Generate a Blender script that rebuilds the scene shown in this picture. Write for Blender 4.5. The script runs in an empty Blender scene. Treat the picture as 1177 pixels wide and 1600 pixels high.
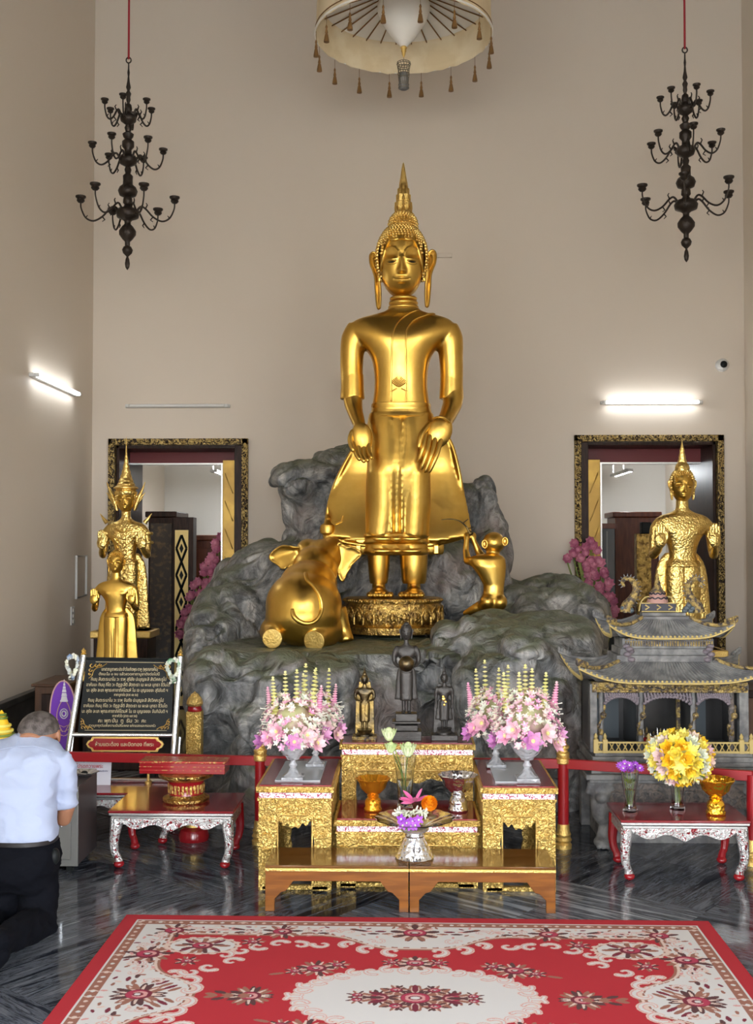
import bpy, math, random
import numpy as np
from mathutils import Vector, Matrix, Euler, noise
from mathutils.bvhtree import BVHTree
PI = math.pi
R = math.radians
rnd = random.Random(7)
scn = bpy.context.scene
COL = scn.collection
F = 1750.0
VX, VY = 632.0, 850.0
EYE = 1.65
CAM = Vector((0, 0, EYE))
_th = math.atan((VY - 800) / F)
_ps = math.atan((VX - 588.5) / F * math.cos(_th))
FW = Vector((-math.sin(_ps) * math.cos(_th), math.cos(_ps) * math.cos(_th), math.sin(_th)))
RT = Vector((math.cos(_ps), math.sin(_ps), 0))
UP = RT.cross(FW)


def at(px, py, Y):
    d = FW * F + RT * (px - 588.5) + UP * (800 - py)
    return CAM + d * (Y / d.y)


def atz(px, py, z):
    d = FW * F + RT * (px - 588.5) + UP * (800 - py)
    return CAM + d * ((z - EYE) / d.z)


# ------------------------------------------------------------------ camera
cd = bpy.data.cameras.new('camera')
cam = bpy.data.objects.new('camera', cd)
COL.objects.link(cam)
cam.location = CAM
cam.rotation_euler = (PI / 2 + _th, 0, _ps)
cd.sensor_fit = 'VERTICAL'
cd.sensor_height = 36
cd.lens = F * 36 / 1600
cd.clip_end = 200
scn.camera = cam


# ------------------------------------------------------------------ mesh builder
def vv(a):
    return Vector(a)


class MB:
    def __init__(s):
        s.v = []
        s.f = []
        s.m = []
        s.cm = 0

    def add(s, vs, fs, X=None):
        o = len(s.v)
        if X is not None:
            vs = [X @ Vector(v) for v in vs]
        s.v += [tuple(v) for v in vs]
        s.f += [tuple(i + o for i in f) for f in fs]
        s.m += [s.cm] * len(fs)
        return s

    def box(s, c, d, rz=0, X=None):
        hx, hy, hz = d[0] / 2, d[1] / 2, d[2] / 2
        vs = [Vector((x, y, z)) for z in (-hz, hz) for y in (-hy, hy) for x in (-hx, hx)]
        if rz:
            m = Matrix.Rotation(rz, 3, 'Z')
            vs = [m @ v for v in vs]
        vs = [v + Vector(c) for v in vs]
        return s.add(vs, [(0, 2, 3, 1), (4, 5, 7, 6), (0, 1, 5, 4), (2, 6, 7, 3), (0, 4, 6, 2), (1, 3, 7, 5)], X)

    def bx(s, x0, x1, y0, y1, z0, z1):
        return s.box(((x0 + x1) / 2, (y0 + y1) / 2, (z0 + z1) / 2), (abs(x1 - x0), abs(y1 - y0), abs(z1 - z0)))

    def rings(s, rs, cap=True, closed=True, X=None):
        n = len(rs[0])
        vs = [v for r in rs for v in r]
        fs = []
        for i in range(len(rs) - 1):
            for j in range(n if closed else n - 1):
                k = (j + 1) % n
                fs.append((i * n + j, i * n + k, (i + 1) * n + k, (i + 1) * n + j))
        if cap and closed:
            fs.append(tuple(range(n))[::-1])
            fs.append(tuple(range((len(rs) - 1) * n, len(rs) * n)))
        return s.add(vs, fs, X)

    def lathe(s, prof, c=(0, 0, 0), n=24, sx=1, sy=1, X=None, wob=None, cap=True):
        rs = []
        for r, z in prof:
            r = max(r, 1e-4)
            ring = []
            for k in range(n):
                a = 2 * PI * k / n
                q = r * (wob(a, z) if wob else 1)
                ring.append((c[0] + q * sx * math.cos(a), c[1] + q * sy * math.sin(a), c[2] + z))
            rs.append(ring)
        return s.rings(rs, cap, True, X)

    def ell(s, c, r, nu=20, nv=12, rot=None, X=None):
        if not hasattr(r, '__len__'):
            r = (r, r, r)
        rs = []
        for i in range(nv + 1):
            ph = -PI / 2 + PI * i / nv
            cr = max(math.cos(ph), 1e-3)
            ring = [Vector((r[0] * cr * math.cos(2 * PI * k / nu), r[1] * cr * math.sin(2 * PI * k / nu), r[2] * math.sin(ph))) for k in range(nu)]
            if rot:
                m = Euler(rot).to_matrix()
                ring = [m @ v for v in ring]
            rs.append([v + Vector(c) for v in ring])
        return s.rings(rs, True, True, X)

    def tube(s, pts, rad, n=8, closed=False, X=None, round_ends=False, flat=1.0, fdir=None):
        pts = [Vector(p) for p in pts]
        if not hasattr(rad, '__len__'):
            rad = [rad] * len(pts)
        if round_ends and not closed:
            d0 = (pts[0] - pts[1]).normalized()
            d1 = (pts[-1] - pts[-2]).normalized()
            r0, r1 = rad[0], rad[-1]
            pts = [pts[0] + d0 * r0 * .95, pts[0] + d0 * r0 * .7] + pts + [pts[-1] + d1 * r1 * .7, pts[-1] + d1 * r1 * .95]
            rad = [r0 * .3, r0 * .72] + list(rad) + [r1 * .72, r1 * .3]
        rs = []
        up = None
        N = len(pts)
        for i, p in enumerate(pts):
            if closed:
                t = pts[(i + 1) % N] - pts[i - 1]
            else:
                t = pts[min(i + 1, N - 1)] - pts[max(i - 1, 0)]
            if t.length < 1e-9:
                t = Vector((0, 0, 1))
            t.normalize()
            if up is None:
                up = Vector(fdir) if fdir else (Vector((0, 0, 1)) if abs(t.z) < .9 else Vector((0, 1, 0)))
            u = up - t * up.dot(t)
            if u.length < 1e-6:
                u = t.orthogonal()
            u.normalize()
            if not fdir:
                up = u
            w = t.cross(u)
            rs.append([p + (u * math.cos(2 * PI * k / n) * flat + w * math.sin(2 * PI * k / n)) * rad[i] for k in range(n)])
        if closed:
            rs.append(rs[0])
            return s.rings(rs, False, True, X)
        return s.rings(rs, True, True, X)

    def prism(s, poly, y0, y1, X=None):
        """poly in (x,z) extruded from y0 to y1"""
        n = len(poly)
        vs = [(p[0], y0, p[1]) for p in poly] + [(p[0], y1, p[1]) for p in poly]
        fs = [tuple(range(n)), tuple(range(n, 2 * n))[::-1]]
        fs += [(i, i + n, (i + 1) % n + n, (i + 1) % n) for i in range(n)]
        return s.add(vs, fs, X)

    def merge(s, o, X=None):
        off = len(s.v)
        s.v += [tuple(X @ Vector(v)) if X is not None else v for v in o.v]
        s.f += [tuple(i + off for i in f) for f in o.f]
        s.m += o.m
        return s


def smoothpath(pts, k=6, closed=False):
    """Catmull-Rom"""
    P = [Vector(p) for p in pts]
    n = len(P)
    out = []
    rng = range(n if closed else n - 1)
    for i in rng:
        if closed:
            a, b, c, d = P[i - 1], P[i], P[(i + 1) % n], P[(i + 2) % n]
        else:
            a, b, c, d = P[max(i - 1, 0)], P[i], P[i + 1], P[min(i + 2, n - 1)]
        for j in range(k):
            t = j / k
            out.append(.5 * ((2 * b) + (c - a) * t + (2 * a - 5 * b + 4 * c - d) * t * t + (3 * b - a - 3 * c + d) * t ** 3))
    if not closed:
        out.append(P[-1])
    return out


def smoothlist(v, k=6):
    out = []
    for i in range(len(v) - 1):
        for j in range(k):
            out.append(v[i] + (v[i + 1] - v[i]) * j / k)
    out.append(v[-1])
    return out


def mesh_of(mb, name='m'):
    me = bpy.data.meshes.new(name)
    me.from_pydata(mb.v, [], mb.f)
    return me


def fin(o, ang):
    me = o.data
    if ang is not None:
        me.polygons.foreach_set('use_smooth', [True] * len(me.polygons))
        if ang < 180:
            me.set_sharp_from_angle(angle=R(ang))


def build(mb, name, mats, parent=None, ang=35, bev=0, loc=None):
    me = mesh_of(mb, name)
    if not isinstance(mats, (list, tuple)):
        mats = [mats]
    for m in mats:
        me.materials.append(m)
    if len(mats) > 1:
        me.polygons.foreach_set('material_index', mb.m)
    o = bpy.data.objects.new(name, me)
    COL.objects.link(o)
    fin(o, ang)
    if parent is not None:
        o.parent = parent
    if loc is not None:
        o.location = loc
    if bev:
        b = o.modifiers.new('b', 'BEVEL')
        b.width = bev
        b.segments = 2
        b.limit_method = 'ANGLE'
        b.angle_limit = R(40)
    return o


def build_top(mb, name, mats, origin=(0, 0, 0), **k):
    """world-space mesh, origin moved"""
    c = Vector(origin)
    mb.v = [(v[0] - c.x, v[1] - c.y, v[2] - c.z) for v in mb.v]
    o = build(mb, name, mats, **k)
    o.location = c
    return o


def remeshed(mb, name, mat, parent=None, voxel=.01, smooth=3, post=None, factor=.5, loc=None, ang=180):
    me = mesh_of(mb, name)
    o = bpy.data.objects.new(name, me)
    COL.objects.link(o)
    m = o.modifiers.new('r', 'REMESH')
    m.mode = 'VOXEL'
    m.voxel_size = voxel
    if smooth:
        sm = o.modifiers.new('s', 'SMOOTH')
        sm.factor = factor
        sm.iterations = smooth
    dg = bpy.context.evaluated_depsgraph_get()
    dg.update()
    ne = bpy.data.meshes.new_from_object(o.evaluated_get(dg))
    ne.name = name
    o.modifiers.clear()
    o.data = ne
    if post:
        n = len(ne.vertices)
        co = np.empty(n * 3)
        no = np.empty(n * 3)
        ne.vertices.foreach_get('co', co)
        ne.vertices.foreach_get('normal', no)
        co = post(co.reshape(-1, 3), no.reshape(-1, 3))
        ne.vertices.foreach_set('co', co.ravel())
        ne.update()
    ne.materials.clear()
    ne.materials.append(mat)
    fin(o, ang)
    if parent is not None:
        o.parent = parent
    if loc is not None:
        o.location = loc
    return o


def bvh_of(obs):
    vs, fs = [], []
    for o in obs:
        k = len(vs)
        vs += [v.co.copy() for v in o.data.vertices]
        fs += [tuple(i + k for i in p.vertices) for p in o.data.polygons]
    return BVHTree.FromPolygons(vs, fs)


def drape(bvh, pts, off=0.0, dirn=(0, 1, 0), start=-5.0):
    """project (x,z) local points on the front of a mesh"""
    out = []
    last = None
    for x, z in pts:
        h, nrm, i, d = bvh.ray_cast(Vector((x, start, z)), Vector(dirn))
        if h is None:
            if last is not None:
                out.append(Vector((x, last, z)))
            continue
        last = h.y - off
        out.append(Vector((x, last, z)))
    return out


def tag(o, label=None, cat=None, group=None, kind=None):
    if label:
        o['label'] = label
    if cat:
        o['category'] = cat
    if group:
        o['group'] = group
    if kind:
        o['kind'] = kind
    return o


def thing(name, label, cat, loc=(0, 0, 0), rz=0, group=None):
    o = bpy.data.objects.new(name, None)
    o.empty_display_size = .05
    COL.objects.link(o)
    o.location = loc
    o.rotation_euler = (0, 0, rz)
    return tag(o, label, cat, group)


def children(o):
    return [c for c in bpy.data.objects if c.parent == o]


def copy_tree(o, parent=None):
    c = o.copy()
    COL.objects.link(c)
    c.parent = parent
    for ch in children(o):
        copy_tree(ch, c)
    return c


def struct(o):
    o['kind'] = 'structure'
    return o


# ------------------------------------------------------------------ materials
def newmat(name):
    m = bpy.data.materials.new(name)
    m.use_nodes = True
    nt = m.node_tree
    b = nt.nodes['Principled BSDF']
    return m, nt, b


def N(nt, t, **k):
    n = nt.nodes.new(t)
    for a, v in k.items():
        if a in n.inputs:
            n.inputs[a].default_value = v
        else:
            setattr(n, a, v)
    return n


def c4(c):
    return (c[0], c[1], c[2], 1)


def S(r, g, b):
    """sRGB 0-255 -> linear"""
    def f(x):
        x /= 255
        return x / 12.92 if x <= .04045 else ((x + .055) / 1.055) ** 2.4
    return (f(r), f(g), f(b))


def ramp(nt, src, stops):
    r = nt.nodes.new('ShaderNodeValToRGB')
    e = r.color_ramp.elements
    while len(e) > 1:
        e.remove(e[0])
    e[0].position = stops[0][0]
    e[0].color = c4(stops[0][1])
    for p, c in stops[1:]:
        x = e.new(p)
        x.color = c4(c)
    nt.links.new(src, r.inputs['Fac'])
    return r


def mat(name, col, rough=.5, metal=0, col2=None, ns=8, bump=0, bs=40, btype='noise', mixlo=.4, mixhi=.6,
        trans=0, ior=1.45, emis=None, estr=0, coat=0, rough2=None, stretch=None, spec=None, mtype='noise', alpha=None, bdist=.01):
    m, nt, b = newmat(name)
    L = nt.links.new
    b.inputs['Base Color'].default_value = c4(col)
    b.inputs['Roughness'].default_value = rough
    b.inputs['Metallic'].default_value = metal
    if spec is not None:
        b.inputs['Specular IOR Level'].default_value = spec
    if trans:
        b.inputs['Transmission Weight'].default_value = trans
    b.inputs['IOR'].default_value = ior
    if coat:
        b.inputs['Coat Weight'].default_value = coat
        b.inputs['Coat Roughness'].default_value = .08
    if emis:
        b.inputs['Emission Color'].default_value = c4(emis)
        b.inputs['Emission Strength'].default_value = estr
    if col2 is not None or bump:
        tc = N(nt, 'ShaderNodeTexCoord')
        vec = tc.outputs['Object']
        if stretch:
            mp = N(nt, 'ShaderNodeMapping')
            mp.inputs['Scale'].default_value = stretch
            L(vec, mp.inputs['Vector'])
            vec = mp.outputs['Vector']

        def tex(kind, sc):
            if kind == 'voronoi':
                t = N(nt, 'ShaderNodeTexVoronoi')
                t.feature = 'SMOOTH_F1'
                t.inputs['Scale'].default_value = sc
                L(vec, t.inputs['Vector'])
                return t.outputs['Distance']
            t = N(nt, 'ShaderNodeTexNoise')
            t.inputs['Scale'].default_value = sc
            t.inputs['Detail'].default_value = 4
            if kind == 'swirl':
                t.inputs['Distortion'].default_value = 2.5
                t.inputs['Detail'].default_value = 1
            L(vec, t.inputs['Vector'])
            return t.outputs['Fac']
        if col2 is not None:
            s = tex(mtype, ns)
            r = ramp(nt, s, [(mixlo, col), (mixhi, col2)])
            L(r.outputs['Color'], b.inputs['Base Color'])
            if rough2 is not None:
                mr = N(nt, 'ShaderNodeMapRange')
                mr.inputs[1].default_value = mixlo
                mr.inputs[2].default_value = mixhi
                mr.inputs[3].default_value = rough
                mr.inputs[4].default_value = rough2
                L(s, mr.inputs[0])
                L(mr.outputs[0], b.inputs['Roughness'])
        if bump:
            h = tex(btype, bs)
            bn = N(nt, 'ShaderNodeBump')
            bn.inputs['Strength'].default_value = bump
            bn.inputs['Distance'].default_value = bdist
            L(h, bn.inputs['Height'])
            L(bn.outputs['Normal'], b.inputs['Normal'])
    return m


MT = {}
MT['gold'] = mat('polished_gold', (.77, .50, .115), .28, 1, col2=(.68, .41, .08), ns=6, rough2=.38, mixlo=.35, mixhi=.7, bump=.08, bs=24)
MT['gold_rough'] = mat('gold_leaf', (.86, .62, .2), .4, 1, col2=(.62, .38, .09), ns=14, mixlo=.4, mixhi=.75, bump=.3, bs=70)
MT['gold_orn'] = mat('ornate_gilding', (.86, .60, .2), .4, 1, col2=(.5, .32, .1), ns=60, mixlo=.5, mixhi=.75, bump=.8, bs=70, btype='swirl', bdist=.012)
MT['gold_carved'] = mat('carved_gilt_wood', (.80, .56, .17), .42, .75, col2=(.55, .33, .07), ns=50, mixlo=.5, mixhi=.75, bump=1, bs=38, btype='swirl', mtype='swirl', bdist=.015)
MT['gold_paint'] = mat('gilt_moulding', (.80, .55, .17), .35, .8, bump=.5, bs=120)
MT['gold_lotus'] = mat('aged_gilding', (.66, .44, .13), .35, 1, col2=(.22, .13, .045), ns=22, mixlo=.45, mixhi=.65, bump=.6, bs=34, btype='swirl', bdist=.015)
MT['silver_carved'] = mat('silver_inlay_carving', (.78, .78, .76), .3, .75, col2=(.30, .02, .03), ns=42, mixlo=.56, mixhi=.62, mtype='swirl', bump=.8, bs=60, btype='swirl')
MT['silver'] = mat('polished_silver', (.82, .84, .88), .2, 1, bump=.9, bs=60, btype='voronoi', bdist=.006)
MT['silver_plain'] = mat('silver_edge', (.80, .80, .78), .25, .8)
MT['red_lac'] = mat('red_lacquer_top', (.22, .012, .018), .13, 0, coat=.5)
MT['red'] = mat('red_lacquer', (.27, .010, .014), .22, 0, coat=.3)
MT['red_rail'] = mat('red_painted_rail', (.33, .010, .014), .35)
MT['inlay'] = mat('mirror_inlay_band', (.85, .83, .85), .3, .3, col2=(.30, .03, .08), ns=60, mixlo=.52, mixhi=.56, mtype='swirl')
MT['bronze'] = mat('dark_bronze', (.045, .035, .028), .42, .6, bump=.3, bs=80)
MT['bronze2'] = mat('patinated_bronze', (.24, .16, .05), .3, .9, col2=(.06, .05, .035), ns=9, bump=.2, bs=90)
MT['darkstat'] = mat('blackened_bronze', (.055, .05, .045), .4, .5, bump=.2, bs=60)
MT['wall'] = mat('painted_plaster', S(222, 210, 194), .55, 0, bump=.03, bs=5)
MT['white'] = mat('white_plaster', S(225, 222, 215), .6)
MT['wood_dark'] = mat('dark_varnished_wood', (.045, .02, .012), .4, 0, spec=.25, col2=(.02, .009, .006), ns=6, stretch=(8, 8, 1))
MT['wood_red'] = mat('reddish_cabinet_wood', (.17, .045, .018), .35, 0, col2=(.11, .028, .012), ns=5, stretch=(6, 6, 1))
MT['bench'] = mat('varnished_teak', (.24, .085, .014), .3, 0, col2=(.17, .055, .009), ns=5, stretch=(1, 10, 10), coat=.3)
MT['bench_top'] = mat('varnished_teak_top', (.17, .075, .02), .16, 0, col2=(.12, .05, .012), ns=5, stretch=(1, 10, 10), coat=.3)
MT['black'] = mat('black_panel', (.010, .012, .012), .5, spec=.25)
MT['sign_text'] = mat('gold_lettering', S(205, 190, 150), .5)
MT['chrome'] = mat('brushed_steel', (.75, .77, .78), .25, .9)
MT['stone'] = mat('carved_grey_stone', (.25, .25, .24), .6, 0, col2=(.13, .13, .132), ns=14, bump=.5, bs=50)
MT['stone_dark'] = mat('dark_grey_stone_slab', (.032, .031, .031), .3, 0, col2=(.10, .098, .09), ns=4, mixlo=.45, mixhi=.75, bump=.1, bs=8)
MT['stone_gold'] = mat('gilded_stone_carving', (.55, .40, .14), .45, .5, col2=(.12, .10, .09), ns=40, mixlo=.42, mixhi=.6, bump=1, bs=60, btype='swirl')
MT['stone_yel'] = mat('yellow_painted_stone', (.58, .45, .17), .5, .1)
MT['glass'] = mat('clear_glass', (.93, .96, .96), .03, 0, trans=1, ior=1.45)
MT['crystal'] = mat('cut_crystal', (.90, .92, .95), .08, 0, trans=.62, ior=1.5, bump=1, bs=55, btype='voronoi', bdist=.01)
MT['acrylic'] = mat('acrylic_sheet', (.62, .66, .68), .12, 0, trans=.35)
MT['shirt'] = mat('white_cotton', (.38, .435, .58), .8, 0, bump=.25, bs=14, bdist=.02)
MT['trouser'] = mat('black_trousers', (.003, .0035, .006), .9, 0, spec=.15, bump=.25, bs=12, bdist=.02)
MT['skin'] = mat('tan_skin', (.36, .17, .095), .5)
MT['hair'] = mat('short_dark_hair', (.05, .04, .035), .7, 0, col2=(.13, .11, .10), ns=30, bump=.5, bs=150)
MT['cab_grey'] = mat('grey_enamelled_steel', (.20, .20, .19), .4, .2)
MT['cab_side'] = mat('brown_grey_steel_side', (.075, .06, .06), .35, .2)
MT['canvas'] = mat('cream_silk', S(238, 222, 188), .7, 0, col2=S(226, 206, 166), ns=5)
MT['canvas_in'] = mat('pale_lining', S(242, 239, 230), .8)
MT['tassel'] = mat('gold_brown_tassel', (.25, .13, .04), .5, .3, bump=.5, bs=150)
MT['rope'] = mat('red_cord', (.35, .02, .03), .7)
MT['lamp'] = mat('fluorescent_tube', (1, 1, 1), .3, emis=(.92, .96, 1), estr=14)
MT['lampoff'] = mat('unlit_tube', (.78, .78, .76), .3)
MT['plastic'] = mat('white_plastic', (.72, .72, .70), .4)
MT['orange'] = mat('amber_lacquer_bowl', (.72, .30, .02), .2, .75)
MT['gold_bowl'] = mat('bright_gilt_bowl', (.95, .55, .05), .2, .9, bump=.7, bs=60, btype='voronoi')
MT['purple'] = mat('purple_satin', (.16, .03, .42), .45)
MT['whitecloth'] = mat('white_embroidery', (.75, .74, .78), .6)
MT['pink_emb'] = mat('pink_gold_embroidery', (.62, .38, .36), .6)


def petalmat(name, a, b):
    m = mat(name, a, .55, 0, col2=b, ns=9)
    return m


MT['pk'] = petalmat('pink_petals', S(240, 165, 200), S(236, 200, 205))
MT['pk2'] = petalmat('pale_pink_petals', S(238, 200, 205), S(235, 222, 200))
MT['pk3'] = petalmat('mauve_petals', S(205, 130, 195), S(225, 165, 205))
MT['lotus'] = petalmat('dusty_pink_lotus', S(212, 140, 160), S(180, 100, 130))
MT['cream'] = petalmat('cream_petals', S(240, 232, 170), S(225, 222, 140))
MT['creamw'] = petalmat('white_petals', S(240, 238, 225), S(225, 230, 205))
MT['grn'] = petalmat('pale_green_bud', S(200, 222, 150), S(225, 235, 190))
MT['leaf'] = petalmat('green_leaf', S(95, 120, 45), S(150, 160, 70))
MT['yel'] = petalmat('yellow_petals', S(248, 225, 80), S(250, 238, 130))
MT['yelo'] = petalmat('golden_rose_petals', S(250, 195, 30), S(252, 215, 60))
MT['org'] = petalmat('orange_marigold', S(250, 150, 10), S(255, 175, 30))
MT['pur'] = petalmat('purple_orchid', S(150, 60, 190), S(190, 110, 215))
MT['mag'] = petalmat('magenta_petals', S(225, 100, 160), S(235, 140, 180))
MT['garb'] = petalmat('blue_white_garland', S(120, 145, 180), S(215, 220, 215))
MT['garg'] = petalmat('green_white_garland', S(80, 150, 95), S(225, 235, 225))


def marble():
    m, nt, b = newmat('dark_veined_marble')
    L = nt.links.new
    tc = N(nt, 'ShaderNodeTexCoord')
    mp = N(nt, 'ShaderNodeMapping')
    mp.inputs['Rotation'].default_value = (0, 0, R(38))
    mp.inputs['Location'].default_value = (.22, .1, 0)
    L(tc.outputs['Object'], mp.inputs['Vector'])
    sn = N(nt, 'ShaderNodeVectorMath', operation='SNAP')
    sn.inputs[1].default_value = (.62, .62, 10)
    L(mp.outputs[0], sn.inputs[0])
    wn = N(nt, 'ShaderNodeTexWhiteNoise')
    L(sn.outputs[0], wn.inputs['Vector'])
    outs = []
    for sc in ((1.3, 16, 1), (16, 1.3, 1)):
        m2 = N(nt, 'ShaderNodeMapping')
        m2.inputs['Scale'].default_value = sc
        L(mp.outputs[0], m2.inputs['Vector'])
        ad = N(nt, 'ShaderNodeVectorMath', operation='ADD')
        L(m2.outputs[0], ad.inputs[0])
        sc3 = N(nt, 'ShaderNodeVectorMath', operation='SCALE')
        sc3.inputs['Scale'].default_value = 9
        L(wn.outputs['Color'], sc3.inputs[0])
        L(sc3.outputs[0], ad.inputs[1])
        t = N(nt, 'ShaderNodeTexNoise')
        t.inputs['Scale'].default_value = 1.6
        t.inputs['Detail'].default_value = 6
        t.inputs['Roughness'].default_value = .65
        t.inputs['Distortion'].default_value = .6
        L(ad.outputs[0], t.inputs['Vector'])
        outs.append(t.outputs['Fac'])
    gt = N(nt, 'ShaderNodeMath', operation='GREATER_THAN')
    gt.inputs[1].default_value = .5
    L(wn.outputs['Value'], gt.inputs[0])
    mx = N(nt, 'ShaderNodeMix')
    L(gt.outputs[0], mx.inputs[0])
    L(outs[0], mx.inputs[2])
    L(outs[1], mx.inputs[3])
    # brightness per slab
    se = N(nt, 'ShaderNodeSeparateColor')
    L(wn.outputs['Color'], se.inputs[0])
    pw = N(nt, 'ShaderNodeMath', operation='POWER')
    pw.inputs[1].default_value = 4.0
    L(se.outputs[1], pw.inputs[0])
    ml = N(nt, 'ShaderNodeMath', operation='MULTIPLY_ADD')
    ml.inputs[1].default_value = .38
    L(pw.outputs[0], ml.inputs[0])
    L(mx.outputs[0], ml.inputs[2])
    r = ramp(nt, ml.outputs[0], [(.34, (.006, .008, .012)), (.46, (.022, .026, .035)), (.53, (.12, .13, .15)), (.58, (.03, .036, .046)), (.66, (.16, .17, .19)), (.74, (.06, .068, .08)), (.88, (.36, .38, .40))])
    # joints
    br = N(nt, 'ShaderNodeVectorMath', operation='MODULO')
    L(r.outputs[0], b.inputs['Base Color'])
    b.inputs['Roughness'].default_value = .09
    return m


MT['marble'] = marble()


def rockmat():
    m, nt, b = newmat('painted_rock')
    L = nt.links.new
    tc = N(nt, 'ShaderNodeTexCoord')
    geo = N(nt, 'ShaderNodeNewGeometry')
    n1 = N(nt, 'ShaderNodeTexNoise')
    n1.inputs['Scale'].default_value = 2.3
    n1.inputs['Detail'].default_value = 8
    n1.inputs['Roughness'].default_value = .62
    n1.inputs['Distortion'].default_value = .7
    L(tc.outputs['Object'], n1.inputs['Vector'])
    mp = N(nt, 'ShaderNodeMapping')
    mp.inputs['Scale'].default_value = (5, 5, 1.1)
    L(tc.outputs['Object'], mp.inputs['Vector'])
    n2 = N(nt, 'ShaderNodeTexNoise')
    n2.inputs['Scale'].default_value = 1.7
    n2.inputs['Detail'].default_value = 7
    n2.inputs['Distortion'].default_value = .5
    L(mp.outputs[0], n2.inputs['Vector'])
    r1 = ramp(nt, n1.outputs['Fac'], [(.30, (.035, .035, .034)), (.40, (.14, .143, .14)), (.47, (.31, .31, .30)), (.53, (.17, .175, .17)), (.60, (.40, .395, .38)), (.67, (.23, .235, .23)), (.76, (.64, .65, .66))])
    r2 = ramp(nt, n2.outputs['Fac'], [(.34, (.22, .23, .25)), (.48, (.9, .92, .95)), (.6, (1.5, 1.48, 1.45)), (.7, (.8, .8, .8))])
    mu = N(nt, 'ShaderNodeMix', data_type='RGBA', blend_type='MULTIPLY')
    mu.inputs[0].default_value = .75
    L(r1.outputs[0], mu.inputs[6])
    L(r2.outputs[0], mu.inputs[7])
    # pink brown patches
    n3 = N(nt, 'ShaderNodeTexNoise')
    n3.inputs['Scale'].default_value = 1.6
    n3.inputs['Detail'].default_value = 5
    L(tc.outputs['Object'], n3.inputs['Vector'])
    mr = N(nt, 'ShaderNodeMapRange')
    mr.inputs[1].default_value = .52
    mr.inputs[2].default_value = .66
    mr.inputs[4].default_value = .6
    L(n3.outputs['Fac'], mr.inputs[0])
    mk = N(nt, 'ShaderNodeMix', data_type='RGBA')
    L(mr.outputs[0], mk.inputs[0])
    L(mu.outputs[2], mk.inputs[6])
    mk.inputs[7].default_value = (.26, .19, .165, 1)
    # mossy paint on upward faces
    se = N(nt, 'ShaderNodeSeparateXYZ')
    L(geo.outputs['Normal'], se.inputs[0])
    ad = N(nt, 'ShaderNodeMath', operation='MULTIPLY_ADD')
    ad.inputs[1].default_value = 1.1
    L(n3.outputs['Fac'], ad.inputs[0])
    L(se.outputs[2], ad.inputs[2])
    m4 = N(nt, 'ShaderNodeMapRange')
    m4.inputs[1].default_value = 1.05
    m4.inputs[2].default_value = 1.5
    m4.inputs[4].default_value = .85
    L(ad.outputs[0], m4.inputs[0])
    mg = N(nt, 'ShaderNodeMix', data_type='RGBA')
    L(m4.outputs[0], mg.inputs[0])
    L(mk.outputs[2], mg.inputs[6])
    mg.inputs[7].default_value = (.105, .125, .065, 1)
    L(mg.outputs[2], b.inputs['Base Color'])
    b.inputs['Roughness'].default_value = .5
    bn = N(nt, 'ShaderNodeBump')
    bn.inputs['Strength'].default_value = 1.0
    bn.inputs['Distance'].default_value = .09
    n5 = N(nt, 'ShaderNodeTexNoise')
    n5.inputs['Scale'].default_value = 7
    n5.inputs['Detail'].default_value = 8
    n5.inputs['Distortion'].default_value = .8
    L(tc.outputs['Object'], n5.inputs['Vector'])
    L(n5.outputs['Fac'], bn.inputs['Height'])
    L(bn.outputs['Normal'], b.inputs['Normal'])
    return m


MT['rock'] = rockmat()


def vcolmat(name, rough=.9):
    m, nt, b = newmat(name)
    a = N(nt, 'ShaderNodeVertexColor')
    a.layer_name = 'Col'
    nt.links.new(a.outputs['Color'], b.inputs['Base Color'])
    b.inputs['Roughness'].default_value = rough
    return m


def text_obj(body, name, size, material, parent=None, loc=(0, 0, 0), rot=(PI / 2, 0, 0), width=None, ex=.0006, align='CENTER'):
    cu = bpy.data.curves.new(name, 'FONT')
    cu.body = body
    cu.size = size
    cu.extrude = ex
    cu.align_x = align
    cu.align_y = 'CENTER'
    cu.resolution_u = 2
    o = bpy.data.objects.new(name, cu)
    COL.objects.link(o)
    dg = bpy.context.evaluated_depsgraph_get()
    dg.update()
    me = bpy.data.meshes.new_from_object(o.evaluated_get(dg))
    bpy.data.objects.remove(o)
    if width and len(me.vertices):
        xs = [v.co.x for v in me.vertices]
        w = max(xs) - min(xs)
        cx = (max(xs) + min(xs)) / 2
        k = width / w
        for v in me.vertices:
            v.co.x = (v.co.x - cx) * k
    me.materials.clear()
    me.materials.append(material)
    o = bpy.data.objects.new(name, me)
    COL.objects.link(o)
    o.location = loc
    o.rotation_euler = rot
    if parent is not None:
        o.parent = parent
    return o
# ================================================================== the room
YB = 10.8
XL = (140 - VX) * YB / F
XR = (1162 - VX) * YB / F
YF = -8.0
H = 9.2


def X_(px, Y):
    return at(px, 850, Y).x


def Z_(py, Y):
    return at(632, py, Y).z


mb = MB(); mb.bx(XL - 3, XR + 3, YF - 14, YB + 5, -.2, 0)
struct(build(mb, 'floor', MT['marble'], ang=None))
mb = MB(); mb.bx(XL - .3, XR + .3, YF - .3, YB + 3.6, H, H + .2)
MT['ceil'] = mat('dark_red_coffered_ceiling', (.035, .012, .007), .6)
struct(build(mb, 'ceiling', MT['ceil'], ang=None))
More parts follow.
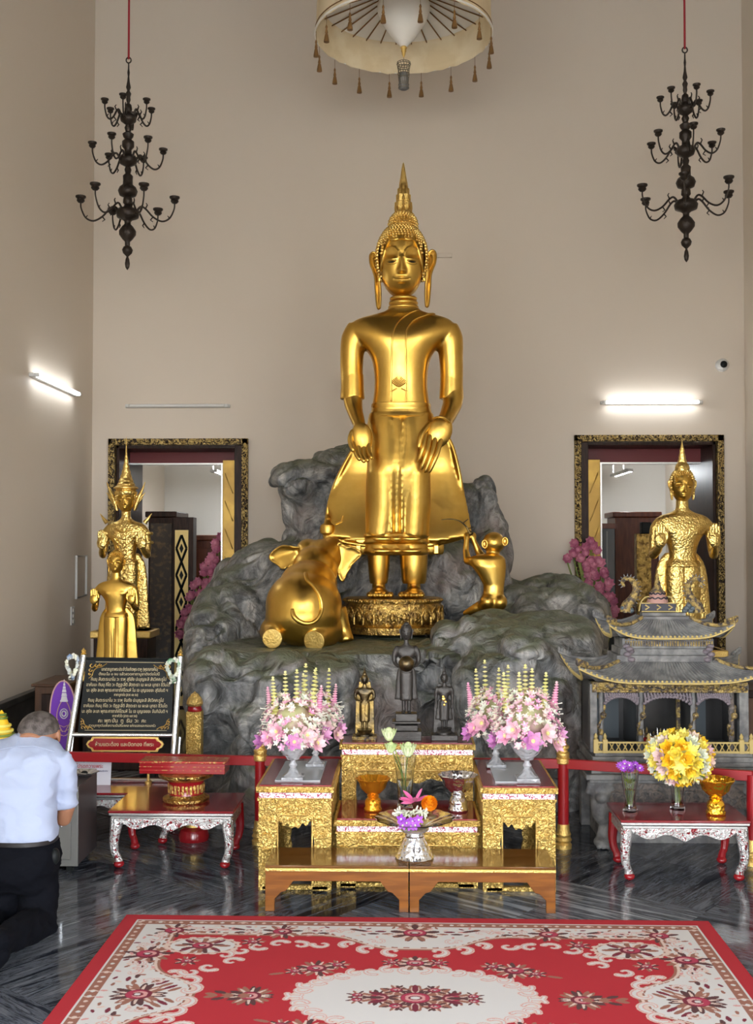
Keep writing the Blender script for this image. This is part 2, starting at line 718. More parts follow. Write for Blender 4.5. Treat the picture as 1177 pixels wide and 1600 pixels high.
# walls
# door openings in the back wall: outer frame rectangles
DOORS = []
for (a, b_, t) in ((170, 388, 685), (898, 1131, 681)):
    DOORS.append((X_(a, YB), X_(b_, YB), Z_(t, YB)))
mb = MB()
xs = [XL - .3, DOORS[0][0] + .03, DOORS[0][1] - .03, DOORS[1][0] + .03, DOORS[1][1] - .03, XR + .3]
mb.bx(xs[0], xs[1], YB, YB + .3, 0, H)
mb.bx(xs[2], xs[3], YB, YB + .3, 0, H)
mb.bx(xs[4], xs[5], YB, YB + .3, 0, H)
mb.bx(xs[1], xs[2], YB, YB + .3, DOORS[0][2] - .03, H)
mb.bx(xs[3], xs[4], YB, YB + .3, DOORS[1][2] - .03, H)
struct(build(mb, 'wall_back', MT['wall'], ang=None))
ADDED_WIN = [(-7.3, -5.8), (-5.0, -3.5), (-2.7, -1.2), (-.4, .9)]  # unseen side windows, added for broad soft daylight in the hall
for nm, xa, xb in (('wall_left', XL - .3, XL), ('wall_right', XR, XR + .3)):
    mb = MB()
    yy = YF - .3
    for (wa, wb) in ADDED_WIN:
        mb.bx(xa, xb, yy, wa, 0, H)
        mb.bx(xa, xb, wa, wb, 0, .6)
        mb.bx(xa, xb, wa, wb, 4.6, H)
        yy = wb
    mb.bx(xa, xb, yy, YB + 3.6, 0, H)
    struct(build(mb, nm, MT['wall'], ang=None))
# pilaster on the right wall
mb = MB(); mb.bx(XR - .045, XR + .02, YB - 3.0, YB - .22, .0, Z_(515, YB - .22))
struct(build(mb, 'trim_1', MT['wall'], ang=None))
# front wall with tall doorway openings to the daylight
mb = MB()
for x0, x1, z0, z1 in ((XL - .3, -1.9, 0, H), (1.9, XR + .3, 0, H), (-1.9, 1.9, 4.0, H), (-.75, -.55, 0, 4.0), (.55, .75, 0, 4.0)):
    mb.bx(x0, x1, YF - .3, YF, z0, z1)
MT['front'] = mat('darkened_front_wall', (.09, .035, .02), .6)  # unseen wall, coloured dark so the gold reflects deeper browns
struct(build(mb, 'wall_front', MT['front'], ang=None))
# back room behind the two doors
mb = MB()
mb.bx(XL - .3, XR + .3, YB + 3.3, YB + 3.5, 0, H)
mb.bx(-1.35, -1.2, YB + .3, YB + 3.3, 0, H)
mb.bx(1.2, 1.35, YB + .3, YB + 3.3, 0, H)
struct(build(mb, 'wall_rear_room', MT['white'], ang=None))
mb = MB(); mb.bx(XL, XR, YB + .3, YB + 3.3, 4.4, 4.5)
struct(build(mb, 'ceiling_rear_room', MT['white'], ang=None))
# stone wainscot on the left and right walls and the back
zt = Z_(1050, YB)
mb = MB()
mb.bx(XL, XL + .05, YF, YB, 0, zt)
mb.bx(XL, XL + .065, YF, YB, zt, zt + .05)
struct(build(mb, 'baseboard_left', MT['stone_dark'], ang=None, bev=.004))
mb = MB()
mb.bx(XL + .05, DOORS[0][0] - .03, YB - .05, YB, 0, zt)
mb.bx(DOORS[0][1] + .03, DOORS[1][0] - .03, YB - .05, YB, 0, zt)
struct(build(mb, 'baseboard_back', MT['stone_dark'], ang=None, bev=.004))
mb = MB(); mb.bx(XR - .05, XR, YF, YB, 0, zt)
struct(build(mb, 'baseboard_right', MT['stone_dark'], ang=None, bev=.004))

# ---- door frames
MT['frame'] = mat('carved_gilt_frame', (.50, .36, .13), .4, .6, col2=(.035, .022, .015), ns=26, mixlo=.47, mixhi=.55, mtype='swirl', bump=.8, bs=40, btype='swirl')
MT['leaf_gold'] = mat('gold_painted_door_panel', (.50, .32, .07), .3, .5, col2=(.36, .22, .05), ns=5)
MT['beam'] = mat('dark_red_beam', (.16, .012, .015), .4)
for di, (x0, x1, zt_) in enumerate(DOORS):
    root = thing('door_%d' % (di + 1), None, None, ((x0 + x1) / 2, YB, 0))
    struct(root)
    w = (x1 - x0) / 2
    fw = .062
    b = MB()
    b.bx(-w, -w + fw, -.05, .02, 0, zt_)
    b.bx(w - fw, w, -.05, .02, 0, zt_)
    b.bx(-w, w, -.05, .02, zt_ - fw, zt_)
    # beads of carving
    for k in range(int(2 * w / .085)):
        b.ell((-w + .05 + k * .085, -.055, zt_ - fw / 2), (.03, .014, .02), 8, 6)
    for k in range(int(zt_ / .085)):
        for sx in (-1, 1):
            b.ell((sx * (w - fw / 2), -.055, .05 + k * .085), (.02, .014, .03), 8, 6)
    build(b, 'carved_frame', MT['frame'], root, bev=.006)
    # inner dark lining/jamb
    b = MB()
    ow = w - fw
    b.bx(-ow, -ow + .03, .02, 1.0, 0, zt_ - fw)
    b.bx(ow - .03, ow, .02, 1.0, 0, zt_ - fw)
    b.bx(-ow, ow, .02, 1.0, zt_ - fw - .03, zt_ - fw)
    s = 1 if di == 0 else -1
    b.bx(s * ow, s * (ow - .075), .0, .06, 0, zt_ - fw)
    build(b, 'jamb', MT['wood_dark'], root, bev=.004)
    zl = Z_(723, YB + .45)
    b = MB(); b.bx(-ow + .03, ow - .03, .45, .6, zl, zt_ - fw - .03)
    build(b, 'red_lintel', MT['beam'], root)
    b = MB(); b.bx(-ow + .03, ow - .03, .44, .61, zl - .015, zl)
    build(b, 'lintel_moulding', MT['chrome'], root)
    # gilt door leaf folded on the inner side
    b = MB()
    lx = s * (ow - .075)
    b.bx(lx, lx - s * .12, .05, .11, .02, Z_(718, YB))
    for k in range(8):
        zc = .35 + k * .27
        b.tube([(lx - s * .02, .045, zc - .1), (lx - s * .06, .04, zc), (lx - s * .1, .045, zc + .1)], .006, 6)
    build(b, 'gilt_door_leaf', MT['leaf_gold'], root, bev=.004)
    b = MB()
    b.bx(lx - s * .12, lx - s * .135, .04, .10, .02, Z_(724, YB))
    build(b, 'leaf_edge', MT['chrome'], root)

# ---- things in the rear rooms
def rear_cabinet(px0, px1, pyt, Y, label, m, name='cabinet', d=.5, group=None):
    x0, x1, z1 = X_(px0, Y), X_(px1, Y), Z_(pyt, Y)
    r = thing(name, label, 'cabinet', ((x0 + x1) / 2, Y, 0))
    w = (x1 - x0) / 2
    b = MB(); b.bx(-w, w, 0, d, 0, z1 - .06)
    build(b, 'body', m, r, bev=.006)
    b = MB(); b.bx(-w - .03, w + .03, -.03, d + .02, z1 - .06, z1)
    build(b, 'cornice', m, r, bev=.01)
    return r, w, z1


r, w, z1 = rear_cabinet(232, 272, 799, 11.55, 'tall dark cabinet with slanted top edge behind the crowned statue', MT['wood_dark'], d=.6)
MT['lat'] = mat('dark_gold_speckled_panel', (.05, .03, .015), .35, 0, col2=(.17, .10, .035), ns=22, mixlo=.5, mixhi=.7)
b = MB(); b.bx(-w + .02, w - .02, -.012, 0, .1, z1 - .12)
build(b, 'side_panel', MT['lat'], r, bev=.003)
# patterned gilt posts (black diamonds)
MT['diamond'] = mat('pale_gilt_board', (.72, .55, .22), .35, .5)


def diamond_post(px0, px1, pyt, Y, label):
    x0, x1, z1 = X_(px0, Y), X_(px1, Y), Z_(pyt, Y)
    r = thing('patterned_post', label, 'post', ((x0 + x1) / 2, Y, 0))
    w = (x1 - x0) / 2
    b = MB(); b.bx(-w, w, 0, .18, 0, z1)
    build(b, 'dark_board', MT['wood_dark'], r, bev=.004)
    zt2 = z1 - .13
    b = MB(); b.bx(-w * .75, w * .55, -.02, 0, .02, zt2)
    build(b, 'gilt_face', MT['diamond'], r)
    b = MB()
    st = .27
    cx = -w * .1
    hw = w * .5
    k = 0
    z = .12
    while z + st < zt2:
        c = [(cx, z), (cx + hw, z + st / 2), (cx, z + st), (cx - hw, z + st / 2)]
        for i in range(4):
            p, q = c[i], c[(i + 1) % 4]
            b.tube([(p[0], -.024, p[1]), (q[0], -.024, q[1])], .012, 4)
        c = [(cx, z + st * .32), (cx + hw * .4, z + st / 2), (cx, z + st * .68), (cx - hw * .4, z + st / 2)]
        b.prism(c, -.028, -.02)
        z += st
    build(b, 'diamond_pattern', MT['black'], r)


diamond_post(270, 302, 808, 11.3, 'pale gilt post with black diamond pattern in the left doorway')
b = MB()
r, w, z1 = rear_cabinet(300, 360, 836, 12.6, 'low red-brown cabinet behind pink lotus flowers in the left doorway', MT['wood_red'])
b = MB(); b.bx(-w + .05, w - .05, -.015, 0, .1, z1 - .15)
build(b, 'door', MT['wood_red'], r, bev=.005)
r, w, z1 = rear_cabinet(962, 1030, 800, 12.4, 'red-brown wooden cabinet with grey glass side in the right doorway', MT['wood_red'])
MT['cabglass'] = mat('grey_cabinet_glass', (.10, .11, .115), .15)
b = MB(); b.bx(-w - .02, -w, .02, .48, .3, z1 - .14)
build(b, 'glass_side', MT['cabglass'], r, bev=.003)
b = MB()
Y = 11.7
x0, x1 = X_(936, Y), X_(961, Y)
r = thing('display_case', 'grey glass display case standing left of the wooden cabinet in right doorway', 'cabinet', ((x0 + x1) / 2, Y, 0))
w = (x1 - x0) / 2
b.bx(-w, w, 0, .4, 0, Z_(826, Y)); build(b, 'body', MT['cabglass'], r, bev=.005)
b = MB(); b.bx(-w - .01, w + .01, -.02, .42, Z_(826, Y), Z_(818, Y)); build(b, 'cornice', MT['wood_red'], r)
b = MB(); b.bx(-.008, .008, -.012, 0, .05, Z_(830, Y)); build(b, 'door_stile', MT['cab_grey'], r)
Y = 11.5
x0, x1, z1 = X_(995, Y), X_(1018, Y), Z_(834, Y)
r = thing('patterned_post', 'faded gilt board partly hidden by the tall right-hand statue', 'post', ((x0 + x1) / 2, Y, 0))
w = (x1 - x0) / 2
b = MB(); b.bx(-w, w, 0, .12, 0, z1); build(b, 'board', MT['gold_lotus'], r, bev=.004)
b = MB(); b.bx(-w * .2, w * 1.1, .02, .14, z1, z1 + .12); build(b, 'dark_cap', MT['black'], r, bev=.01)


# ---- fluorescent lamps
def batten(c, dirv, outv, length, lit, label, name='fluorescent_lamp', tm=None):
    r = thing(name, label, 'lamp', c, math.atan2(dirv[1], dirv[0]))
    # local x along lamp, local y is into the room (outv)
    sgn = 1 if Vector((-dirv[1], dirv[0], 0)).dot(Vector(outv)) > 0 else -1
    b = MB(); b.box((0, sgn * .02, 0), (length, .04, .032)); build(b, 'housing', MT['plastic'], r, bev=.004)
    b = MB(); b.tube([(-length / 2 + .05, sgn * .062, 0), (length / 2 - .05, sgn * .062, 0)], .016, 12)
    build(b, 'tube', tm or (MT['lamp'] if lit else MT['lampoff']), r)
    for e in (-1, 1):
        b = MB(); b.box((e * (length / 2 - .03), sgn * .05, 0), (.03, .05, .03)); build(b, 'socket', MT['plastic'], r, bev=.003)
    return r


p0, p1 = at(938, 631, YB), at(1097, 628, YB)
batten((p0 + p1) / 2, (1, 0, 0), (0, -1, 0), (p1 - p0).length, True, 'lit white fluorescent tube above the right doorway')
p0, p1 = at(197, 635, YB), at(360, 635, YB)
batten((p0 + p1) / 2, (1, 0, 0), (0, -1, 0), (p1 - p0).length, False, 'unlit thin fluorescent tube above the left doorway')
ya, yb = F * XL / (38 - VX) * 1.0, F * XL / (110 - VX)
zc = Z_(600, (ya + yb) / 2)
batten(Vector((XL, (ya + yb) / 2, zc)), (0, 1, 0), (1, 0, 0), yb - ya, True, 'lit white fluorescent tube on the left side wall')
MT['lamp2'] = mat('rear_fluorescent_tube', (1, 1, 1), .3, emis=(.92, .96, 1), estr=130)
for (px, py, lab, nm) in ((340, 740, 'lit fluorescent tube seen through the left doorway', 1), (966, 739, 'lit fluorescent tube seen through the right doorway', 2)):
    c = at(px, py, YB + 2)
    rr = batten(c, (0, 1, 0), (1, 0, 0), 1.0, True, lab, tm=MT['lamp2'])
    b = MB()
    for dy in (-.3, .3):
        b.tube([(dy, 0, .01), (dy, 0, 4.4 - c.z)], .008, 6)
    build(b, 'hanging_rod', MT['plastic'], rr)
# ---- camera dome, bracket, switches
c = at(1128, 571, YB)
r = thing('security_camera', 'small white dome camera with black lens high on the back wall', 'camera', c)
b = MB(); b.lathe([(.062, -.02), (.062, .03), (.05, .06), (.03, .075)], n=24, X=Matrix.Rotation(PI / 2, 4, 'X')); build(b, 'housing', MT['plastic'], r)
b = MB(); b.ell((.0, -.07, .0), (.034, .034, .034)); build(b, 'lens_dome', MT['black'], r)
c = at(695, 400, YB)
b = MB(); b.bx(c.x - .07, c.x + .07, YB - .03, YB + .02, c.z - .02, c.z + .02)
tag(build_top(b, 'cable_duct', MT['wall'], c, bev=.004), 'short pale cable duct on wall beside the great statue head', 'duct')
Yq = F * XL / (110 - VX)
c = Vector((XL, Yq, Z_(963, Yq)))
r = thing('wall_switch', 'pale switch strip low on the left wall near the corner', 'switch', c)
b = MB(); b.bx(0, .012, -.05, .05, -.085, .085); build(b, 'plate', MT['plastic'], r, bev=.003)
for k in (-1, 0, 1):
    b = MB(); b.bx(.012, .02, -.02, .02, k * .05 - .015, k * .05 + .015); build(b, 'rocker', MT['white'], r, bev=.002)
Yq2 = F * XL / (121 - VX)
c = Vector((XL, Yq2, Z_(900, Yq2)))
b = MB()
h = .37 / 2
w = .16
pth = [(XL + .02, Yq2 - w, c.z - h * 1.1), (XL + .02, Yq2 + w, c.z - h), (XL + .02, Yq2 + w, c.z + h), (XL + .02, Yq2 - w, c.z + h)]
b.tube(pth, .012, 6, closed=True)
tag(build_top(b, 'wall_bracket', MT['plastic'], c), 'thin white rectangular frame on left wall above the switch strip', 'bracket')

# ================================================================== light
w = bpy.data.worlds.new('World')
scn.world = w
w.use_nodes = True
nt = w.node_tree
bg = nt.nodes['Background']
tc = N(nt, 'ShaderNodeTexCoord')
sp = N(nt, 'ShaderNodeSeparateXYZ')
nt.links.new(tc.outputs['Generated'], sp.inputs[0])
rr = ramp(nt, sp.outputs[2], [(.0, (.62, .60, .55)), (.02, (.9, .92, .95)), (.5, (.75, .86, 1.0))])
nt.links.new(rr.outputs[0], bg.inputs['Color'])
bg.inputs['Strength'].default_value = 20.5
# pale paving outside the doors
MT['paving'] = mat('pale_paving', (.55, .53, .49), .8)
mb = MB(); mb.bx(-15, 15, YF - 14, YF - .3, 0, .01); mb.bx(-15, XL - .3, YF, YB, 0, .01); mb.bx(XR + .3, 15, YF, YB, 0, .01)
struct(build(mb, 'floor_outside', MT['paving'], ang=None))
for i, (x0, x1) in enumerate(((-1.9, -.75), (-.55, .55), (.75, 1.9))):
    ld = bpy.data.lights.new('daylight_opening', 'AREA')
    ld.shape = 'RECTANGLE'
    ld.size = x1 - x0
    ld.size_y = 4.0
    ld.energy = 10
    ld.cycles.is_portal = True
    lo = bpy.data.objects.new('daylight_opening', ld)
    COL.objects.link(lo)
    lo.location = ((x0 + x1) / 2, YF - .15, 2.0)
    lo.rotation_euler = (R(90), 0, 0)
for sx, xw in ((1, XL - .15), (-1, XR + .15)):  # portals in the side windows added to even out the daylight
    for (wa, wb) in ADDED_WIN:
        ld = bpy.data.lights.new('added_window_portal', 'AREA')
        ld.shape = 'RECTANGLE'
        ld.size = wb - wa
        ld.size_y = 4.0
        ld.energy = 10
        ld.cycles.is_portal = True
        lo = bpy.data.objects.new('added_window_portal', ld)
        COL.objects.link(lo)
        lo.location = (xw, (wa + wb) / 2, 2.6)
        lo.rotation_euler = (R(90), 0, R(-90 * sx))
scn.view_settings.view_transform = 'Standard'
scn.view_settings.look = 'None'
scn.view_settings.gamma = 1
scn.view_settings.use_curve_mapping = False
scn.view_settings.exposure = .18
scn.cycles.max_bounces = 8
scn.cycles.diffuse_bounces = 4
scn.cycles.glossy_bounces = 4
scn.cycles.sample_clamp_indirect = 6
# ================================================================== sculpture helpers
def ringpts(cx, cy, z, hw, hd, n=40, e=2.3, crease=0.0, sag=0.0, back=1.0, pleat=0.0):
    out = []
    for k in range(n):
        t = 2 * PI * k / n
        c, s = math.cos(t), math.sin(t)
        x = math.copysign(abs(c) ** (2 / e), c)
        y = math.copysign(abs(s) ** (2 / e), s)
        d = hd * (back if y > 0 else 1)
        if y < 0 and crease:
            d *= 1 - crease * math.exp(-(x / .2) ** 2)
        if pleat:
            d *= 1 + pleat * math.cos(x * 22)
        out.append((cx + hw * x, cy + d * y, z - sag * (1 - x * x)))
    return out


def interp_secs(secs, k=4):
    """smooth resample of section tuples"""
    out = []
    n = len(secs)
    for i in range(n - 1):
        a = secs[max(i - 1, 0)]; b = secs[i]; c = secs[i + 1]; d = secs[min(i + 2, n - 1)]
        for j in range(k):
            t = j / k
            out.append(tuple(.5 * ((2 * q) + (r_ - p) * t + (2 * p - 5 * q + 4 * r_ - s_) * t * t + (3 * q - p - 3 * r_ + s_) * t ** 3) for p, q, r_, s_ in zip(a, b, c, d)))
    out.append(secs[-1])
    return out


def g(x, s):
    return math.exp(-(x / s) ** 2)


def head_geo(hw, hd, hh, nu=120, nv=110, smile=1.0, feat=1.0):
    """face to -y, centre at origin"""
    b = MB()
    rs = []
    brow = [(.12, -.02), (.16, .12), (.28, .23), (.46, .275), (.66, .22), (.82, .06)]
    for i in range(nv + 1):
        ph = -PI / 2 + PI * i / nv
        zn = math.sin(ph)
        cr = max(math.cos(ph), 1e-3) ** .74
        wm = 1 - .13 * max(0, -zn - .1) ** 1.2
        dm = 1 - .05 * max(0, -zn)
        ring = []
        for k in range(nu):
            a = 2 * PI * k / nu
            ca, sa = math.cos(a), math.sin(a)
            x = cr * ca * wm
            y = cr * sa * dm
            z = zn
            if sa < 0 and feat:
                ax = abs(x)
                fr = min(1, -sa * 2.2)
                d = 0
                # eye sockets
                d -= .085 * g(ax - .42, .26) * g(z - .08, .10)
                # lid
                d += .085 * g(ax - .44, .23) * g(z + .07, .075)
                # slit of the lowered eye
                zz = z + .135 + .10 * ((ax - .42) / .25) ** 2 * -.5
                d -= .075 * g(ax - .44, .19) * g(zz, .02)
                d += .03 * g(ax - .42, .2) * g(zz + .04, .022)
                # brows
                for (p, q) in zip(brow[:-1], brow[1:]):
                    vx, vz = q[0] - p[0], q[1] - p[1]
                    t = max(0, min(1, ((ax - p[0]) * vx + (z - p[1]) * vz) / (vx * vx + vz * vz)))
                    dd = math.hypot(ax - p[0] - t * vx, z - p[1] - t * vz)
                    p_d = .035 * g(dd, .032)
                    d = max(d, d * 0 + d + 0) if p_d < .004 else max(d, d * .3 + p_d)
                # nose
                if z < .06:
                    t = min(1, max(0, (.06 - z) / .48))
                    amp = (.24 * t ** .8) * (1 if z > -.40 else max(0, 1 - (-.40 - z) / .07))
                    d += amp * g(x, .055 + .06 * t)
                    d += .10 * g(ax - .13, .055) * g(z + .37, .055)
                # mouth
                cz = -.565 + .07 * smile * ax * ax * 4
                d += .045 * g(x, .34) * g(z + .60, .15)
                d += .055 * g(x, .24) * g(z - cz, .032)
                d += .055 * g(x, .19) * g(z - cz + .095, .035)
                d -= .045 * g(x, .27) * g(z - cz + .047, .014)
                d -= .03 * g(ax - .32, .04) * g(z + .55, .05)
                # chin, cheeks
                d += .05 * g(x, .2) * g(z + .86, .1)
                d += .035 * g(ax - .5, .22) * g(z + .42, .25)
                y -= d * fr * feat
            ring.append((x * hw, y * hd, z * hh))
        rs.append(ring)
    b.rings(rs, True)
    return b


def curls(hw, hd, hh, c, zfun, step, r, tall=1.0):
    """rows of small cone curls on an ellipsoid where zfun(x,y,z)"""
    b = MB()
    rows = int(PI * hh / step)
    for i in range(rows + 1):
        ph = -PI / 2 + PI * i / rows
        cr = math.cos(ph)
        n = max(1, int(2 * PI * cr * (hw + hd) / 2 / step))
        for k in range(n):
            a = 2 * PI * (k + (i % 2) * .5) / n
            p = Vector((cr * math.cos(a), cr * math.sin(a), math.sin(ph)))
            if not zfun(p.x, p.y, p.z):
                continue
            q = Vector((p.x * hw, p.y * hd, p.z * hh))
            nn = Vector((p.x / hw, p.y / hd, p.z / hh)).normalized()
            u = nn.orthogonal().normalized()
            w_ = nn.cross(u)
            ctr = Vector(c) + q
            rs = []
            for (rr_, h_) in ((1, -.3), (.92, .35), (.55, .9 * tall), (.12, 1.25 * tall)):
                rs.append([ctr + nn * (h_ * r) + (u * math.cos(t * PI / 3) + w_ * math.sin(t * PI / 3)) * (rr_ * r) for t in range(6)])
            b.rings(rs, True)
    return b


def ear_geo(s, hh, lobe=1.0):
    """long lobed ear on the +x side (s=1) at origin; hh head half height"""
    b = MB()
    k = hh
    outer = [(0, 0, .10), (.05, .02, .26), (.14, .05, .32), (.21, .06, .22), (.20, .05, .0), (.13, .02, -.2), (.08, .0, -.4), (.07, -.01, -.7 * lobe), (.03, -.02, -1.15 * lobe), (-.02, -.02, -1.2 * lobe), (-.04, -.01, -.8 * lobe), (-.01, 0, -.3)]
    pts = smoothpath([(s * x * k, y * k, z * k) for x, y, z in outer], 5, closed=True)
    b.tube(pts, .045 * k, 6, closed=True)
    pl = [(s * x * k * .98, z * k * .98) for x, y, z in outer]
    b.prism(pl, -.0 * k, .05 * k)
    inner = [(.10, -.01, .18), (.15, -.02, .1), (.12, -.02, -.08), (.05, -.02, -.2)]
    b.tube(smoothpath([(s * x * k, y * k, z * k) for x, y, z in inner], 4), .03 * k, 6)
    return b


def face_parts(ho, HW, HH, root, loc, tilt, M, kk):
    hv = bvh_of([ho])
    for sx in (-1, 1):
        ring = []
        for j in range(2):
            for i in range(15):
                tt = i / 14 * 2 - 1
                wv = (1 - tt * tt) * .022
                ring.append((.44 + .17 * tt, -.145 + (wv if j == 0 else -wv) + .012 * tt * tt))
        b = MB()
        u_ = drape(hv, [(sx * a * HW, z_ * HH) for a, z_ in ring[:15]], .0015 * kk)
        l_ = drape(hv, [(sx * a * HW, z_ * HH) for a, z_ in ring[15:]], .0015 * kk)
        if len(u_) == len(l_) == 15:
            b.rings([u_, l_], cap=False, closed=False)
            eo = build(b, 'eye', MT['black'], root, ang=60, loc=loc)
            eo.rotation_euler = tilt
        pts = [(.13, .02), (.17, .13), (.28, .225), (.46, .265), (.66, .215), (.8, .08)]
        b = MB()
        pp = drape(hv, [(sx * p.x * HW, p.y * HH) for p in smoothpath([(a, z_, 0) for a, z_ in pts], 5)], .0005)
        b.tube(pp, .0045 * kk, 6)
        eo = build(b, 'brow', M, root, ang=80, loc=loc)
        eo.rotation_euler = tilt
        for zo, wv in ((-.125, .03), (-.165, -.035)):
            b = MB()
            pp = drape(hv, [(sx * (.44 + .22 * tt) * HW, (zo + wv * (1 - tt * tt)) * HH) for tt in [i / 7 - 1 for i in range(15)]], .0)
            b.tube(pp, .0035 * kk, 6)
            eo = build(b, 'eyelid', M, root, ang=80, loc=loc)
            eo.rotation_euler = tilt


# ================================================================== the great standing statue
YS = 8.5
s = YS / F
root = thing('buddha_statue', 'giant gilded standing statue with flame finial and flared robe in front of grey rocks', 'statue', at(630, 988, YS))


def q(px, py, y=0.0):
    return at(px, py, YS + y) - at(630, 988, YS)


body = MB()
secs = [(470, 631, 21, 19, 0), (480, 631, 22, 20, 0), (487, 631, 33, 22, 1), (492, 631, 52, 25, 2), (498, 630, 72, 29, 2), (506, 629, 82, 33, 2), (518, 629, 84, 38, 1), (530, 628, 72, 41, 0), (545, 627, 56, 41, 0), (562, 627, 46, 38, 0), (585, 627, 42, 34, 0), (610, 627, 42, 33, 0), (632, 627, 45, 33, 0), (655, 628, 50, 35, 0)]
body.rings([ringpts((cx - 630) * s, cy * s, (988 - py) * s, hw * s, hd * s, e=2.4) for py, cx, hw, hd, cy in interp_secs(secs, 3)])
for sx in (-1, 1):
    body.ell(q(627 + sx * 23, 535, -.09), (.13, .08, .12))
# arms
la = [(561, 512, 0), (553, 530, 0), (550, 560, 0), (550, 590, 0), (551, 621, 0)]
ra = [(697, 512, 0), (703, 530, 0), (705, 560, 0), (706, 590, 0), (706, 621, 0)]
for arm, rr in ((la, (18, 20, 18.5, 17.5, 17.5)), (ra, (19, 21, 19, 18, 17.5))):
    body.tube([q(*p) for p in smoothpath(arm, 3)], [x * s for x in smoothlist(rr, 3)], 20)
body.tube([q(*p) for p in smoothpath([(551, 600, 0), (552, 628, -.03), (556, 646, -.1), (562, 664, -.20)], 4)], [x * s for x in smoothlist((15, 15, 12, 9.5), 4)], 16, round_ends=True)
body.tube([q(*p) for p in smoothpath([(706, 600, 0), (708, 626, -.03), (703, 642, -.09), (695, 660, -.20)], 4)], [x * s for x in smoothlist((16, 16, 14, 11.5), 4)], 16, round_ends=True)
# hands
body.ell(q(565.5, 684, -.235), (17 * s, 8 * s, 25 * s), rot=(0, R(-6), 0))
body.ell(q(686, 676, -.235), (20 * s, 9 * s, 27 * s), rot=(0, R(28), 0))
b_ = remeshed(body, 'body', MT['gold'], root, voxel=.011, smooth=7)
# fingers
def finger(pts, rr):
    fg = MB()
    fg.tube([q(*p) for p in smoothpath(pts, 4)], [x * s for x in smoothlist(rr, 4)], 10, round_ends=True)
    build(fg, 'finger', MT['gold'], root, ang=80)


for (x0, y0, x1, y1, x2, y2, r0) in ((553, 692, 556, 706, 561.5, 717, 4.3), (561, 697, 563, 710, 568.5, 720, 4.4), (568.5, 698, 570, 710, 574.5, 719, 4.3), (575.5, 694, 576.5, 706, 580.5, 715, 3.9)):
    finger([(x0, y0, -.245), (x1, y1, -.27), (x2, y2, -.30)], (r0, r0, r0 * .8))
finger([(551, 675, -.23), (547.5, 688, -.25), (552, 703, -.28)], (4.5, 4.5, 3.8))
for (x0, y0, x2, y2, r0) in ((665, 682, 655, 719, 4.6), (672, 688, 659, 731, 4.5), (680.5, 691, 665, 736, 4.5), (689, 693, 671.5, 736, 4.2)):
    finger([(x0, y0 - 6, -.255), ((x0 + x2) / 2 + 1, (y0 + y2) / 2, -.30), (x2, y2, -.29)], (r0, r0 * .92, r0 * .7))
finger([(672, 662, -.23), (660, 678, -.28), (655, 698, -.30)], (4.6, 4.6, 3.8))
# bracelet line on the right wrist, sleeve hems
b = MB()
b.tube([q(*p) for p in smoothpath([(677, 654, -.25), (684, 651.5, -.29), (694, 653, -.29), (703, 660, -.26)], 5)], 1.6 * s, 6)
build(b, 'bracelet', MT['gold'], root, ang=80)
for cx in (550.8, 706):
    b = MB()
    b.rings([ringpts((cx - 630) * s, 0, (988 - py) * s, w * s, w * s, e=2) for py, w in ((585, 17.4), (605, 18.2), (618, 18.9), (622, 19), (623.5, 18.4))])
    build(b, 'sleeve', MT['gold'], root, ang=50)

# skirt with two leg forms
sk = MB()
secs = [(646, 627, 50, 33, 0), (665, 628, 54, 35, -3), (700, 630, 56, 37, -9), (732, 625, 51, 38, -14), (752, 621.5, 49, 36, -13), (800, 620, 48.5, 33, -4), (834, 620, 49, 33, 0)]
sk.rings([ringpts((cx - 630) * s, cy * s, (988 - py) * s, hw * s, hd * s, e=2.5, crease=.12) for py, cx, hw, hd, cy in interp_secs(secs, 3)])
for cx0, cx1 in ((604, 595), (652, 646)):
    sk.tube([q(cx0, 655, .0), q(cx0, 690, -.085), q((cx0 + cx1) / 2, 740, -.125), q((cx0 + cx1) / 2, 790, -.085), q(cx1, 834, -.055)], [18 * s, 23 * s, 24 * s, 24 * s, 24 * s], 24, round_ends=True)
for x in (612, 628):
    sk.tube([q(x + 2, 655, -.165), q(x + 1, 700, -.205), q(x, 735, -.235), q(x, 790, -.18), q(x, 834, -.155)], [2.6 * s] * 5, 8)
remeshed(sk, 'skirt', MT['gold'], root, voxel=.010, smooth=3)
hm = MB()


def hem(secs, crease=.25):
    hm.rings([ringpts((620 - 630) * s, 0, (988 - py) * s, hw * s, hd * s, n=64, e=2.6, crease=crease) for py, hw, hd in secs])


hem([(833, 47, 32), (834.5, 51, 37), (838, 52, 38.5), (841, 50, 36.5), (845, 50, 36.5), (848, 52.5, 39), (850, 51, 37), (851, 48, 34)])
hem([(850, 48, 34), (852, 49, 35), (857, 49, 35), (859, 51, 37.5), (864, 51.5, 38), (867, 49, 36), (868, 44, 30)])
for py in (842, 861):
    for cx, w in ((598, 15), (620, 9), (643, 15)):
        hm.ell(q(cx, py, -.175), (w * s, .022, 4.2 * s), 16, 8)
build(hm, 'skirt_hem', MT['gold'], root, ang=50)
# flared robe behind
rb = MB()
secs = [(640, 628, 44, 20, .06, 0), (665, 628, 58, 17, .12, 0), (690, 629, 72, 14, .17, 1), (725, 624, 92, 12, .2, 2), (760, 621, 101, 11, .17, 4), (800, 620.5, 109, 10, .11, 9), (826, 621, 113, 10, .06, 14), (836, 621.5, 114, 11, .05, 15)]
rb.rings([ringpts((cx - 630) * s, cy, (988 - py) * s, hw * s, hd * s, e=2.2, sag=sg * s, n=56) for py, cx, hw, hd, cy, sg in interp_secs(secs, 3)])
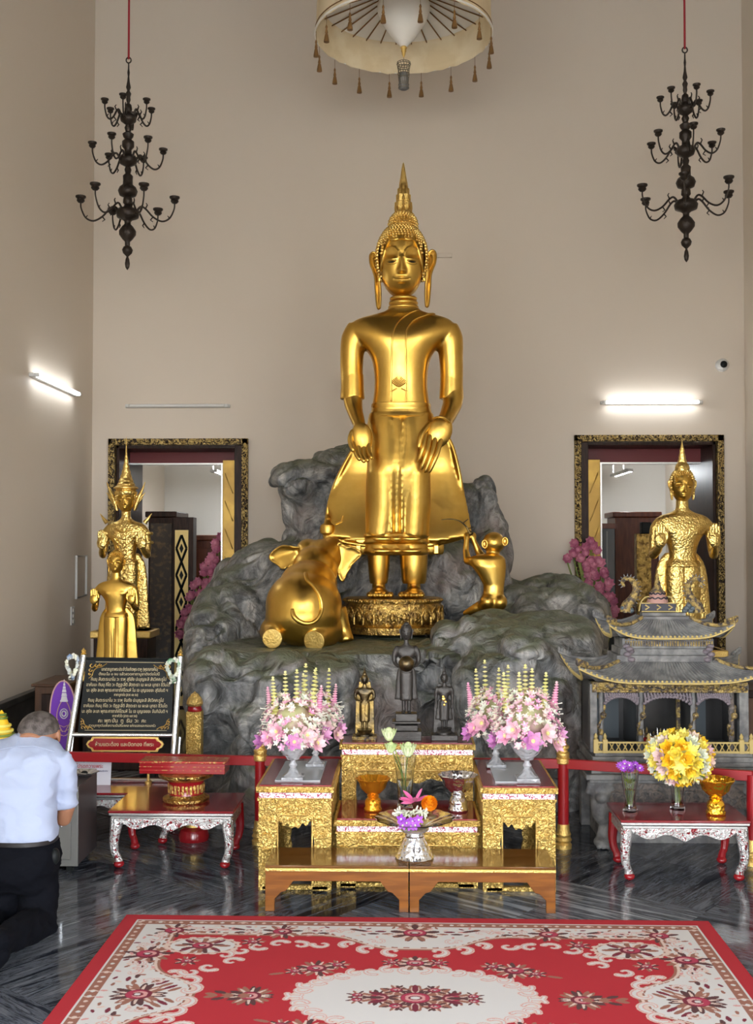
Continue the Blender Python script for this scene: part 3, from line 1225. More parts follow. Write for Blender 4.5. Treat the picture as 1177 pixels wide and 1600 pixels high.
# rolled edges
for sx, pts in ((-1, [(578, 665), (553, 700), (531, 740), (519, 770), (512, 800), (508, 836)]), (1, [(690, 668), (706, 695), (717, 735), (723, 770), (729, 800), (735, 836)])):
    rb.tube([q(x, y, .08 if y < 720 else .105) for x, y in smoothpath([(a, c_, 0) for a, c_ in pts], 4) for _ in (0,)] if False else [q(p.x, p.y, .17 if p.y < 770 else .17 - (p.y - 770) * .0018) for p in smoothpath([(a, c_, 0) for a, c_ in pts], 4)], 3.6 * s, 10)
bot = [(508, 836), (530, 845), (556, 850), (580, 852), (665, 852), (690, 848), (715, 842), (735, 836)]
rb.tube([q(p.x, p.y, .05) for p in smoothpath([(a, c_, 0) for a, c_ in bot], 4)], 4 * s, 10)
remeshed(rb, 'outer_robe', MT['gold'], root, voxel=.011, smooth=3)
rb = MB()
secs = [(835, 612, 84, 10), (852, 611, 84, 11), (863, 610.5, 84, 11.5), (867, 610.5, 82, 9)]
rb.rings([ringpts((cx - 630) * s, .10, (988 - py) * s, hw * s, hd * s, e=3, n=56) for py, cx, hw, hd in secs])
for x in (545, 560, 682):
    rb.bx((x - 630) * s - .02, (x - 630) * s + .02, .03, .1, (988 - 866) * s, (988 - 852) * s)
build(rb, 'under_robe', MT['gold'], root, bev=.006)
# lower legs and feet
for cx, w in ((592, 14.5), (647, 19)):
    b = MB()
    b.lathe([(w * s * .9, (988 - 912) * s), (w * s, (988 - 908) * s), ((w + 2.5) * s, (988 - 880) * s), ((w + 3) * s, (988 - 860) * s)], (q(cx, 988).x, .0, 0), 28, 1, .95)
    build(b, 'leg', MT['gold'], root)
    f = MB()
    fx = cx + (3 if cx < 600 else -3)
    f.tube([q(cx, 905, .02), q(cx, 922, .01)], [10 * s, 11 * s], 16)
    f.ell(q(cx, 926, -.06), (15 * s, .13, 8 * s))
    f.ell(q(fx - 2, 929, -.13), (21 * s, .09, 6 * s))
    for t in range(5):
        tx = fx + (-19 + t * 9) * .95
        f.tube([q(tx, 928, -.17), q(tx, 930, -.24)], [3.8 * s, 4 * s], 10, round_ends=True)
    remeshed(f, 'foot', MT['gold'], root, voxel=.008, smooth=2)
# belt
b = MB()
b.rings([ringpts((627 - 630) * s, 0, (988 - py) * s, hw * s, hd * s, e=2.4) for py, hw, hd in ((631, 44, 32), (632, 46.5, 35), (636, 47, 35.5), (639, 45.5, 34), (646, 46, 34), (650, 49, 36.5), (653, 49.5, 37), (655, 47, 34))])
build(b, 'belt', MT['gold'], root, ang=50)
# shoulder sash
bv = bvh_of([b_])
b = MB()
path1 = [(655, 486), (640, 494), (626, 505), (617, 520), (614, 536), (613, 560), (612, 600), (612, 632)]
path2 = [(690, 489), (672, 494), (652, 503), (640, 514), (635, 530), (635, 560), (635, 600), (635, 632)]
for pth in (path1, path2):
    pp = drape(bv, [((p.x - 630) * s, (988 - p.y) * s) for p in smoothpath([(a, c_, 0) for a, c_ in pth], 8)], .012)
    b.tube(pp, 1.5 * s, 6)
rows = 46
A = smoothpath([(a, c_, 0) for a, c_ in path1], 8)
B = smoothpath([(a, c_, 0) for a, c_ in path2], 8)
rs = []
for i in range(min(len(A), len(B))):
    row = []
    for j in range(7):
        t = j / 6
        p = A[i].lerp(B[i], t)
        h = drape(bv, [((p.x - 630) * s, (988 - p.y) * s)], .012)
        row.append(h[0] if h else None)
    if all(row):
        rs.append(row)
b.rings(rs, cap=False, closed=False)
build(b, 'shoulder_sash', MT['gold'], root, ang=60)
b = MB()
for k in range(6):
    w = 3 + k * 1.9
    pts = [(624 + t * w, 607 - k * 2.2 + (abs(t) ** 1.5) * (5 + k * .6) * -1 + k * 4.4 - 9) for t in [i / 6 - 1 for i in range(13)]]
    pp = drape(bv, [((x - 630) * s, (988 - y) * s) for x, y in pts], .014)
    if len(pp) > 2:
        b.tube(pp, 1.1 * s, 5)
for sx in (-1, 1):
    pp = drape(bv, [((624 + sx * (3 + i * 2.4) - 630) * s, (988 - 612 - i * 1.1) * s) for i in range(5)], .014)
    if len(pp) > 2:
        b.tube(pp, 1.3 * s, 5)
build(b, 'navel_relief', MT['gold'], root, ang=60)

# head
hc = q(628, 408)
tilt = Euler((R(3), 0, R(0)))
HW, HD, HH = 36.5 * s, 39 * s, 57 * s
hb = head_geo(HW, HD, HH, 150, 140)
ho = build(hb, 'head', MT['gold'], root, ang=180, loc=hc)
ho.rotation_euler = tilt
face_parts(ho, HW, HH, root, hc, tilt, MT['gold'], 1.0)
# hair cap + curls


def hairline(x, y, z):
    if y > 0.15:
        return z > -.55
    if abs(x) > .8:
        return z > -.62 and (y > -.35)
    lim = .52 + .03 * math.cos(abs(x) * 12) - .0 * x - max(0, abs(x) - .45) ** 1.6 * 2.6
    return z > lim


cap = MB()
cap.ell((0, .012, HH * .05), (HW * 1.10, HD * 1.08, HH * 1.0), 48, 40)
# keep only hair part
keep = []
for f in cap.f:
    c = sum((Vector(cap.v[i]) for i in f), Vector()) / len(f)
    if hairline(c.x / (HW * 1.10), c.y / (HD * 1.08), (c.z - HH * .05) / HH + .02):
        keep.append(f)
cap.f = keep
cap.m = [0] * len(keep)
cap.merge(curls(HW * 1.10, HD * 1.08, HH * 1.0, (0, .012, HH * .05), lambda x, y, z: hairline(x, y, z + .02), 4.9 * s, 2.5 * s))
co = build(cap, 'hair_curls', MT['gold_rough'], root, ang=50, loc=hc)
co.rotation_euler = tilt
b = MB()
# band along the hairline
pts = []
for k in range(41):
    x = -1.0 + 2 * k / 40
    ax = abs(x)
    z = .47 + .02 * math.cos(ax * 10) - max(0, ax - .45) ** 1.8 * 3.0
    z = max(z, -.75)
    xx = x * .96
    y = -math.sqrt(max(0.02, 1 - xx * xx - (z * .9) ** 2)) if abs(xx) < .97 else -.05
    pts.append((xx * HW * 1.02, y * HD * 1.03, z * HH))
b.tube(smoothpath(pts, 2), 1.9 * s, 6)
bo = build(b, 'hairline_band', MT['gold'], root, ang=60, loc=hc)
bo.rotation_euler = tilt
# ushnisha
uc = q(630, 353, .01)
b = MB()
b.ell(uc, (22 * s, 22 * s, 22 * s), 24, 16)
b.merge(curls(22 * s, 22 * s, 22 * s, uc, lambda x, y, z: z > -.3, 4.6 * s, 2.3 * s))
build(b, 'hair_topknot', MT['gold_rough'], root, ang=50)
b = MB()
fl = [(14, 334), (15, 331), (12, 327), (12.5, 322), (12, 312), (10, 311), (10.2, 300), (8.4, 299), (8.2, 290), (6.5, 289), (5.4, 280), (3.8, 270), (2.6, 260), (1.2, 251), (.2, 248.5)]
b.lathe([(r_ * s, (988 - py) * s) for r_, py in fl], (q(631, 988).x, .01, 0), 20, 1, .8, wob=lambda a, z: 1 + .14 * math.cos(a * 6))
for k in range(5):
    py = 326 - k * 9
    w = 12 - k * 1.9
    for a in (0, 60, 120, 180, 240, 300):
        aa = R(a - 90)
        cx, cy = q(631, 988).x + w * s * math.cos(aa), .01 + w * s * .8 * math.sin(aa)
        b.lathe([(3.4 * s, 0), (2.6 * s, 5 * s), (.2 * s, 11 * s)], (cx, cy, (988 - py - 2) * s), 6)
build(b, 'flame_finial', MT['gold_rough'], root, ang=50)
for sx, cx, cy in ((-1, 591.5, 413), (1, 668, 410)):
    b = ear_geo(sx, HH * 1.0, 1.0)
    eo = build(b, 'ear', MT['gold'], root, ang=60, loc=q(cx, cy, .01))
    eo.rotation_euler = (R(0), R(0), R(-sx * 20))
b = MB()
for py, w in ((466, 21), (473, 22.5), (480, 23.5)):
    b.rings([ringpts((631 - 630) * s, -.002, (988 - py - d) * s, ww * s, ww * .92 * s, e=2) for d, ww in ((3, w - 1.5), (1.5, w + .4), (-1.5, w + .4), (-3, w - 1.5))])
build(b, 'neck_rings', MT['gold'], root, ang=60)

# ---- lotus pedestal
pr = thing('lotus_pedestal', 'round gilded lotus petal pedestal under the giant statue', 'pedestal', at(614, 988, YS))
b = MB()
b.lathe([(74 * s, 0), (75 * s, .02), (75 * s, .05), (72 * s, .055), (69 * s, .065), (72 * s, .09), (76 * s, .14), (77.5 * s, .19), (75 * s, .225), (76.5 * s, .235), (76.5 * s, .26), (74 * s, .265)], n=64, sy=.85)
build(b, 'base_drum', MT['gold_lotus'], pr)
b = MB()
for k in range(26):
    a = 2 * PI * k / 26
    M_ = Matrix.Rotation(a, 4, 'Z')
    for (off, z0, hh_, ww_) in ((76, .075, .125, .045),):
        pts = [(-ww_, 0), (-ww_ * 1.0, hh_ * .5), (0, hh_), (ww_ * 1.0, hh_ * .5), (ww_, 0)]
        X = Matrix.Diagonal((1, .85, 1, 1)) @ M_ @ Matrix.Translation((0, -off * s, z0))
        b.tube(smoothpath([(x, -.008, z) for x, z in pts], 4), .007, 6, X=X)
        b.ell((0, -.004, hh_ * .45), (.02, .012, .035), 8, 6, X=X)
build(b, 'petals', MT['gold_lotus'], pr, ang=60)
b = MB()
for k in range(90):
    a = 2 * PI * k / 90
    b.ell((76.5 * s * math.cos(a), .85 * 76.5 * s * math.sin(a), .247), .011, 6, 5)
build(b, 'bead_rim', MT['gold_lotus'], pr, ang=60)

# ================================================================== elephant
YE = 7.82
s2 = YE / F
er = thing('elephant_statue', 'gilded kneeling elephant seen from behind on a rock ledge', 'statue', at(476, 1012, YE))


def e(px, py, y=0.0):
    return at(px, py, YE + y * .8) - at(476, 1012, YE)


b = MB()
b.ell(e(475, 946, .05), (60 * s2, .34, 56 * s2), 36, 24)
b.ell(e(474, 962, .0), (59 * s2, .31, 48 * s2), 36, 24)
b.ell(e(482, 915, .25), (47 * s2, .34, 40 * s2), 32, 20)
b.ell(e(492, 892, .52), (38 * s2, .22, 42 * s2), 28, 18)
b.ell(e(503, 872, .66), (36 * s2, .2, 32 * s2), 28, 18)
b.ell(e(482, 860, .70), (21 * s2, .15, 20 * s2), 20, 14)
b.ell(e(517, 859, .70), (24 * s2, .15, 21 * s2), 20, 14)
b.tube([e(427, 985, -.02), e(426, 997, -.3)], [22 * s2, 14.5 * s2], 20)
b.tube([e(508, 982, .0), e(492, 1001, -.33)], [30 * s2, 15.5 * s2], 20)
b.tube([e(528, 950, .3), e(537, 985, .32), e(541, 1003, .3)], [14 * s2, 12 * s2, 14 * s2], 16)
b.tube([e(450, 950, .5), e(448, 1003, .5)], [14 * s2, 13 * s2], 16)
# spine groove and trunk
b.tube([e(515, 870, .8), e(520, 880, .98), e(512, 850, 1.05), e(508, 835, .98)], [14 * s2, 9 * s2, 7 * s2, 6 * s2], 14)
ebo = remeshed(b, 'body', MT['gold'], er, voxel=.012, smooth=9)
b = MB()
b.tube([e(426, 997, -.3), e(425.5, 998, -.325)], [15 * s2, 15.4 * s2], 24)
build(b, 'foot_sole', MT['gold_rough'], er, bev=.005)
b = MB()
b.tube([e(492, 1001, -.33), e(490.5, 1002, -.355)], [16 * s2, 16.4 * s2], 24)
build(b, 'foot_sole', MT['gold_rough'], er, bev=.005)
b = MB()
tp = [(476, 897, -.10), (480, 906, -.20), (490, 915, -.26), (500, 930, -.30), (504, 948, -.315), (499, 964, -.31), (488, 972, -.30), (474, 971, -.31), (462, 962, -.31), (459, 950, -.315)]
ebv = bvh_of([ebo])
b.tube(drape(ebv, [(e(p.x, p.y, -.25).x, e(p.x, p.y, -.25).z) for p in smoothpath([(a_, b2_, 0) for a_, b2_, c2_ in tp], 5)], .004), smoothlist([3.6 * s2, 3.4 * s2, 3.1 * s2, 3 * s2, 3 * s2, 3 * s2, 3.4 * s2, 3.8 * s2, 4 * s2, 2.4 * s2], 5), 10)
build(b, 'tail', MT['gold'], er, ang=80)
for sx, poly in ((-1, [(472, 856), (452, 852), (442, 851), (430, 857), (420, 868), (422, 876), (434, 884), (441, 890), (458, 884), (472, 872)]), (1, [(528, 846), (540, 852), (555, 855), (566, 864), (562, 872), (552, 882), (544, 895), (536, 910), (528, 900), (524, 870)])):
    b = MB()
    c = [sum(p[0] for p in poly) / len(poly), sum(p[1] for p in poly) / len(poly)]
    rs = []
    for y, k in ((.57, .8), (.55, .97), (.58, 1.0), (.61, .97), (.62, .8)):
        rs.append([e(c[0] + (p.x - c[0]) * k, c[1] + (p.y - c[1]) * k, y + sx * 0 + abs(p.x - (457 if sx < 0 else 530)) * .0016) for p in smoothpath([(a, d, 0) for a, d in poly], 4, closed=True)])
    b.rings(rs)
    remeshed(b, 'ear', MT['gold'], er, voxel=.01, smooth=4)
wj = MB()
wj.lathe([(10 * s2, 0), (7 * s2, .01), (6 * s2, .03), (12.5 * s2, .05), (13.5 * s2, .08), (12 * s2, .11), (6.5 * s2, .125), (4 * s2, .15), (5 * s2, .165), (2 * s2, .19), (3.3 * s2, .205), (1 * s2, .25)], e(512, 843, .92), 24)
wj.tube([e(524, 818, .92), e(534, 814, .92), e(536, 806, .92)], [3 * s2, 2 * s2, 1.5 * s2], 8)
build(wj, 'water_jar', MT['gold'], er, ang=40)

# ================================================================== monkey
YM = 8.1
s3 = YM / F
mr_ = thing('monkey_statue', 'small gilded kneeling monkey seen from behind raising an offering', 'statue', at(763, 955, YM))


def mk(px, py, y=0.0):
    return at(px, py, YM + y) - at(763, 955, YM)


b = MB()
b.ell(mk(772, 848, .03), (17.5 * s3, .085, 17 * s3), 24, 16)
b.tube([mk(771, 862, .02), mk(769, 872, .02)], [10 * s3, 12 * s3], 14)
b.rings([ringpts((cx - 763) * s3, 0, (955 - py) * s3, w_ * s3, d_ * s3, e=2.2) for py, cx, w_, d_ in ((866, 764, 12, 9), (869, 763, 23, 13), (874, 762, 28, 17), (885, 764, 27, 19), (900, 769, 21, 17), (915, 772, 16, 15), (926, 771, 16, 16), (936, 770, 20, 18), (945, 769, 22, 18), (953, 768, 18, 15))])
b.ell(mk(781, 941, -.03), (12 * s3, .075, 13 * s3))
b.ell(mk(762, 940, -.03), (12 * s3, .075, 13 * s3))
b.tube([mk(740, 877, 0), mk(731, 876, .06), mk(728, 860, .1), mk(730, 838, .12)], [8.5 * s3, 7 * s3, 5 * s3, 4 * s3], 12, round_ends=True)
b.tube([mk(757, 874, .1), mk(748, 862, .14), mk(742, 848, .14), mk(738, 838, .14)], [7 * s3, 6 * s3, 4.5 * s3, 4 * s3], 12, round_ends=True)
b.ell(mk(729, 838, .13), (5 * s3, .018, 7 * s3)); b.ell(mk(740, 838, .15), (5 * s3, .018, 7 * s3))
b.tube([mk(764, 942, .02), mk(745, 951, .05), mk(728, 958, .1)], [12 * s3, 9 * s3, 5 * s3], 14, round_ends=True)
b.tube([mk(781, 946, .0), mk(774, 955, -.04), mk(760, 957, .02)], [9 * s3, 7 * s3, 5 * s3], 14, round_ends=True)
remeshed(b, 'body', MT['gold'], mr_, voxel=.0075, smooth=5)
for px, py, yy in ((757, 850, -.03), (789, 846, -.01)):
    b = MB()
    b.tube(smoothpath([(mk(px, py).x + 4 * s3 * math.cos(a), yy - .01, mk(px, py).z + 6 * s3 * math.sin(a)) for a in [i * PI / 4 for i in range(8)]], 3, True), 1.5 * s3, 6, closed=True)
    b.ell(mk(px, py, yy + .005), (4 * s3, .012, 6 * s3), 12, 8)
    build(b, 'ear', MT['gold'], mr_, ang=80)
b = MB()
b.tube([mk(*p) for p in smoothpath([(690, 812, .1), (705, 811, .1), (718, 814, .1), (728, 822, .12), (734, 832, .12)], 3)], smoothlist([.6 * s3, .8 * s3, 1 * s3, 1.3 * s3, 2 * s3], 3), 6)
b.tube([mk(724, 817, .11), mk(732, 811, .1)], .7 * s3, 5)
b.tube([mk(730, 826, .12), mk(740, 824, .1)], .7 * s3, 5)
b.ell(mk(735, 833, .13), (5 * s3, .02, 4 * s3), 12, 8)
build(b, 'branch', MT['bronze2'], mr_, ang=80)

# ================================================================== rock mound
rk = MB()


def rb_(px, py, Y, rx, ry, rz, rot=None):
    k = Y / F
    c = at(px, py, Y)
    rk.ell(c, (rx * k, ry, rz * k), 28, 18, rot=rot)


def sbox(x0, x1, y0, y1, z0, z1, e_=4.0):
    """superellipsoid block"""
    c = ((x0 + x1) / 2, (y0 + y1) / 2, (z0 + z1) / 2)
    r_ = ((x1 - x0) / 2, (y1 - y0) / 2, (z1 - z0) / 2)
    rs = []
    sg = lambda v, p: math.copysign(abs(v) ** p, v)
    for i in range(25):
        ph = -PI / 2 + PI * i / 24
        cr = max(abs(math.cos(ph)) ** (2 / e_), 1e-3)
        rs.append([(c[0] + r_[0] * cr * sg(math.cos(t), 2 / e_), c[1] + r_[1] * cr * sg(math.sin(t), 2 / e_), c[2] + r_[2] * sg(math.sin(ph), 2 / e_)) for t in [2 * PI * j / 32 for j in range(32)]])
    rk.rings(rs)


# terraces
sbox(X_(296, 7.6), X_(700, 7.6), 7.15, 10.2, -.3, .965, 6)          # main ledge
sbox(X_(288, 7.4), X_(560, 7.4), 6.95, 9.3, -.3, .86, 4)
sbox(X_(560, 7.4), X_(700, 7.4), 7.35, 9.0, -.3, .96, 5)
rb_(440, 1030, 7.9, 120, .7, 22)
# front left bulges
rb_(425, 1062, 7.05, 72, .3, 42)
rb_(395, 1140, 6.95, 48, .38, 60)
rb_(410, 1230, 6.85, 50, .42, 90)
rb_(335, 1075, 7.2, 58, .42, 75)
rb_(318, 1190, 7.25, 32, .4, 130)
rb_(520, 1100, 7.2, 60, .3, 75)
rb_(360, 1275, 6.85, 40, .35, 55)
# left slope
rb_(425, 985, 9.2, 112, .75, 150)
rb_(365, 1000, 8.7, 68, .6, 110)
rb_(335, 1030, 8.3, 52, .6, 85)
rb_(450, 930, 8.9, 75, .5, 85)
# column and overhanging cap
rb_(497, 745, 9.7, 80, .45, 33)
rb_(470, 752, 9.55, 54, .4, 36)
rb_(540, 730, 9.8, 72, .4, 38)
rb_(600, 742, 9.9, 90, .35, 48)
rb_(485, 815, 9.75, 50, .42, 85)
rb_(535, 830, 9.6, 46, .42, 95)
# behind the statue
rb_(620, 850, 9.75, 130, .42, 125)
rb_(690, 830, 9.7, 68, .4, 110)
rb_(748, 830, 9.6, 50, .38, 95)
rb_(762, 900, 9.5, 44, .4, 110)
rb_(700, 930, 9.2, 60, .5, 110)
rb_(620, 945, 9.5, 120, .5, 100)
# right mound
rb_(870, 948, 9.2, 78, .6, 57)
rb_(905, 975, 9.0, 42, .5, 78)
rb_(820, 985, 9.0, 60, .6, 75)
sbox(X_(720, 8.6), X_(940, 8.6), 7.9, 9.8, -.3, 1.0, 4)
# right front boulder
rb_(765, 1010, 7.7, 76, .55, 52)
rb_(850, 1005, 7.75, 82, .5, 46)
rb_(800, 1060, 7.4, 95, .55, 88)
rb_(690, 1030, 7.75, 45, .45, 62)
rb_(655, 1075, 7.6, 50, .35, 60)
rb_(668, 1022, 7.55, 30, .4, 30)
rb_(812, 1022, 7.1, 62, .32, 42)
rb_(750, 1090, 7.2, 62, .42, 95)
rb_(900, 1045, 7.7, 52, .5, 78)
rb_(860, 1130, 7.3, 62, .5, 130)
rb_(760, 1200, 7.3, 70, .5, 110)
sbox(X_(690, 7.4), X_(925, 7.4), 6.95, 8.6, -.3, .62, 4)
sbox(X_(560, 7.4), X_(700, 7.4), 7.0, 7.7, -.3, .45, 5)


def rockpost(co, no):
    out = co.copy()
    for i in range(len(co)):
        p = Vector(co[i])
        n_ = Vector(no[i])
        v = noise.noise(p * 1.3) * .07 + noise.noise(p * 3.1 + Vector((3, 1, 7))) * .045
        r1 = 1 - abs(noise.noise(p * 2.2 + Vector((9, 4, 2))))
        v -= (r1 ** 7) * .075
        r2 = 1 - abs(noise.noise(Vector((p.x * 3.3, p.y * 3.3, p.z * 2.1)) + Vector((1, 8, 5))))
        v -= (r2 ** 8) * .03
        # vertical drip-like grooves on steep faces
        st = 1 - abs(n_.z)
        v += st * noise.noise(Vector((p.x * 6, p.y * 6, p.z * .9))) * .05
        v += noise.noise(p * 9) * .013
        # flat zones where sculptures stand
        out[i] = p + n_ * v
        if n_.z > .6 and .86 < p.z < 1.07 and p.y > 7.2 and -1.4 < p.x < .3:
            out[i][2] = .958 + (out[i][2] - .958) * .22
    return out


ro = remeshed(rk, 'rock_mound', MT['rock'], None, voxel=.028, smooth=4, post=rockpost)
tag(ro, 'large grey painted rock mound with ledges and boulders behind the altar', 'rocks')
# ================================================================== altar furniture
def apron_poly(w, h, leg, ap, kind='gilt'):
    """front face polygon of a small table: width w, height h, leg width, apron depth; wavy opening"""
    hw = w / 2
    P = [(-hw, 0), (-hw, h), (hw, h), (hw, 0), (hw - leg, 0)]
    z0 = h - ap
    n = 26
    pts = []
    # right leg inner edge scalloped going up
    m = 7
    for i in range(m + 1):
        t = i / m
        inn = leg * (1.0 - .10 * t) + (.008 if i % 2 else 0)
        pts.append((hw - inn, t * z0 * .9))
    for i in range(n + 1):
        t = i / n
        x = (hw - leg * 1.05) * (1 - 2 * t)
        z = z0 + .012 * math.sin(t * PI * 9) * .8 - .008 * math.cos((t - .5) * PI * 2) + .018 - .012 * math.exp(-((t - .5) / .07) ** 2)
        pts.append((x, z))
    for i in range(m, -1, -1):
        t = i / m
        inn = leg * (1.0 - .10 * t) + (.008 if i % 2 else 0)
        pts.append((-(hw - inn), t * z0 * .9))
    P += pts + [(-hw + leg, 0)]
    return P


def scrolls(b, x0, x1, z, y, sz, r_):
    n = max(1, int((x1 - x0) / (sz * 2.2)))
    st = (x1 - x0) / n
    for i in range(n):
        cx = x0 + (i + .5) * st
        sg = 1 if i % 2 else -1
        pts = []
        for k in range(16):
            a = k / 15 * 3.6 * PI / 2
            rr_ = sz * (1 - k / 18)
            pts.append((cx + sg * (rr_ * math.cos(a) - sz * .0), y, z + rr_ * .62 * math.sin(a)))
        b.tube(pts, [r_ * (1 - k / 22) for k in range(16)], 5)
        b.ell((cx + sg * sz * .9, y, z + sz * .45), (sz * .35, r_, sz * .2), 6, 5)


def gilt_table(x0, x1, y0, y1, z1, label, name='altar_table', cat='table', leg=.088, ap=.15, rail=True, z0=0.0, front_mask=None):
    w = x1 - x0
    d = y1 - y0
    r = thing(name, label, cat, ((x0 + x1) / 2, (y0 + y1) / 2, z0), 0, 'carved gilt altar tables in the stepped set')
    h = z1 - z0
    hw, hd = w / 2, d / 2
    b = MB(); b.box((0, 0, h - .004), (w - .012, d - .012, .008)); build(b, 'tabletop', MT['red_lac'], r, bev=.002)
    b = MB()
    b.bx(-hw - .008, hw + .008, -hd - .008, hd + .008, h - .034, h - .006)
    b.bx(-hw - .002, hw + .002, -hd - .002, hd + .002, h - .075, h - .062)
    n = int(w / .022)
    for k in range(n):
        x = -hw + (k + .5) * w / n
        b.ell((x, -hd - .008, h - .026), (.009, .007, .008), 6, 5)
    build(b, 'cornice', MT['gold_carved'], r, bev=.005)
    b = MB(); b.bx(-hw + .006, hw - .006, -hd + .006, hd - .006, h - .062, h - .034); build(b, 'inlay_band', MT['inlay'], r)
    t = .03
    hb_ = h - .075
    b = MB()
    b.prism(apron_poly(w - .01, hb_, leg, ap), -hd, -hd + t)
    scrolls(b, -hw + leg, hw - leg, hb_ - ap * .30, -hd - .002, .026, .006)
    scrolls(b, -hw + leg * 1.6, hw - leg * 1.6, hb_ - ap * .74, -hd - .002, .026, .0065)
    nn = max(2, int(hb_ / .075))
    for k in range(nn):
        for sx in (-1, 1):
            scrolls(b, sx * (hw - leg * .55) - .028, sx * (hw - leg * .55) + .028, (k + .5) * hb_ * .86 / nn, -hd - .002, .024, .006)
    build(b, 'front_apron', MT['gold_carved'], r)
    b = MB()
    # inset moulding line
    ml = [(-hw + leg * 1.1, -hd - .004, 0.02), (-hw + leg * 1.1, -hd - .004, hb_ - ap * .58), (-hw + leg * 1.3, -hd - .004, hb_ - ap * .5), (hw - leg * 1.3, -hd - .004, hb_ - ap * .5), (hw - leg * 1.1, -hd - .004, hb_ - ap * .58), (hw - leg * 1.1, -hd - .004, .02)]
    b.tube(ml, .0045, 6)
    build(b, 'moulding_line', MT['gold_paint'], r)
    b = MB(); b.prism(apron_poly(w - .01, hb_, leg, ap), hd - t, hd); build(b, 'rear_apron', MT['gold_carved'], r)
    for sx in (-1, 1):
        b = MB()
        X = Matrix.Rotation(PI / 2, 4, 'Z')
        b.prism(apron_poly(d - .07, hb_, leg, ap), -.012, .012, X=Matrix.Translation((sx * (hw - .02), 0, 0)) @ X)
        build(b, 'side_apron', MT['gold_carved'], r)
    if rail:
        b = MB(); b.bx(-hw + .02, hw - .02, -hd + .0, -hd + .03, .0, .022); build(b, 'foot_rail', MT['gold_carved'], r, bev=.004)
    return r


YA = 5.377
zs = Z_(1228, YA)
xa0, xa1, xa2, xa3 = X_(404, YA), X_(520, YA), X_(752, YA), X_(868, YA)
gilt_table(xa0, xa1, YA, 6.05, zs, 'carved gilt table with red top at the left end of the altar steps', ap=.13)
gilt_table(xa2, xa3, YA, 6.05, zs, 'carved gilt table with red top at the right end of the altar steps', ap=.13)
YS2 = 5.43
zm = Z_(1280, YS2)
gilt_table(xa1 + .012, xa2 - .012, YS2, 5.84, zm, 'lowest middle gilt altar step holding the vase and two bowls', ap=.10)
YH = 5.87
zh = Z_(1161, YH)
gilt_table(X_(533, YH), X_(740, YH), YH, 6.09, zh, 'tall rear gilt altar table carrying three small bronze statues', ap=.135, leg=.07)
# long foot rail in front
# ---- benches
YBn = 5.07
zb = Z_(1353, YBn)
for (a, c_, lab) in ((416, 638, 'left low brown varnished bench in front of the gilt altar'), (640, 866, 'right low brown varnished bench in front of the gilt altar')):
    x0, x1 = X_(a, YBn), X_(c_, YBn)
    r = thing('low_bench', lab, 'bench', ((x0 + x1) / 2, YBn, 0), 0, 'low benches before the altar')
    w = (x1 - x0) / 2
    dB = .295
    b = MB(); b.bx(-w, w, -.005, dB, zb - .012, zb); build(b, 'bench_top', MT['bench_top'], r, bev=.003)
    b = MB(); b.bx(-w - .002, w + .002, -.008, dB, zb - .026, zb - .012); build(b, 'gilt_edge_strip', MT['gold_paint'], r, bev=.002)
    lw = .042
    hh_ = zb - .026
    poly = [(-w, 0), (-w, hh_), (w, hh_), (w, 0), (w - lw, 0), (w - lw, .055), (w - lw - .03, .085), (w - lw - .05, .09), (w - lw - .085, hh_ - .045), (-(w - lw - .085), hh_ - .045), (-(w - lw - .05), .09), (-(w - lw - .03), .085), (-(w - lw), .055), (-(w - lw), 0)]
    b = MB(); b.prism(poly, 0, .025); build(b, 'front_frame', MT['bench'], r, bev=.002)
    b = MB(); b.prism(poly, dB - .025, dB - .002); build(b, 'rear_frame', MT['bench'], r, bev=.002)
    for sx in (-1, 1):
        b = MB(); b.bx(sx * w, sx * (w - .02), .027, dB - .027, hh_ - .06, hh_ - .001); build(b, 'side_rail', MT['bench'], r)

# ================================================================== railing
def post(b, g_, p, hgt):
    pass


rr_ = thing('railing', 'low red lacquered railing with gilt bulb finials around the altar', 'railing', (0, 6.2, 0))
pts_r = [(at(100, 1182, 6.30)), (at(407, 1188, 6.2)), (at(880, 1193, 6.16)), (at(1176, 1211, 5.86)), (at(1240, 1216, 5.80))]
zr = .455
PP = [Vector((p.x, p.y - 6.2, zr)) for p in pts_r]
for i in range(len(PP) - 1):
    b = MB()
    a, c_ = PP[i], PP[i + 1]
    m_ = (a + c_) / 2
    L_ = (c_ - a).length
    b.box(m_, (L_, .03, .052), rz=math.atan2(c_.y - a.y, c_.x - a.x))
    build(b, 'rail', MT['red_rail'], rr_, bev=.003)
for i in (1, 2, 3):
    p = PP[i]
    b = MB()
    b.lathe([(.03, .09), (.03, .46)], (p.x, p.y, 0), 20)
    build(b, 'post', MT['red_rail'], rr_)
    b = MB()
    if i < 3:
      b.lathe([(.034, .455), (.038, .46), (.038, .485), (.032, .49), (.036, .50), (.036, .515), (.028, .52), (.024, .53), (.034, .54), (.034, .552), (.022, .56), (.018, .572), (.022, .585), (.012, .60), (.001, .607)], (p.x, p.y, 0), 24)
    if i < 3:
        build(b, 'finial', MT['gold_paint'], rr_)
    b = MB()
    b.lathe([(.045, 0), (.046, .02), (.038, .03), (.046, .045), (.038, .06), (.042, .075), (.036, .09), (.033, .12), (.031, .13)], (p.x, p.y, 0), 24)
    build(b, 'post_base', MT['gold_paint'], rr_)
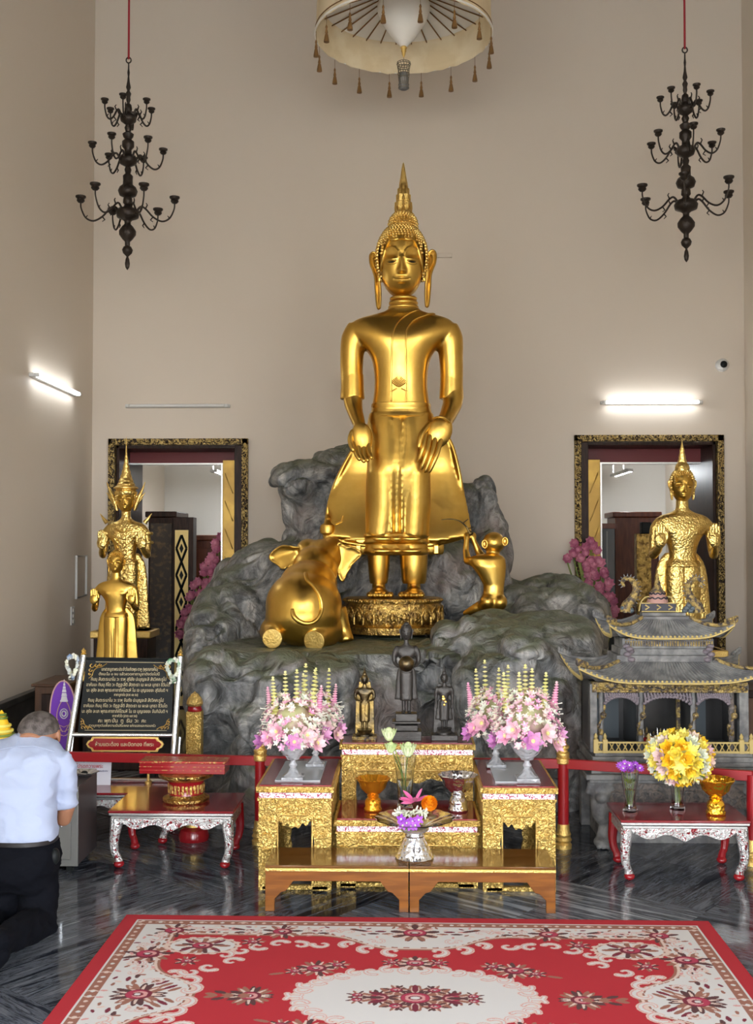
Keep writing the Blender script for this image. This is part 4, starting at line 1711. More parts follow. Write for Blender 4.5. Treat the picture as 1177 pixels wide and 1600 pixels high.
    # second strut visible under the rail
# ================================================================== silver inlaid low tables
def silver_table(x0, x1, y0, y1, z1, label, rz=0.0, feet=MT['red']):
    w, d = x1 - x0, y1 - y0
    r = thing('offering_table', label, 'table', ((x0 + x1) / 2, (y0 + y1) / 2, 0), rz, 'red and silver low offering tables')
    hw, hd = w / 2, d / 2
    b = MB(); b.bx(-hw, hw, -hd, hd, z1 - .012, z1); build(b, 'tabletop', MT['red_lac'], r, bev=.003)
    b = MB()
    b.bx(-hw + .003, hw - .003, -hd + .003, hd - .003, z1 - .026, z1 - .012)
    b.bx(-hw + .012, hw - .012, -hd + .012, hd - .012, z1 - .043, z1 - .030)
    build(b, 'silver_cornice', MT['silver_plain'], r, bev=.004)
    za = z1 - .043
    n = 30
    for (nm, y, X) in (('front_apron', -hd + .015, None), ('rear_apron', hd - .03, None)):
        top = [(-hw + .015, za), (hw - .015, za)]
        bt = []
        for i in range(n + 1):
            t = i / n
            x = (hw - .05) * (1 - 2 * t)
            z = za - .042 - .012 * math.cos((t - .5) * PI * 6) + .02 * (abs(2 * t - 1) ** 6) - .01 * math.exp(-((t - .5) / .03) ** 2)
            bt.append((x, z))
        b = MB(); b.prism(top + bt, y, y + .015)
        if nm == 'front_apron':
            scrolls(b, -hw + .06, hw - .06, za - .024, y - .001, .014, .0032)
        build(b, nm, MT['silver_carved'], r)
    for sx in (-1, 1):
        b = MB(); b.bx(sx * (hw - .015), sx * (hw - .03), -hd + .03, hd - .03, za - .045, za); build(b, 'side_apron', MT['silver_carved'], r)
    for sx in (-1, 1):
        for sy in (-1, 1):
            m = MT['silver_carved'] if sy < 0 else MT['red']
            b = MB()
            prof = [(0, za, .030), (.0, za - .035, .031), (.004, za - .065, .028), (.010, za * .5, .023), (.004, za * .3, .020), (-.006, .055, .018), (-.012, .03, .022)]
            pts = smoothpath([(sx * (hw - .035 + o * 1.0), sy * (hd - .035 + o * .7), z) for o, z, q_ in prof], 4)
            rad = smoothlist([q_ for o, z, q_ in prof], 4)
            b.tube(pts, rad, 10)
            lg = build(b, 'leg', m, r)
            b = MB()
            b.ell((sx * (hw - .049), sy * (hd - .045) - .004, .019), (.027, .029, .019), 16, 10)
            build(b, 'foot', feet, lg)
    return r


zt1 = Z_(1269, 5.70)
t1 = silver_table(X_(172, 5.70), X_(367, 5.70), 5.69, 6.12, zt1, 'red-topped silver-legged table under the drum stand left of the altar')
zt2 = Z_(1279, 5.55)
t2 = silver_table(X_(967, 5.55), X_(1169, 5.55), 5.54, 5.93, zt2, 'red-topped silver-legged table with three vessels right of the altar')
zt3 = .284
t3 = silver_table(X_(96, 6.15), X_(268, 6.15), 6.15, 6.56, zt3, 'rear red-topped silver-legged table carrying the black notice board')

# ================================================================== drum stand and long red box
c = at(291, 1255, 5.93)
c.z = zt1
r = thing('drum_stand', 'round red and gold footed stand on the left silver table', 'stand', c)
k = 5.93 / F
b = MB()
b.lathe([(34 * k, 0), (36 * k, .008), (36 * k, .02), (31 * k, .026), (28 * k, .04)], n=40); build(b, 'foot_ring', MT['gold_lotus'], r)
b = MB()
b.lathe([(28 * k, .026), (26.5 * k, .05), (26.5 * k, .09), (30 * k, .118)], n=40); build(b, 'drum', MT['red'], r)
b = MB()
for i in range(14):
    a = 2 * PI * i / 14
    X = Matrix.Rotation(a, 4, 'Z') @ Matrix.Translation((0, -27.3 * k, .07))
    b.box((0, 0, 0), (.012, .006, .045), X=X)
    b.ell((.02, 0, .01), (.009, .004, .014), 6, 5, X=X)
    b.ell((-.018, 0, -.012), (.006, .004, .01), 6, 5, X=X)
build(b, 'gold_motifs', MT['gold_orn'], r)
b = MB()
b.lathe([(30 * k, .112), (42 * k, .13), (43 * k, .137), (43 * k, .148), (39 * k, .152)], n=40); build(b, 'rim', MT['gold_lotus'], r)
ztop = zt1 + .152
x0, x1 = X_(219, 5.85), X_(353, 5.85)
r = thing('manuscript_box', 'long flat red box with gold top resting on the round drum stand', 'box', ((x0 + x1) / 2, 5.93, ztop), R(-1.5))
hw = (x1 - x0) / 2
b = MB(); b.bx(-hw, hw, -.07, .07, 0, .056); build(b, 'box_body', MT['red'], r, bev=.003)
MT['redgold'] = mat('red_gold_figured_top', (.40, .03, .025), .3, 0, col2=(.55, .38, .12), ns=22, mixlo=.55, mixhi=.6, mtype='swirl')
b = MB(); b.bx(-hw - .003, hw + .003, -.073, .073, .056, .066); build(b, 'lid', MT['redgold'], r, bev=.002)
for zz in (.018, .036):
    b = MB(); b.bx(-hw - .001, hw + .001, -.0715, -.07, zz, zz + .003); build(b, 'groove_line', MT['redgold'], r)
# red pedestal foot under/behind the table
c = at(303, 1318, 6.28); c.z = 0
r = thing('pedestal_tray', 'round red pedestal base on floor behind the left silver table', 'stand', c)
k = 6.28 / F
b = MB(); b.lathe([(23 * k, 0), (24 * k, .01), (24 * k, .03), (21 * k, .06), (14 * k, .075)], n=36); build(b, 'base', MT['red'], r)
b = MB(); b.lathe([(13 * k, .075), (12 * k, .09), (14 * k, .11), (20 * k, .15)], n=36); build(b, 'gold_neck', MT['gold_paint'], r)
b = MB(); b.lathe([(20 * k, .15), (34 * k, .19), (34 * k, .20)], n=36); build(b, 'tray', MT['red'], r)
# ================================================================== donation cabinet
Yc = 5.62
x1c = X_(124, Yc)
x0c = X_(20, Yc)
zc_ = Z_(1232, Yc)
r = thing('donation_cabinet', 'low grey steel cabinet with dark side beside the kneeling man', 'cabinet', ((x0c + x1c) / 2, Yc, 0), R(0))
hw = (x1c - x0c) / 2
dC = .36
b = MB(); b.bx(-hw, hw, .01, dC, .035, zc_ - .004); build(b, 'body', MT['cab_side'], r, bev=.004)
b = MB(); b.bx(-hw - .004, hw + .004, 0, .012, .035, zc_); b.bx(-hw + .03, hw - .03, -.008, 0, .07, zc_ - .04); build(b, 'door', MT['cab_grey'], r, bev=.003)
b = MB(); b.bx(-hw, hw, .012, dC, zc_ - .004, zc_); build(b, 'top_panel', MT['cab_side'], r)
b = MB(); b.bx(hw - .14, hw - .06, .10, .2, zc_, zc_ + .003); build(b, 'coin_slot', MT['chrome'], r)
b = MB(); b.tube([(hw - .07, -.02, .24), (hw - .07, -.03, .24), (hw - .07, -.03, .33), (hw - .07, -.01, .33)], .005, 6); build(b, 'handle', MT['chrome'], r)
for sx in (-1, 1):
    for yy in (.05, dC - .05):
        b = MB(); b.box((sx * (hw - .05), yy, .0175), (.03, .03, .035)); build(b, 'foot', MT['black'], r)
# wavy metal dish on the cabinet
c = at(132, 1222, 5.88); c.z = zc_
r = thing('wavy_dish', 'small wavy grey metal dish on top of the steel cabinet', 'dish', c)
b = MB()
b.lathe([(.02, 0), (.035, .003), (.06, .018), (.072, .024), (.07, .026), (.055, .02), (.03, .006), (.001, .005)], n=40, wob=lambda a, z: 1 + (.10 * math.cos(a * 6) if z > .01 else 0))
build(b, 'dish', MT['chrome'], r)
b = MB(); b.ell((0, 0, .016), (.018, .015, .012), 10, 8); build(b, 'grip', MT['black'], r)
# white paper notice
c = at(140, 1212, 6.42)
r = thing('paper_notice', 'white paper notice with red and blue handwriting behind the steel cabinet', 'notice', at(142, 1213, 6.35))
k = 6.35 / F
r.location.z = zt3
MT['paper'] = mat('white_paper', (.74, .76, .84), .7)
MT['redink'] = mat('red_ink', (.55, .03, .05), .6)
MT['blueink'] = mat('blue_ink', (.04, .06, .2), .6)
X = Matrix.Rotation(R(-8), 4, 'X')
b = MB(); b.box((0, 0, .07), (62 * k, .006, .14), X=X); pz = build(b, 'sheet', MT['paper'], r)
text_obj('โปรดถวายพระ', 'red_writing', .03, MT['redink'], r, (-.01, .007, .104), (PI / 2 - R(8), 0, 0), width=.155)
text_obj('กรุณาอย่านำสิ่งของออกจากบริเวณ', 'blue_writing', .014, MT['blueink'], r, (0, .0035, .076), (PI / 2 - R(8), R(-2), 0), width=.19)
text_obj('ดอกไม้ ธูปเทียน', 'blue_heading', .012, MT['blueink'], r, (-.045, .011, .132), (PI / 2 - R(8), 0, 0), width=.09)

# ================================================================== notice board
Yn = 6.42
r = thing('notice_board', 'black notice board with gold Thai prayer text in a silver frame', 'sign', at(190, 1219, Yn))
r.location.z = zt3
base = r.location.copy()
k = Yn / F
hB = (1213 - 1030) * k
LEAN = math.atan(.16)
RS = Matrix.Rotation(-LEAN, 4, 'X')


def nb(px, py, y=0.0):
    """plane coordinates of the leaning board"""
    return Vector(((px - 190) * k, y, (1219 - py) * k / math.cos(LEAN)))


b = MB(); p0, p1 = nb(117, 1143), nb(268, 1143)
quad = [(117, 1143), (265, 1143), (265, 1033), (125, 1031)]
b.prism([(nb(x, y).x, nb(x, y).z) for x, y in quad], 0, .015, X=RS)
pn = build(b, 'black_panel', MT['black'], r)
b = MB()
b.tube([nb(98, 1217, .0), nb(120, 1024, 0)], .017, 10, X=RS)
build(b, 'frame_post', MT['chrome'], r)
b = MB()
b.tube([nb(268, 1217, .0), nb(275, 1026, 0)], .017, 10, X=RS)
build(b, 'frame_post', MT['chrome'], r)
b = MB()
b.tube([nb(106, 1147), nb(270, 1147)], .012, 10, X=RS)
build(b, 'bottom_bar', MT['chrome'], r)
b = MB()
b.tube([nb(124, 1029, .004), nb(272, 1031, .004)], .008, 8, X=RS)
build(b, 'top_bar', MT['black'], r)
b = MB()
b.tube([nb(98, 1216), nb(270, 1216)], .011, 8, X=RS)
build(b, 'foot_bar', MT['chrome'], r)
for x_ in (98, 268):
    b = MB(); b.tube([nb(x_ + 8, 1211, .0), nb(x_ + 10, 1150, .0) + Vector((0, .02, 0))], .008, 8, X=RS); b.tube([nb(x_, 1212, 0), nb(x_, 1212, .2)], .01, 8, X=RS)
    build(b, 'rear_stay', MT['chrome'], r)
for x_, y_ in ((120, 1023), (275, 1025)):
    b = MB(); b.lathe([(.016, 0), (.018, .005), (.010, .01), (.015, .022), (.006, .032), (.001, .04)], tuple(RS @ nb(x_, y_)), 14)
    build(b, 'post_cap', MT['gold_paint'], r)
lines = [(1046, 'บทสวดบูชาพระประจำวันเกิดพุธ-ราหู (พุธกลางคืน)', 150, 240, 1), (1053.5, 'ตั้งนะโม ๓ จบ แล้วสวดคาถาบูชาดังต่อไปนี้', 146, 243, .8),
         (1061.5, 'กินนุ สันตะระมาโน วะ ราหุ สุริยัง ปะมุญจะสิ สังวิคคะรูโป', 134, 254, 1),
         (1070, 'อาคัมมะ กินนุ ภีโต วะ ติฏฐะสีติ สัตตะธา เม ผะเล มุทธา ชีวันโต', 127, 260, 1),
         (1078.5, 'นะ สุขัง ละเภ พุทธะคาถาภิคีโตมหิ โน เจ มุญเจยยะ สุริยันติ ฯ', 128, 257, 1),
         (1085.5, 'คาถาบูชาย่อ (สวด ๑๒ จบ)', 172, 210, .8),
         (1094, 'กินนุ สันตะระมาโน วะ ราหุ จันทัง ปะมุญจะสิ สังวิคคะรูโป', 131, 251, 1),
         (1102.5, 'อาคัมมะ กินนุ ภีโต วะ ติฏฐะสีติ สัตตะธา เม ผะเล มุทธา ชีวันโต', 124, 257, 1),
         (1111, 'นะ สุขัง ละเภ พุทธะคาถาภิคีโตมหิ โน เจ มุญเจยยะ จันทิมันติ ฯ', 122, 258, 1),
         (1118, 'คาถาหัวใจ (สวด ๑๗ จบ)', 171, 210, .8),
         (1125.5, 'คะ   พุท   ปัน   ทู   ธัม   วะ   คะ', 150, 222, 1.25),
         (1133, 'สวดบูชาทุกวันเพื่อความเป็นสิริมงคล แก่ตนเองและครอบครัว', 134, 240, .75)]
for i_, wd in enumerate('คะ พุท ปัน ทู ธัม วะ คะ'.split()):
    text_obj(wd, 'prayer_word', .03, MT['sign_text'], r, RS @ nb(152 + i_ * 11.5, 1125.5, -.0015), (PI / 2 - LEAN, 0, 0))
lines = [l for l in lines if l[0] != 1125.5]
for (y_, tx, xa, xb, sz) in lines:
    p = RS @ nb((xa + xb) / 2, y_, -.0015)
    text_obj(tx, 'text_line', .027 * sz, MT['sign_text'], r, p, (PI / 2 - LEAN, 0, 0), width=(xb - xa) * k)
for (cx, cy, sx, sy) in ((128, 1036, 1, -1), (263, 1038, -1, -1), (120, 1139, 1, 1), (263, 1139, -1, 1)):
    b = MB()
    sc = 1 if sy < 0 else .7
    for (dx, dy, rr2) in ((6, 4, 4), (13, 3.5, 3), (19, 2.5, 2.2), (4, 11, 3), (3, 17, 2)):
        pts = [nb(cx + sx * (dx + rr2 * math.cos(a) * (1 - a / 9)) * sc, cy - sy * (dy + rr2 * math.sin(a) * (1 - a / 9)) * sc, -.002) for a in [i * .5 for i in range(11)]]
        b.tube(pts, .9 * k * sc, 4, X=RS)
    pts = [nb(cx + sx * x_ * sc, cy - sy * y_ * sc, -.002) for x_, y_ in ((30, 1), (22, 6), (14, 8), (9, 13), (7, 20), (2, 24))]
    b.tube(smoothpath(pts, 3), .7 * k, 4, X=RS)
    build(b, 'corner_ornament', MT['gold_paint'], r)
b = MB()
b.tube([nb(140, 1034.5, -.002), nb(250, 1035.5, -.002)], .5 * k, 4, X=RS)
b.tube([nb(128, 1140, -.002), nb(258, 1140, -.002)], .4 * k, 4, X=RS)
build(b, 'border_line', MT['sign_text'], r)
# red name plate below
rp = thing('name_plate', 'red wooden plate with gold Thai lettering below the black notice board', 'sign', at(195, 1177, 6.38))
rp.location.z = zt3
kk = 6.38 / F


def pl(hw_, hz, n=8):
    P = []
    w2 = hw_ - .035
    P += [(-w2, hz), (w2, hz), (w2 + .008, hz * .6), (hw_ - .012, hz * .45), (hw_, 0), (hw_ - .012, -hz * .45), (w2 + .008, -hz * .6), (w2, -hz), (-w2, -hz), (-w2 - .008, -hz * .6), (-hw_ + .012, -hz * .45), (-hw_, 0), (-hw_ + .012, hz * .45), (-w2 - .008, hz * .6)]
    return P


zpl = Z_(1165, 6.38) - zt3
hw = 61 * kk
b = MB(); b.prism([(x, z + zpl) for x, z in pl(hw, 11.5 * kk)], 0, .015); build(b, 'gold_border', MT['gold_paint'], rp)
b = MB(); b.prism([(x, z + zpl) for x, z in pl(hw - .012, 9 * kk)], -.004, 0); build(b, 'red_field', MT['red'], rp)
text_obj('ห้ามแตะต้อง และปิดทอง ที่พระ', 'lettering', .03, MT['sign_text'], rp, (0, -.0055, zpl), (PI / 2, 0, 0), width=92 * kk)
for sx in (-1, 1):
    b = MB(); b.lathe([(.02, 0), (.02, .012), (.008, .02), (.008, zpl - .03)], (sx * hw * .6, .012, 0), 12); build(b, 'stand_leg', MT['gold_paint'], rp)
# ================================================================== generic standing figures
def figure(root, U, M, arms='raised', hands=None, finial=None, crown=False, voxel=None, ornate=False, legs=False, detail=1, robe=True, W=1.0, headM=None, z0=0.0):
    """U: metres per template px. Template: base z=0, shoulders 212, head centre 257, total 315. origin at base centre"""
    def v(x, z, y=0.0):
        return Vector((x * U * W, y * U, z * U + z0))
    voxel = voxel or U * 1.7
    b = MB()
    secs = [(238, 9, 9, 0), (228, 9.5, 9.5, 0), (219, 10.5, 10, 0), (213, 20, 11, 0), (209, 33, 13, 0), (202, 43, 15, 0), (192, 44, 17, 0), (182, 36, 18, 0), (170, 27, 17, 0), (155, 22, 15, 0), (143, 21, 14.5, 0), (130, 25, 15, 0)]
    b.rings([ringpts(0, cy * U, z * U + z0, hw * U * W, hd * U, e=2.4) for z, hw, hd, cy in interp_secs(secs, 3)])
    for sx in (-1, 1):
        b.ell(v(sx * 14, 184, -11), (14 * U * W, 7 * U, 9 * U))
    hp = {}
    for sx in (-1, 1):
        if arms == 'raised':
            pa = [(sx * 35, 200, 0), (sx * 42, 190, 0), (sx * 45, 172, 0), (sx * 46, 155, -2), (sx * 47, 146, -6)]
            b.tube([v(x, z, y) for x, z, y in smoothpath(pa, 3)], [r_ * U for r_ in smoothlist([7.5, 8.3, 7.8, 7.2, 6.5], 3)], 14, round_ends=True)
            pf = [(sx * 47, 147, -6), (sx * 45, 152, -20), (sx * 42, 160, -30)]
            b.tube([v(x, z, y) for x, z, y in smoothpath(pf, 3)], [r_ * U for r_ in smoothlist([7.5, 6.5, 5], 3)], 14, round_ends=True)
            hp[sx] = (sx * 42, 170, -33)
        elif arms == 'down':
            pa = [(sx * 38, 204, 0), (sx * 43, 190, 0), (sx * 44, 165, 0), (sx * 44, 140, -2), (sx * 42, 118, -6)]
            b.tube([v(x, z, y) for x, z, y in smoothpath(pa, 3)], [r_ * U for r_ in smoothlist([10, 10.5, 9, 7, 5], 3)], 14, round_ends=True)
            b.ell(v(sx * 41, 108, -7), (6 * U, 4 * U, 13 * U))
        elif arms == 'bowl':
            pa = [(sx * 38, 204, 0), (sx * 46, 190, 0), (sx * 49, 172, 0), (sx * 46, 158, -4), (sx * 34, 150, -18), (sx * 18, 150, -28)]
            b.tube([v(x, z, y) for x, z, y in smoothpath(pa, 3)], [r_ * U for r_ in smoothlist([9, 9.5, 8.5, 7.5, 6, 5], 3)], 14, round_ends=True)
    # skirt
    bz = 0 if not legs else 38
    secs = [(140, 22, 15), (125, 27, 17), (100, 27.5, 17), (60, 26.5, 16), (bz + 4, 27, 16.5), (bz, 25, 15)]
    b.rings([ringpts(0, 0, z * U + z0, hw * U * W, hd * U, e=2.6, crease=.2) for z, hw, hd in interp_secs(secs, 3)])
    for x in (-3.5, 3.5):
        b.tube([v(x, 130, -15), v(x, bz + 2, -15)], 1.6 * U, 6)
    bo = remeshed(b, 'body', M, root, voxel=voxel, smooth=4)
    if robe:
        b = MB()
        secs = [(150, 25, 6), (135, 36, 6), (110, 42, 6), (60, 46, 6), (bz + 6, 50, 6), (bz + 2, 50, 5)]
        b.rings([ringpts(0, 11 * U, z * U + z0, hw * U * W, hd * U, e=2.6) for z, hw, hd in interp_secs(secs, 2)])
        remeshed(b, 'robe', M, root, voxel=voxel, smooth=2)
    b = MB()
    b.rings([ringpts(0, 0, z * U + z0, hw * U * W, hd * U, e=2.4) for z, hw, hd in ((127, 26, 16), (129, 27.5, 18), (136, 26, 17), (138, 24, 16))])
    build(b, 'belt', M, root, ang=50)
    for sx, (hx, hz, hy) in hp.items():
        b = MB()
        b.ell(v(hx, hz, hy), (9.5 * U, 4.5 * U, 13 * U))
        for f in range(4):
            fx = hx + (f - 1.5) * 4.1
            b.tube([v(fx, hz + 6, hy), v(fx + (f - 1.5) * .1, hz + 16, hy - .5), v(fx, hz + (22, 25, 24.5, 21)[f], hy - 1)], [2.3 * U, 2.2 * U, 1.8 * U], 8, round_ends=True)
        b.tube([v(hx - sx * 7, hz - 4, hy), v(hx - sx * 11, hz + 5, hy - 1), v(hx - sx * 10, hz + 13, hy - 1)], [2.6 * U, 2.4 * U, 2 * U], 8, round_ends=True)
        ho_ = remeshed(b, 'hand', M, root, voxel=U * .95, smooth=2)
        if detail > 1:
            c_ = MB(); c_.ell(v(hx, hz - 1, hy - 3.6), (3 * U, 1 * U, 3 * U), 10, 6); build(c_, 'palm_mark', M, ho_, ang=60)
    # head
    hc_ = v(0, 256, -2)
    n_ = 90 if detail > 1 else 44
    headm = headM or M
    hd_o = build(head_geo(17.5 * U, 19 * U, 26 * U, n_, n_, feat=1.25), 'head', headm, root, ang=180, loc=hc_)
    if detail > 1:
        face_parts(hd_o, 17.5 * U, 26 * U, root, hc_, Euler((0, 0, 0)), headm, U / .01)
    b = MB()
    b.ell((0, .8 * U, 2 * U), (19 * U, 20 * U, 25.5 * U), 32, 24)
    keep = []
    for f in b.f:
        c = sum((Vector(b.v[i]) for i in f), Vector()) / len(f)
        x, y, z = c.x / (19 * U), c.y / (20 * U), c.z / (25.5 * U)
        if hairline(x, y, z):
            keep.append(f)
    b.f = keep; b.m = [0] * len(keep)
    if detail > 1:
        b.merge(curls(19 * U, 20 * U, 25.5 * U, (0, .8 * U, 2 * U), lambda x, y, z: hairline(x, y, z + .02), 3.4 * U, 1.7 * U))
    build(b, 'hair', M, root, ang=50, loc=hc_)
    for sx in (-1, 1):
        build(ear_geo(sx, 25 * U, .72), 'ear', M, root, ang=60, loc=hc_ + Vector((sx * 16.5 * U, 0, 0)))
    if crown:
        b = MB()
        pr_ = [(21, 8), (22, 10), (22, 15), (19, 17), (19.5, 19), (24, 21), (24, 23), (17, 27), (17.5, 29), (14, 34), (14.5, 36), (11, 42), (11.5, 44), (8.5, 51), (9, 53), (6, 61), (6.5, 63), (4, 72), (4.4, 74), (2.4, 86), (1.3, 100), (.5, 118), (.1, 124)]
        b.lathe([(r_ * U, z * U) for r_, z in pr_], tuple(hc_), 28)
        build(b, 'tall_crown', M, root, ang=40)
        for sx in (-1, 1):
            b = MB()
            b.tube([hc_ + Vector((sx * x * U, -1 * U, z * U)) for x, z in smoothpath([(18, -14, 0), (25, -2, 0), (30, 12, 0), (40, 30, 0)], 4) for _ in (0,)] if False else [hc_ + Vector((sx * p.x * U, -1 * U, p.y * U)) for p in smoothpath([(17, -22, 0), (22, -6, 0), (27, 6, 0), (33, 20, 0), (38, 34, 0)], 4)], [r_ * U for r_ in smoothlist([3, 5, 4, 2.2, .5], 4)], 8)
            for dz in (0, 9):
                b.tube([hc_ + Vector((sx * (24 + dz * .4) * U, -1 * U, (-8 + dz) * U)), hc_ + Vector((sx * (34 + dz * .5) * U, -1 * U, (4 + dz) * U))], [2.5 * U, .5 * U], 6)
            build(b, 'ear_ornament', M, root, ang=60)
            b = MB()
            b.tube([v(sx * 40, 210, -2), v(sx * 46, 216, -2), v(sx * 55, 228, -2)], [5 * U, 3.5 * U, .5 * U], 8)
            build(b, 'shoulder_spike', M, root, ang=60)
            for (x_, z_, w_) in ((44, 186, 13), (46, 168, 12.2)):
                b = MB()
                b.lathe([((w_ - 1.5) * U, 0), (w_ * U, 3 * U), ((w_ - 1.5) * U, 6 * U)], tuple(v(sx * x_, z_, 0)), 20)
                build(b, 'armlet', M, root, ang=60)
        b = MB()
        bv_ = bvh_of([bo])
        for k in range(5):
            zz = 205 - k * 13
            ww = (26, 24, 20, 17, 14)[k]
            pp = drape(bv_, [(x * U * W, (zz - (1 - (x / ww) ** 2) * 14) * U + z0) for x in [ww * (i / 8 - 1) for i in range(17)]], .5 * U)
            if len(pp) > 2:
                b.tube(pp, (1.8 - k * .15) * U, 6)
        for k in range(9):
            pp = drape(bv_, [(0, (196 - k * 15) * U + z0)], .5 * U)
            if pp:
                b.ell(pp[0], (5 * U, 2 * U, 6 * U), 10, 8)
        build(b, 'necklace', M, root, ang=60)
    elif finial:
        b = MB()
        b.lathe([(11 * U, 0), (11.5 * U, 6 * U), (9 * U, 12 * U), (6 * U, 15 * U)], tuple(hc_ + Vector((0, 0, 22 * U))), 20)
        build(b, 'topknot', M, root, ang=50)
        b = MB()
        f_ = finial
        b.lathe([(6 * U, 0), (6.6 * U, 3 * U), (5 * U, 8 * U), (5.2 * U, 10 * U), (3.5 * U, f_ * .5 * U), (3.8 * U, f_ * .55 * U), (1.8 * U, f_ * .75 * U), (.2 * U, f_ * U)], tuple(hc_ + Vector((0, 0, 35 * U))), 14, wob=lambda a, z: 1 + .12 * math.cos(a * 5))
        build(b, 'flame_finial', M, root, ang=50)
    else:
        b = MB()
        b.lathe([(9 * U, 0), (9 * U, 4 * U), (6 * U, 8 * U), (1 * U, 10 * U)], tuple(hc_ + Vector((0, 0, 22 * U))), 20)
        build(b, 'topknot', M, root, ang=50)
    if legs:
        for sx in (-1, 1):
            b = MB()
            b.tube([v(sx * 11, 42, 0), v(sx * 10.5, 6, 0)], [7 * U, 5.5 * U], 14)
            b.ell(v(sx * 11.5, 4, -7), (7 * U, 14 * U, 4 * U))
            build(b, 'leg', M, root, ang=80)
    return bo


def stat(name, label, px, py_base, Y, zbase=None):
    p = at(px, py_base, Y)
    if zbase is not None:
        p.z = zbase
    return thing(name, label, 'statue', p)


MT['gold_fig'] = mat('aged_gold_leaf', (.84, .60, .20), .36, 1, col2=(.66, .42, .12), ns=12, mixlo=.4, mixhi=.75, bump=.25, bs=60)
MT['gold_sq'] = mat('gold_leaf_squares', (.86, .62, .2), .34, 1, col2=(.45, .28, .09), ns=20, mixlo=.5, mixhi=.8, bump=.5, bs=70, btype='voronoi')


def plinth(px, Y, py_top, w, d, label, m):
    x = X_(px, Y)
    z1 = Z_(py_top, Y)
    r = thing('plinth', label, 'pedestal', (x, Y + .02, 0))
    b = MB(); b.box((0, 0, z1 * .5), (w * .9, d * .9, z1)); build(b, 'shaft', m, r, bev=.01)
    b = MB(); b.box((0, 0, z1 - .03), (w, d, .06)); build(b, 'cap', MT['gold_paint'], r, bev=.01)
    b = MB(); b.box((0, 0, .05), (w, d, .1)); build(b, 'base', m, r, bev=.01)
    return z1


# right statue
Y = 9.2
U = Y / F
z1 = plinth(1068, Y, 1012, .62, .4, 'dark plinth under the tall statue beside the right doorway', MT['wood_dark'])
r = stat('standing_statue', 'tall gold statue with both palms raised in front of the right doorway', 1068, 1012, Y, z1)
figure(r, U * .985, MT['gold_sq'], 'raised', finial=36, detail=2, headM=MT['gold'])
# crowned statue back left
Y = 9.3
U = Y / F * .80
z1 = plinth(196, Y, 985, .5, .36, 'dark plinth under the crowned statue left of the altar', MT['wood_dark'])
r = stat('crowned_statue', 'crowned gold statue with tall spire, winged ears and raised palms left of the altar', 196, 985, Y, z1)
figure(r, U, MT['gold_sq'], 'raised', crown=True, detail=2, W=.93, headM=MT['gold'])
# front-left
Y = 8.3
U = Y / F * .665
z1 = plinth(181, Y, 1050, .46, .34, 'dark plinth under the smaller gold statue behind the notice board', MT['wood_dark'])
r = stat('standing_statue', 'smaller bareheaded gold statue with raised palms standing in front of the crowned one', 181, 1050, Y, z1)
figure(r, U, MT['gold'], 'raised', detail=2, W=1.05)

# small statues on the high altar table
def block_base(root, w, d, h, m, z=0.0, name='base_block'):
    b = MB(); b.box((0, 0, z + h / 2), (w, d, h)); build(b, name, m, root, bev=.003)


YY = 5.985
r = thing('small_statue', 'small gilt bronze standing statue at left end of the high altar table', 'statue', (X_(570, YY), YY, zh), 0, 'small statues on the altar')
U = YY / F * .318
block_base(r, .13, .10, .02, MT['stone_gold'])
b = MB(); b.lathe([(.045, 0), (.045, .008), (.035, .015), (.042, .028), (.038, .032)], (0, 0, .02), 24); build(b, 'round_base', MT['bronze2'], r)
b = MB()
pl_ = [(-.052, .02), (-.048, .2), (-.035, .27), (-.03, .3), (.03, .3), (.035, .27), (.048, .2), (.052, .02)]
b.prism(pl_, .028, .036); build(b, 'back_plate', MT['bronze2'], r, bev=.002)
figure(r, U * .95, MT['bronze2'], 'bowl', finial=34, z0=.052, legs=True, robe=False, voxel=.004)
for px_, pz in ((0, .16), (.0, .265)):
    pass
r = thing('small_statue', 'taller black bronze statue holding an alms bowl at centre of the altar', 'statue', (X_(635, YY), YY, zh), 0, 'small statues on the altar')
U = YY / F * .50
block_base(r, .16, .12, .05, MT['darkstat'])
b = MB(); b.box((0, 0, .065), (.12, .09, .03)); b.box((0, 0, .095), (.15, .11, .012)); b.box((0, 0, .12), (.115, .085, .04)); build(b, 'stepped_pedestal', MT['darkstat'], r, bev=.003)
figure(r, U * .98, MT['darkstat'], 'bowl', z0=.14, legs=True, robe=True, voxel=.0055, W=.78)
b = MB(); b.ell((0, -.105, .14 + 158 * U), (.042, .04, .042), 24, 16); build(b, 'alms_bowl', MT['bronze2'], r, ang=80)
r = thing('small_statue', 'small dark bronze statue with gilt chest at right end of the altar table', 'statue', (X_(694, YY), YY, zh), 0, 'small statues on the altar')
U = YY / F * .318
block_base(r, .14, .10, .03, MT['darkstat'])
b = MB(); b.prism([(-.058, .03), (-.05, .2), (-.035, .29), (.035, .29), (.05, .2), (.058, .03)], .03, .04); build(b, 'back_plate', MT['darkstat'], r, bev=.002)
b = MB(); b.lathe([(.042, 0), (.042, .01), (.034, .018), (.040, .03)], (0, 0, .03), 24); build(b, 'round_base', MT['darkstat'], r)
figure(r, U * .95, MT['darkstat'], 'down', finial=34, z0=.06, legs=True, robe=True, voxel=.004, W=.95)
b = MB()
bvv = bvh_of([c for c in children(r) if c.name.startswith('body')])
for (x, z, w_) in ((-.004, .215, .010), (.006, .20, .008), (.0, .185, .007), (-.006, .228, .007), (.03, .22, .006), (-.032, .22, .006)):
    pp = drape(bvv, [(x, z)], .0005)
    if pp:
        b.ell(pp[0], (w_, .002, w_), 10, 6)
build(b, 'gold_leaf_patches', MT['gold'], r, ang=60)

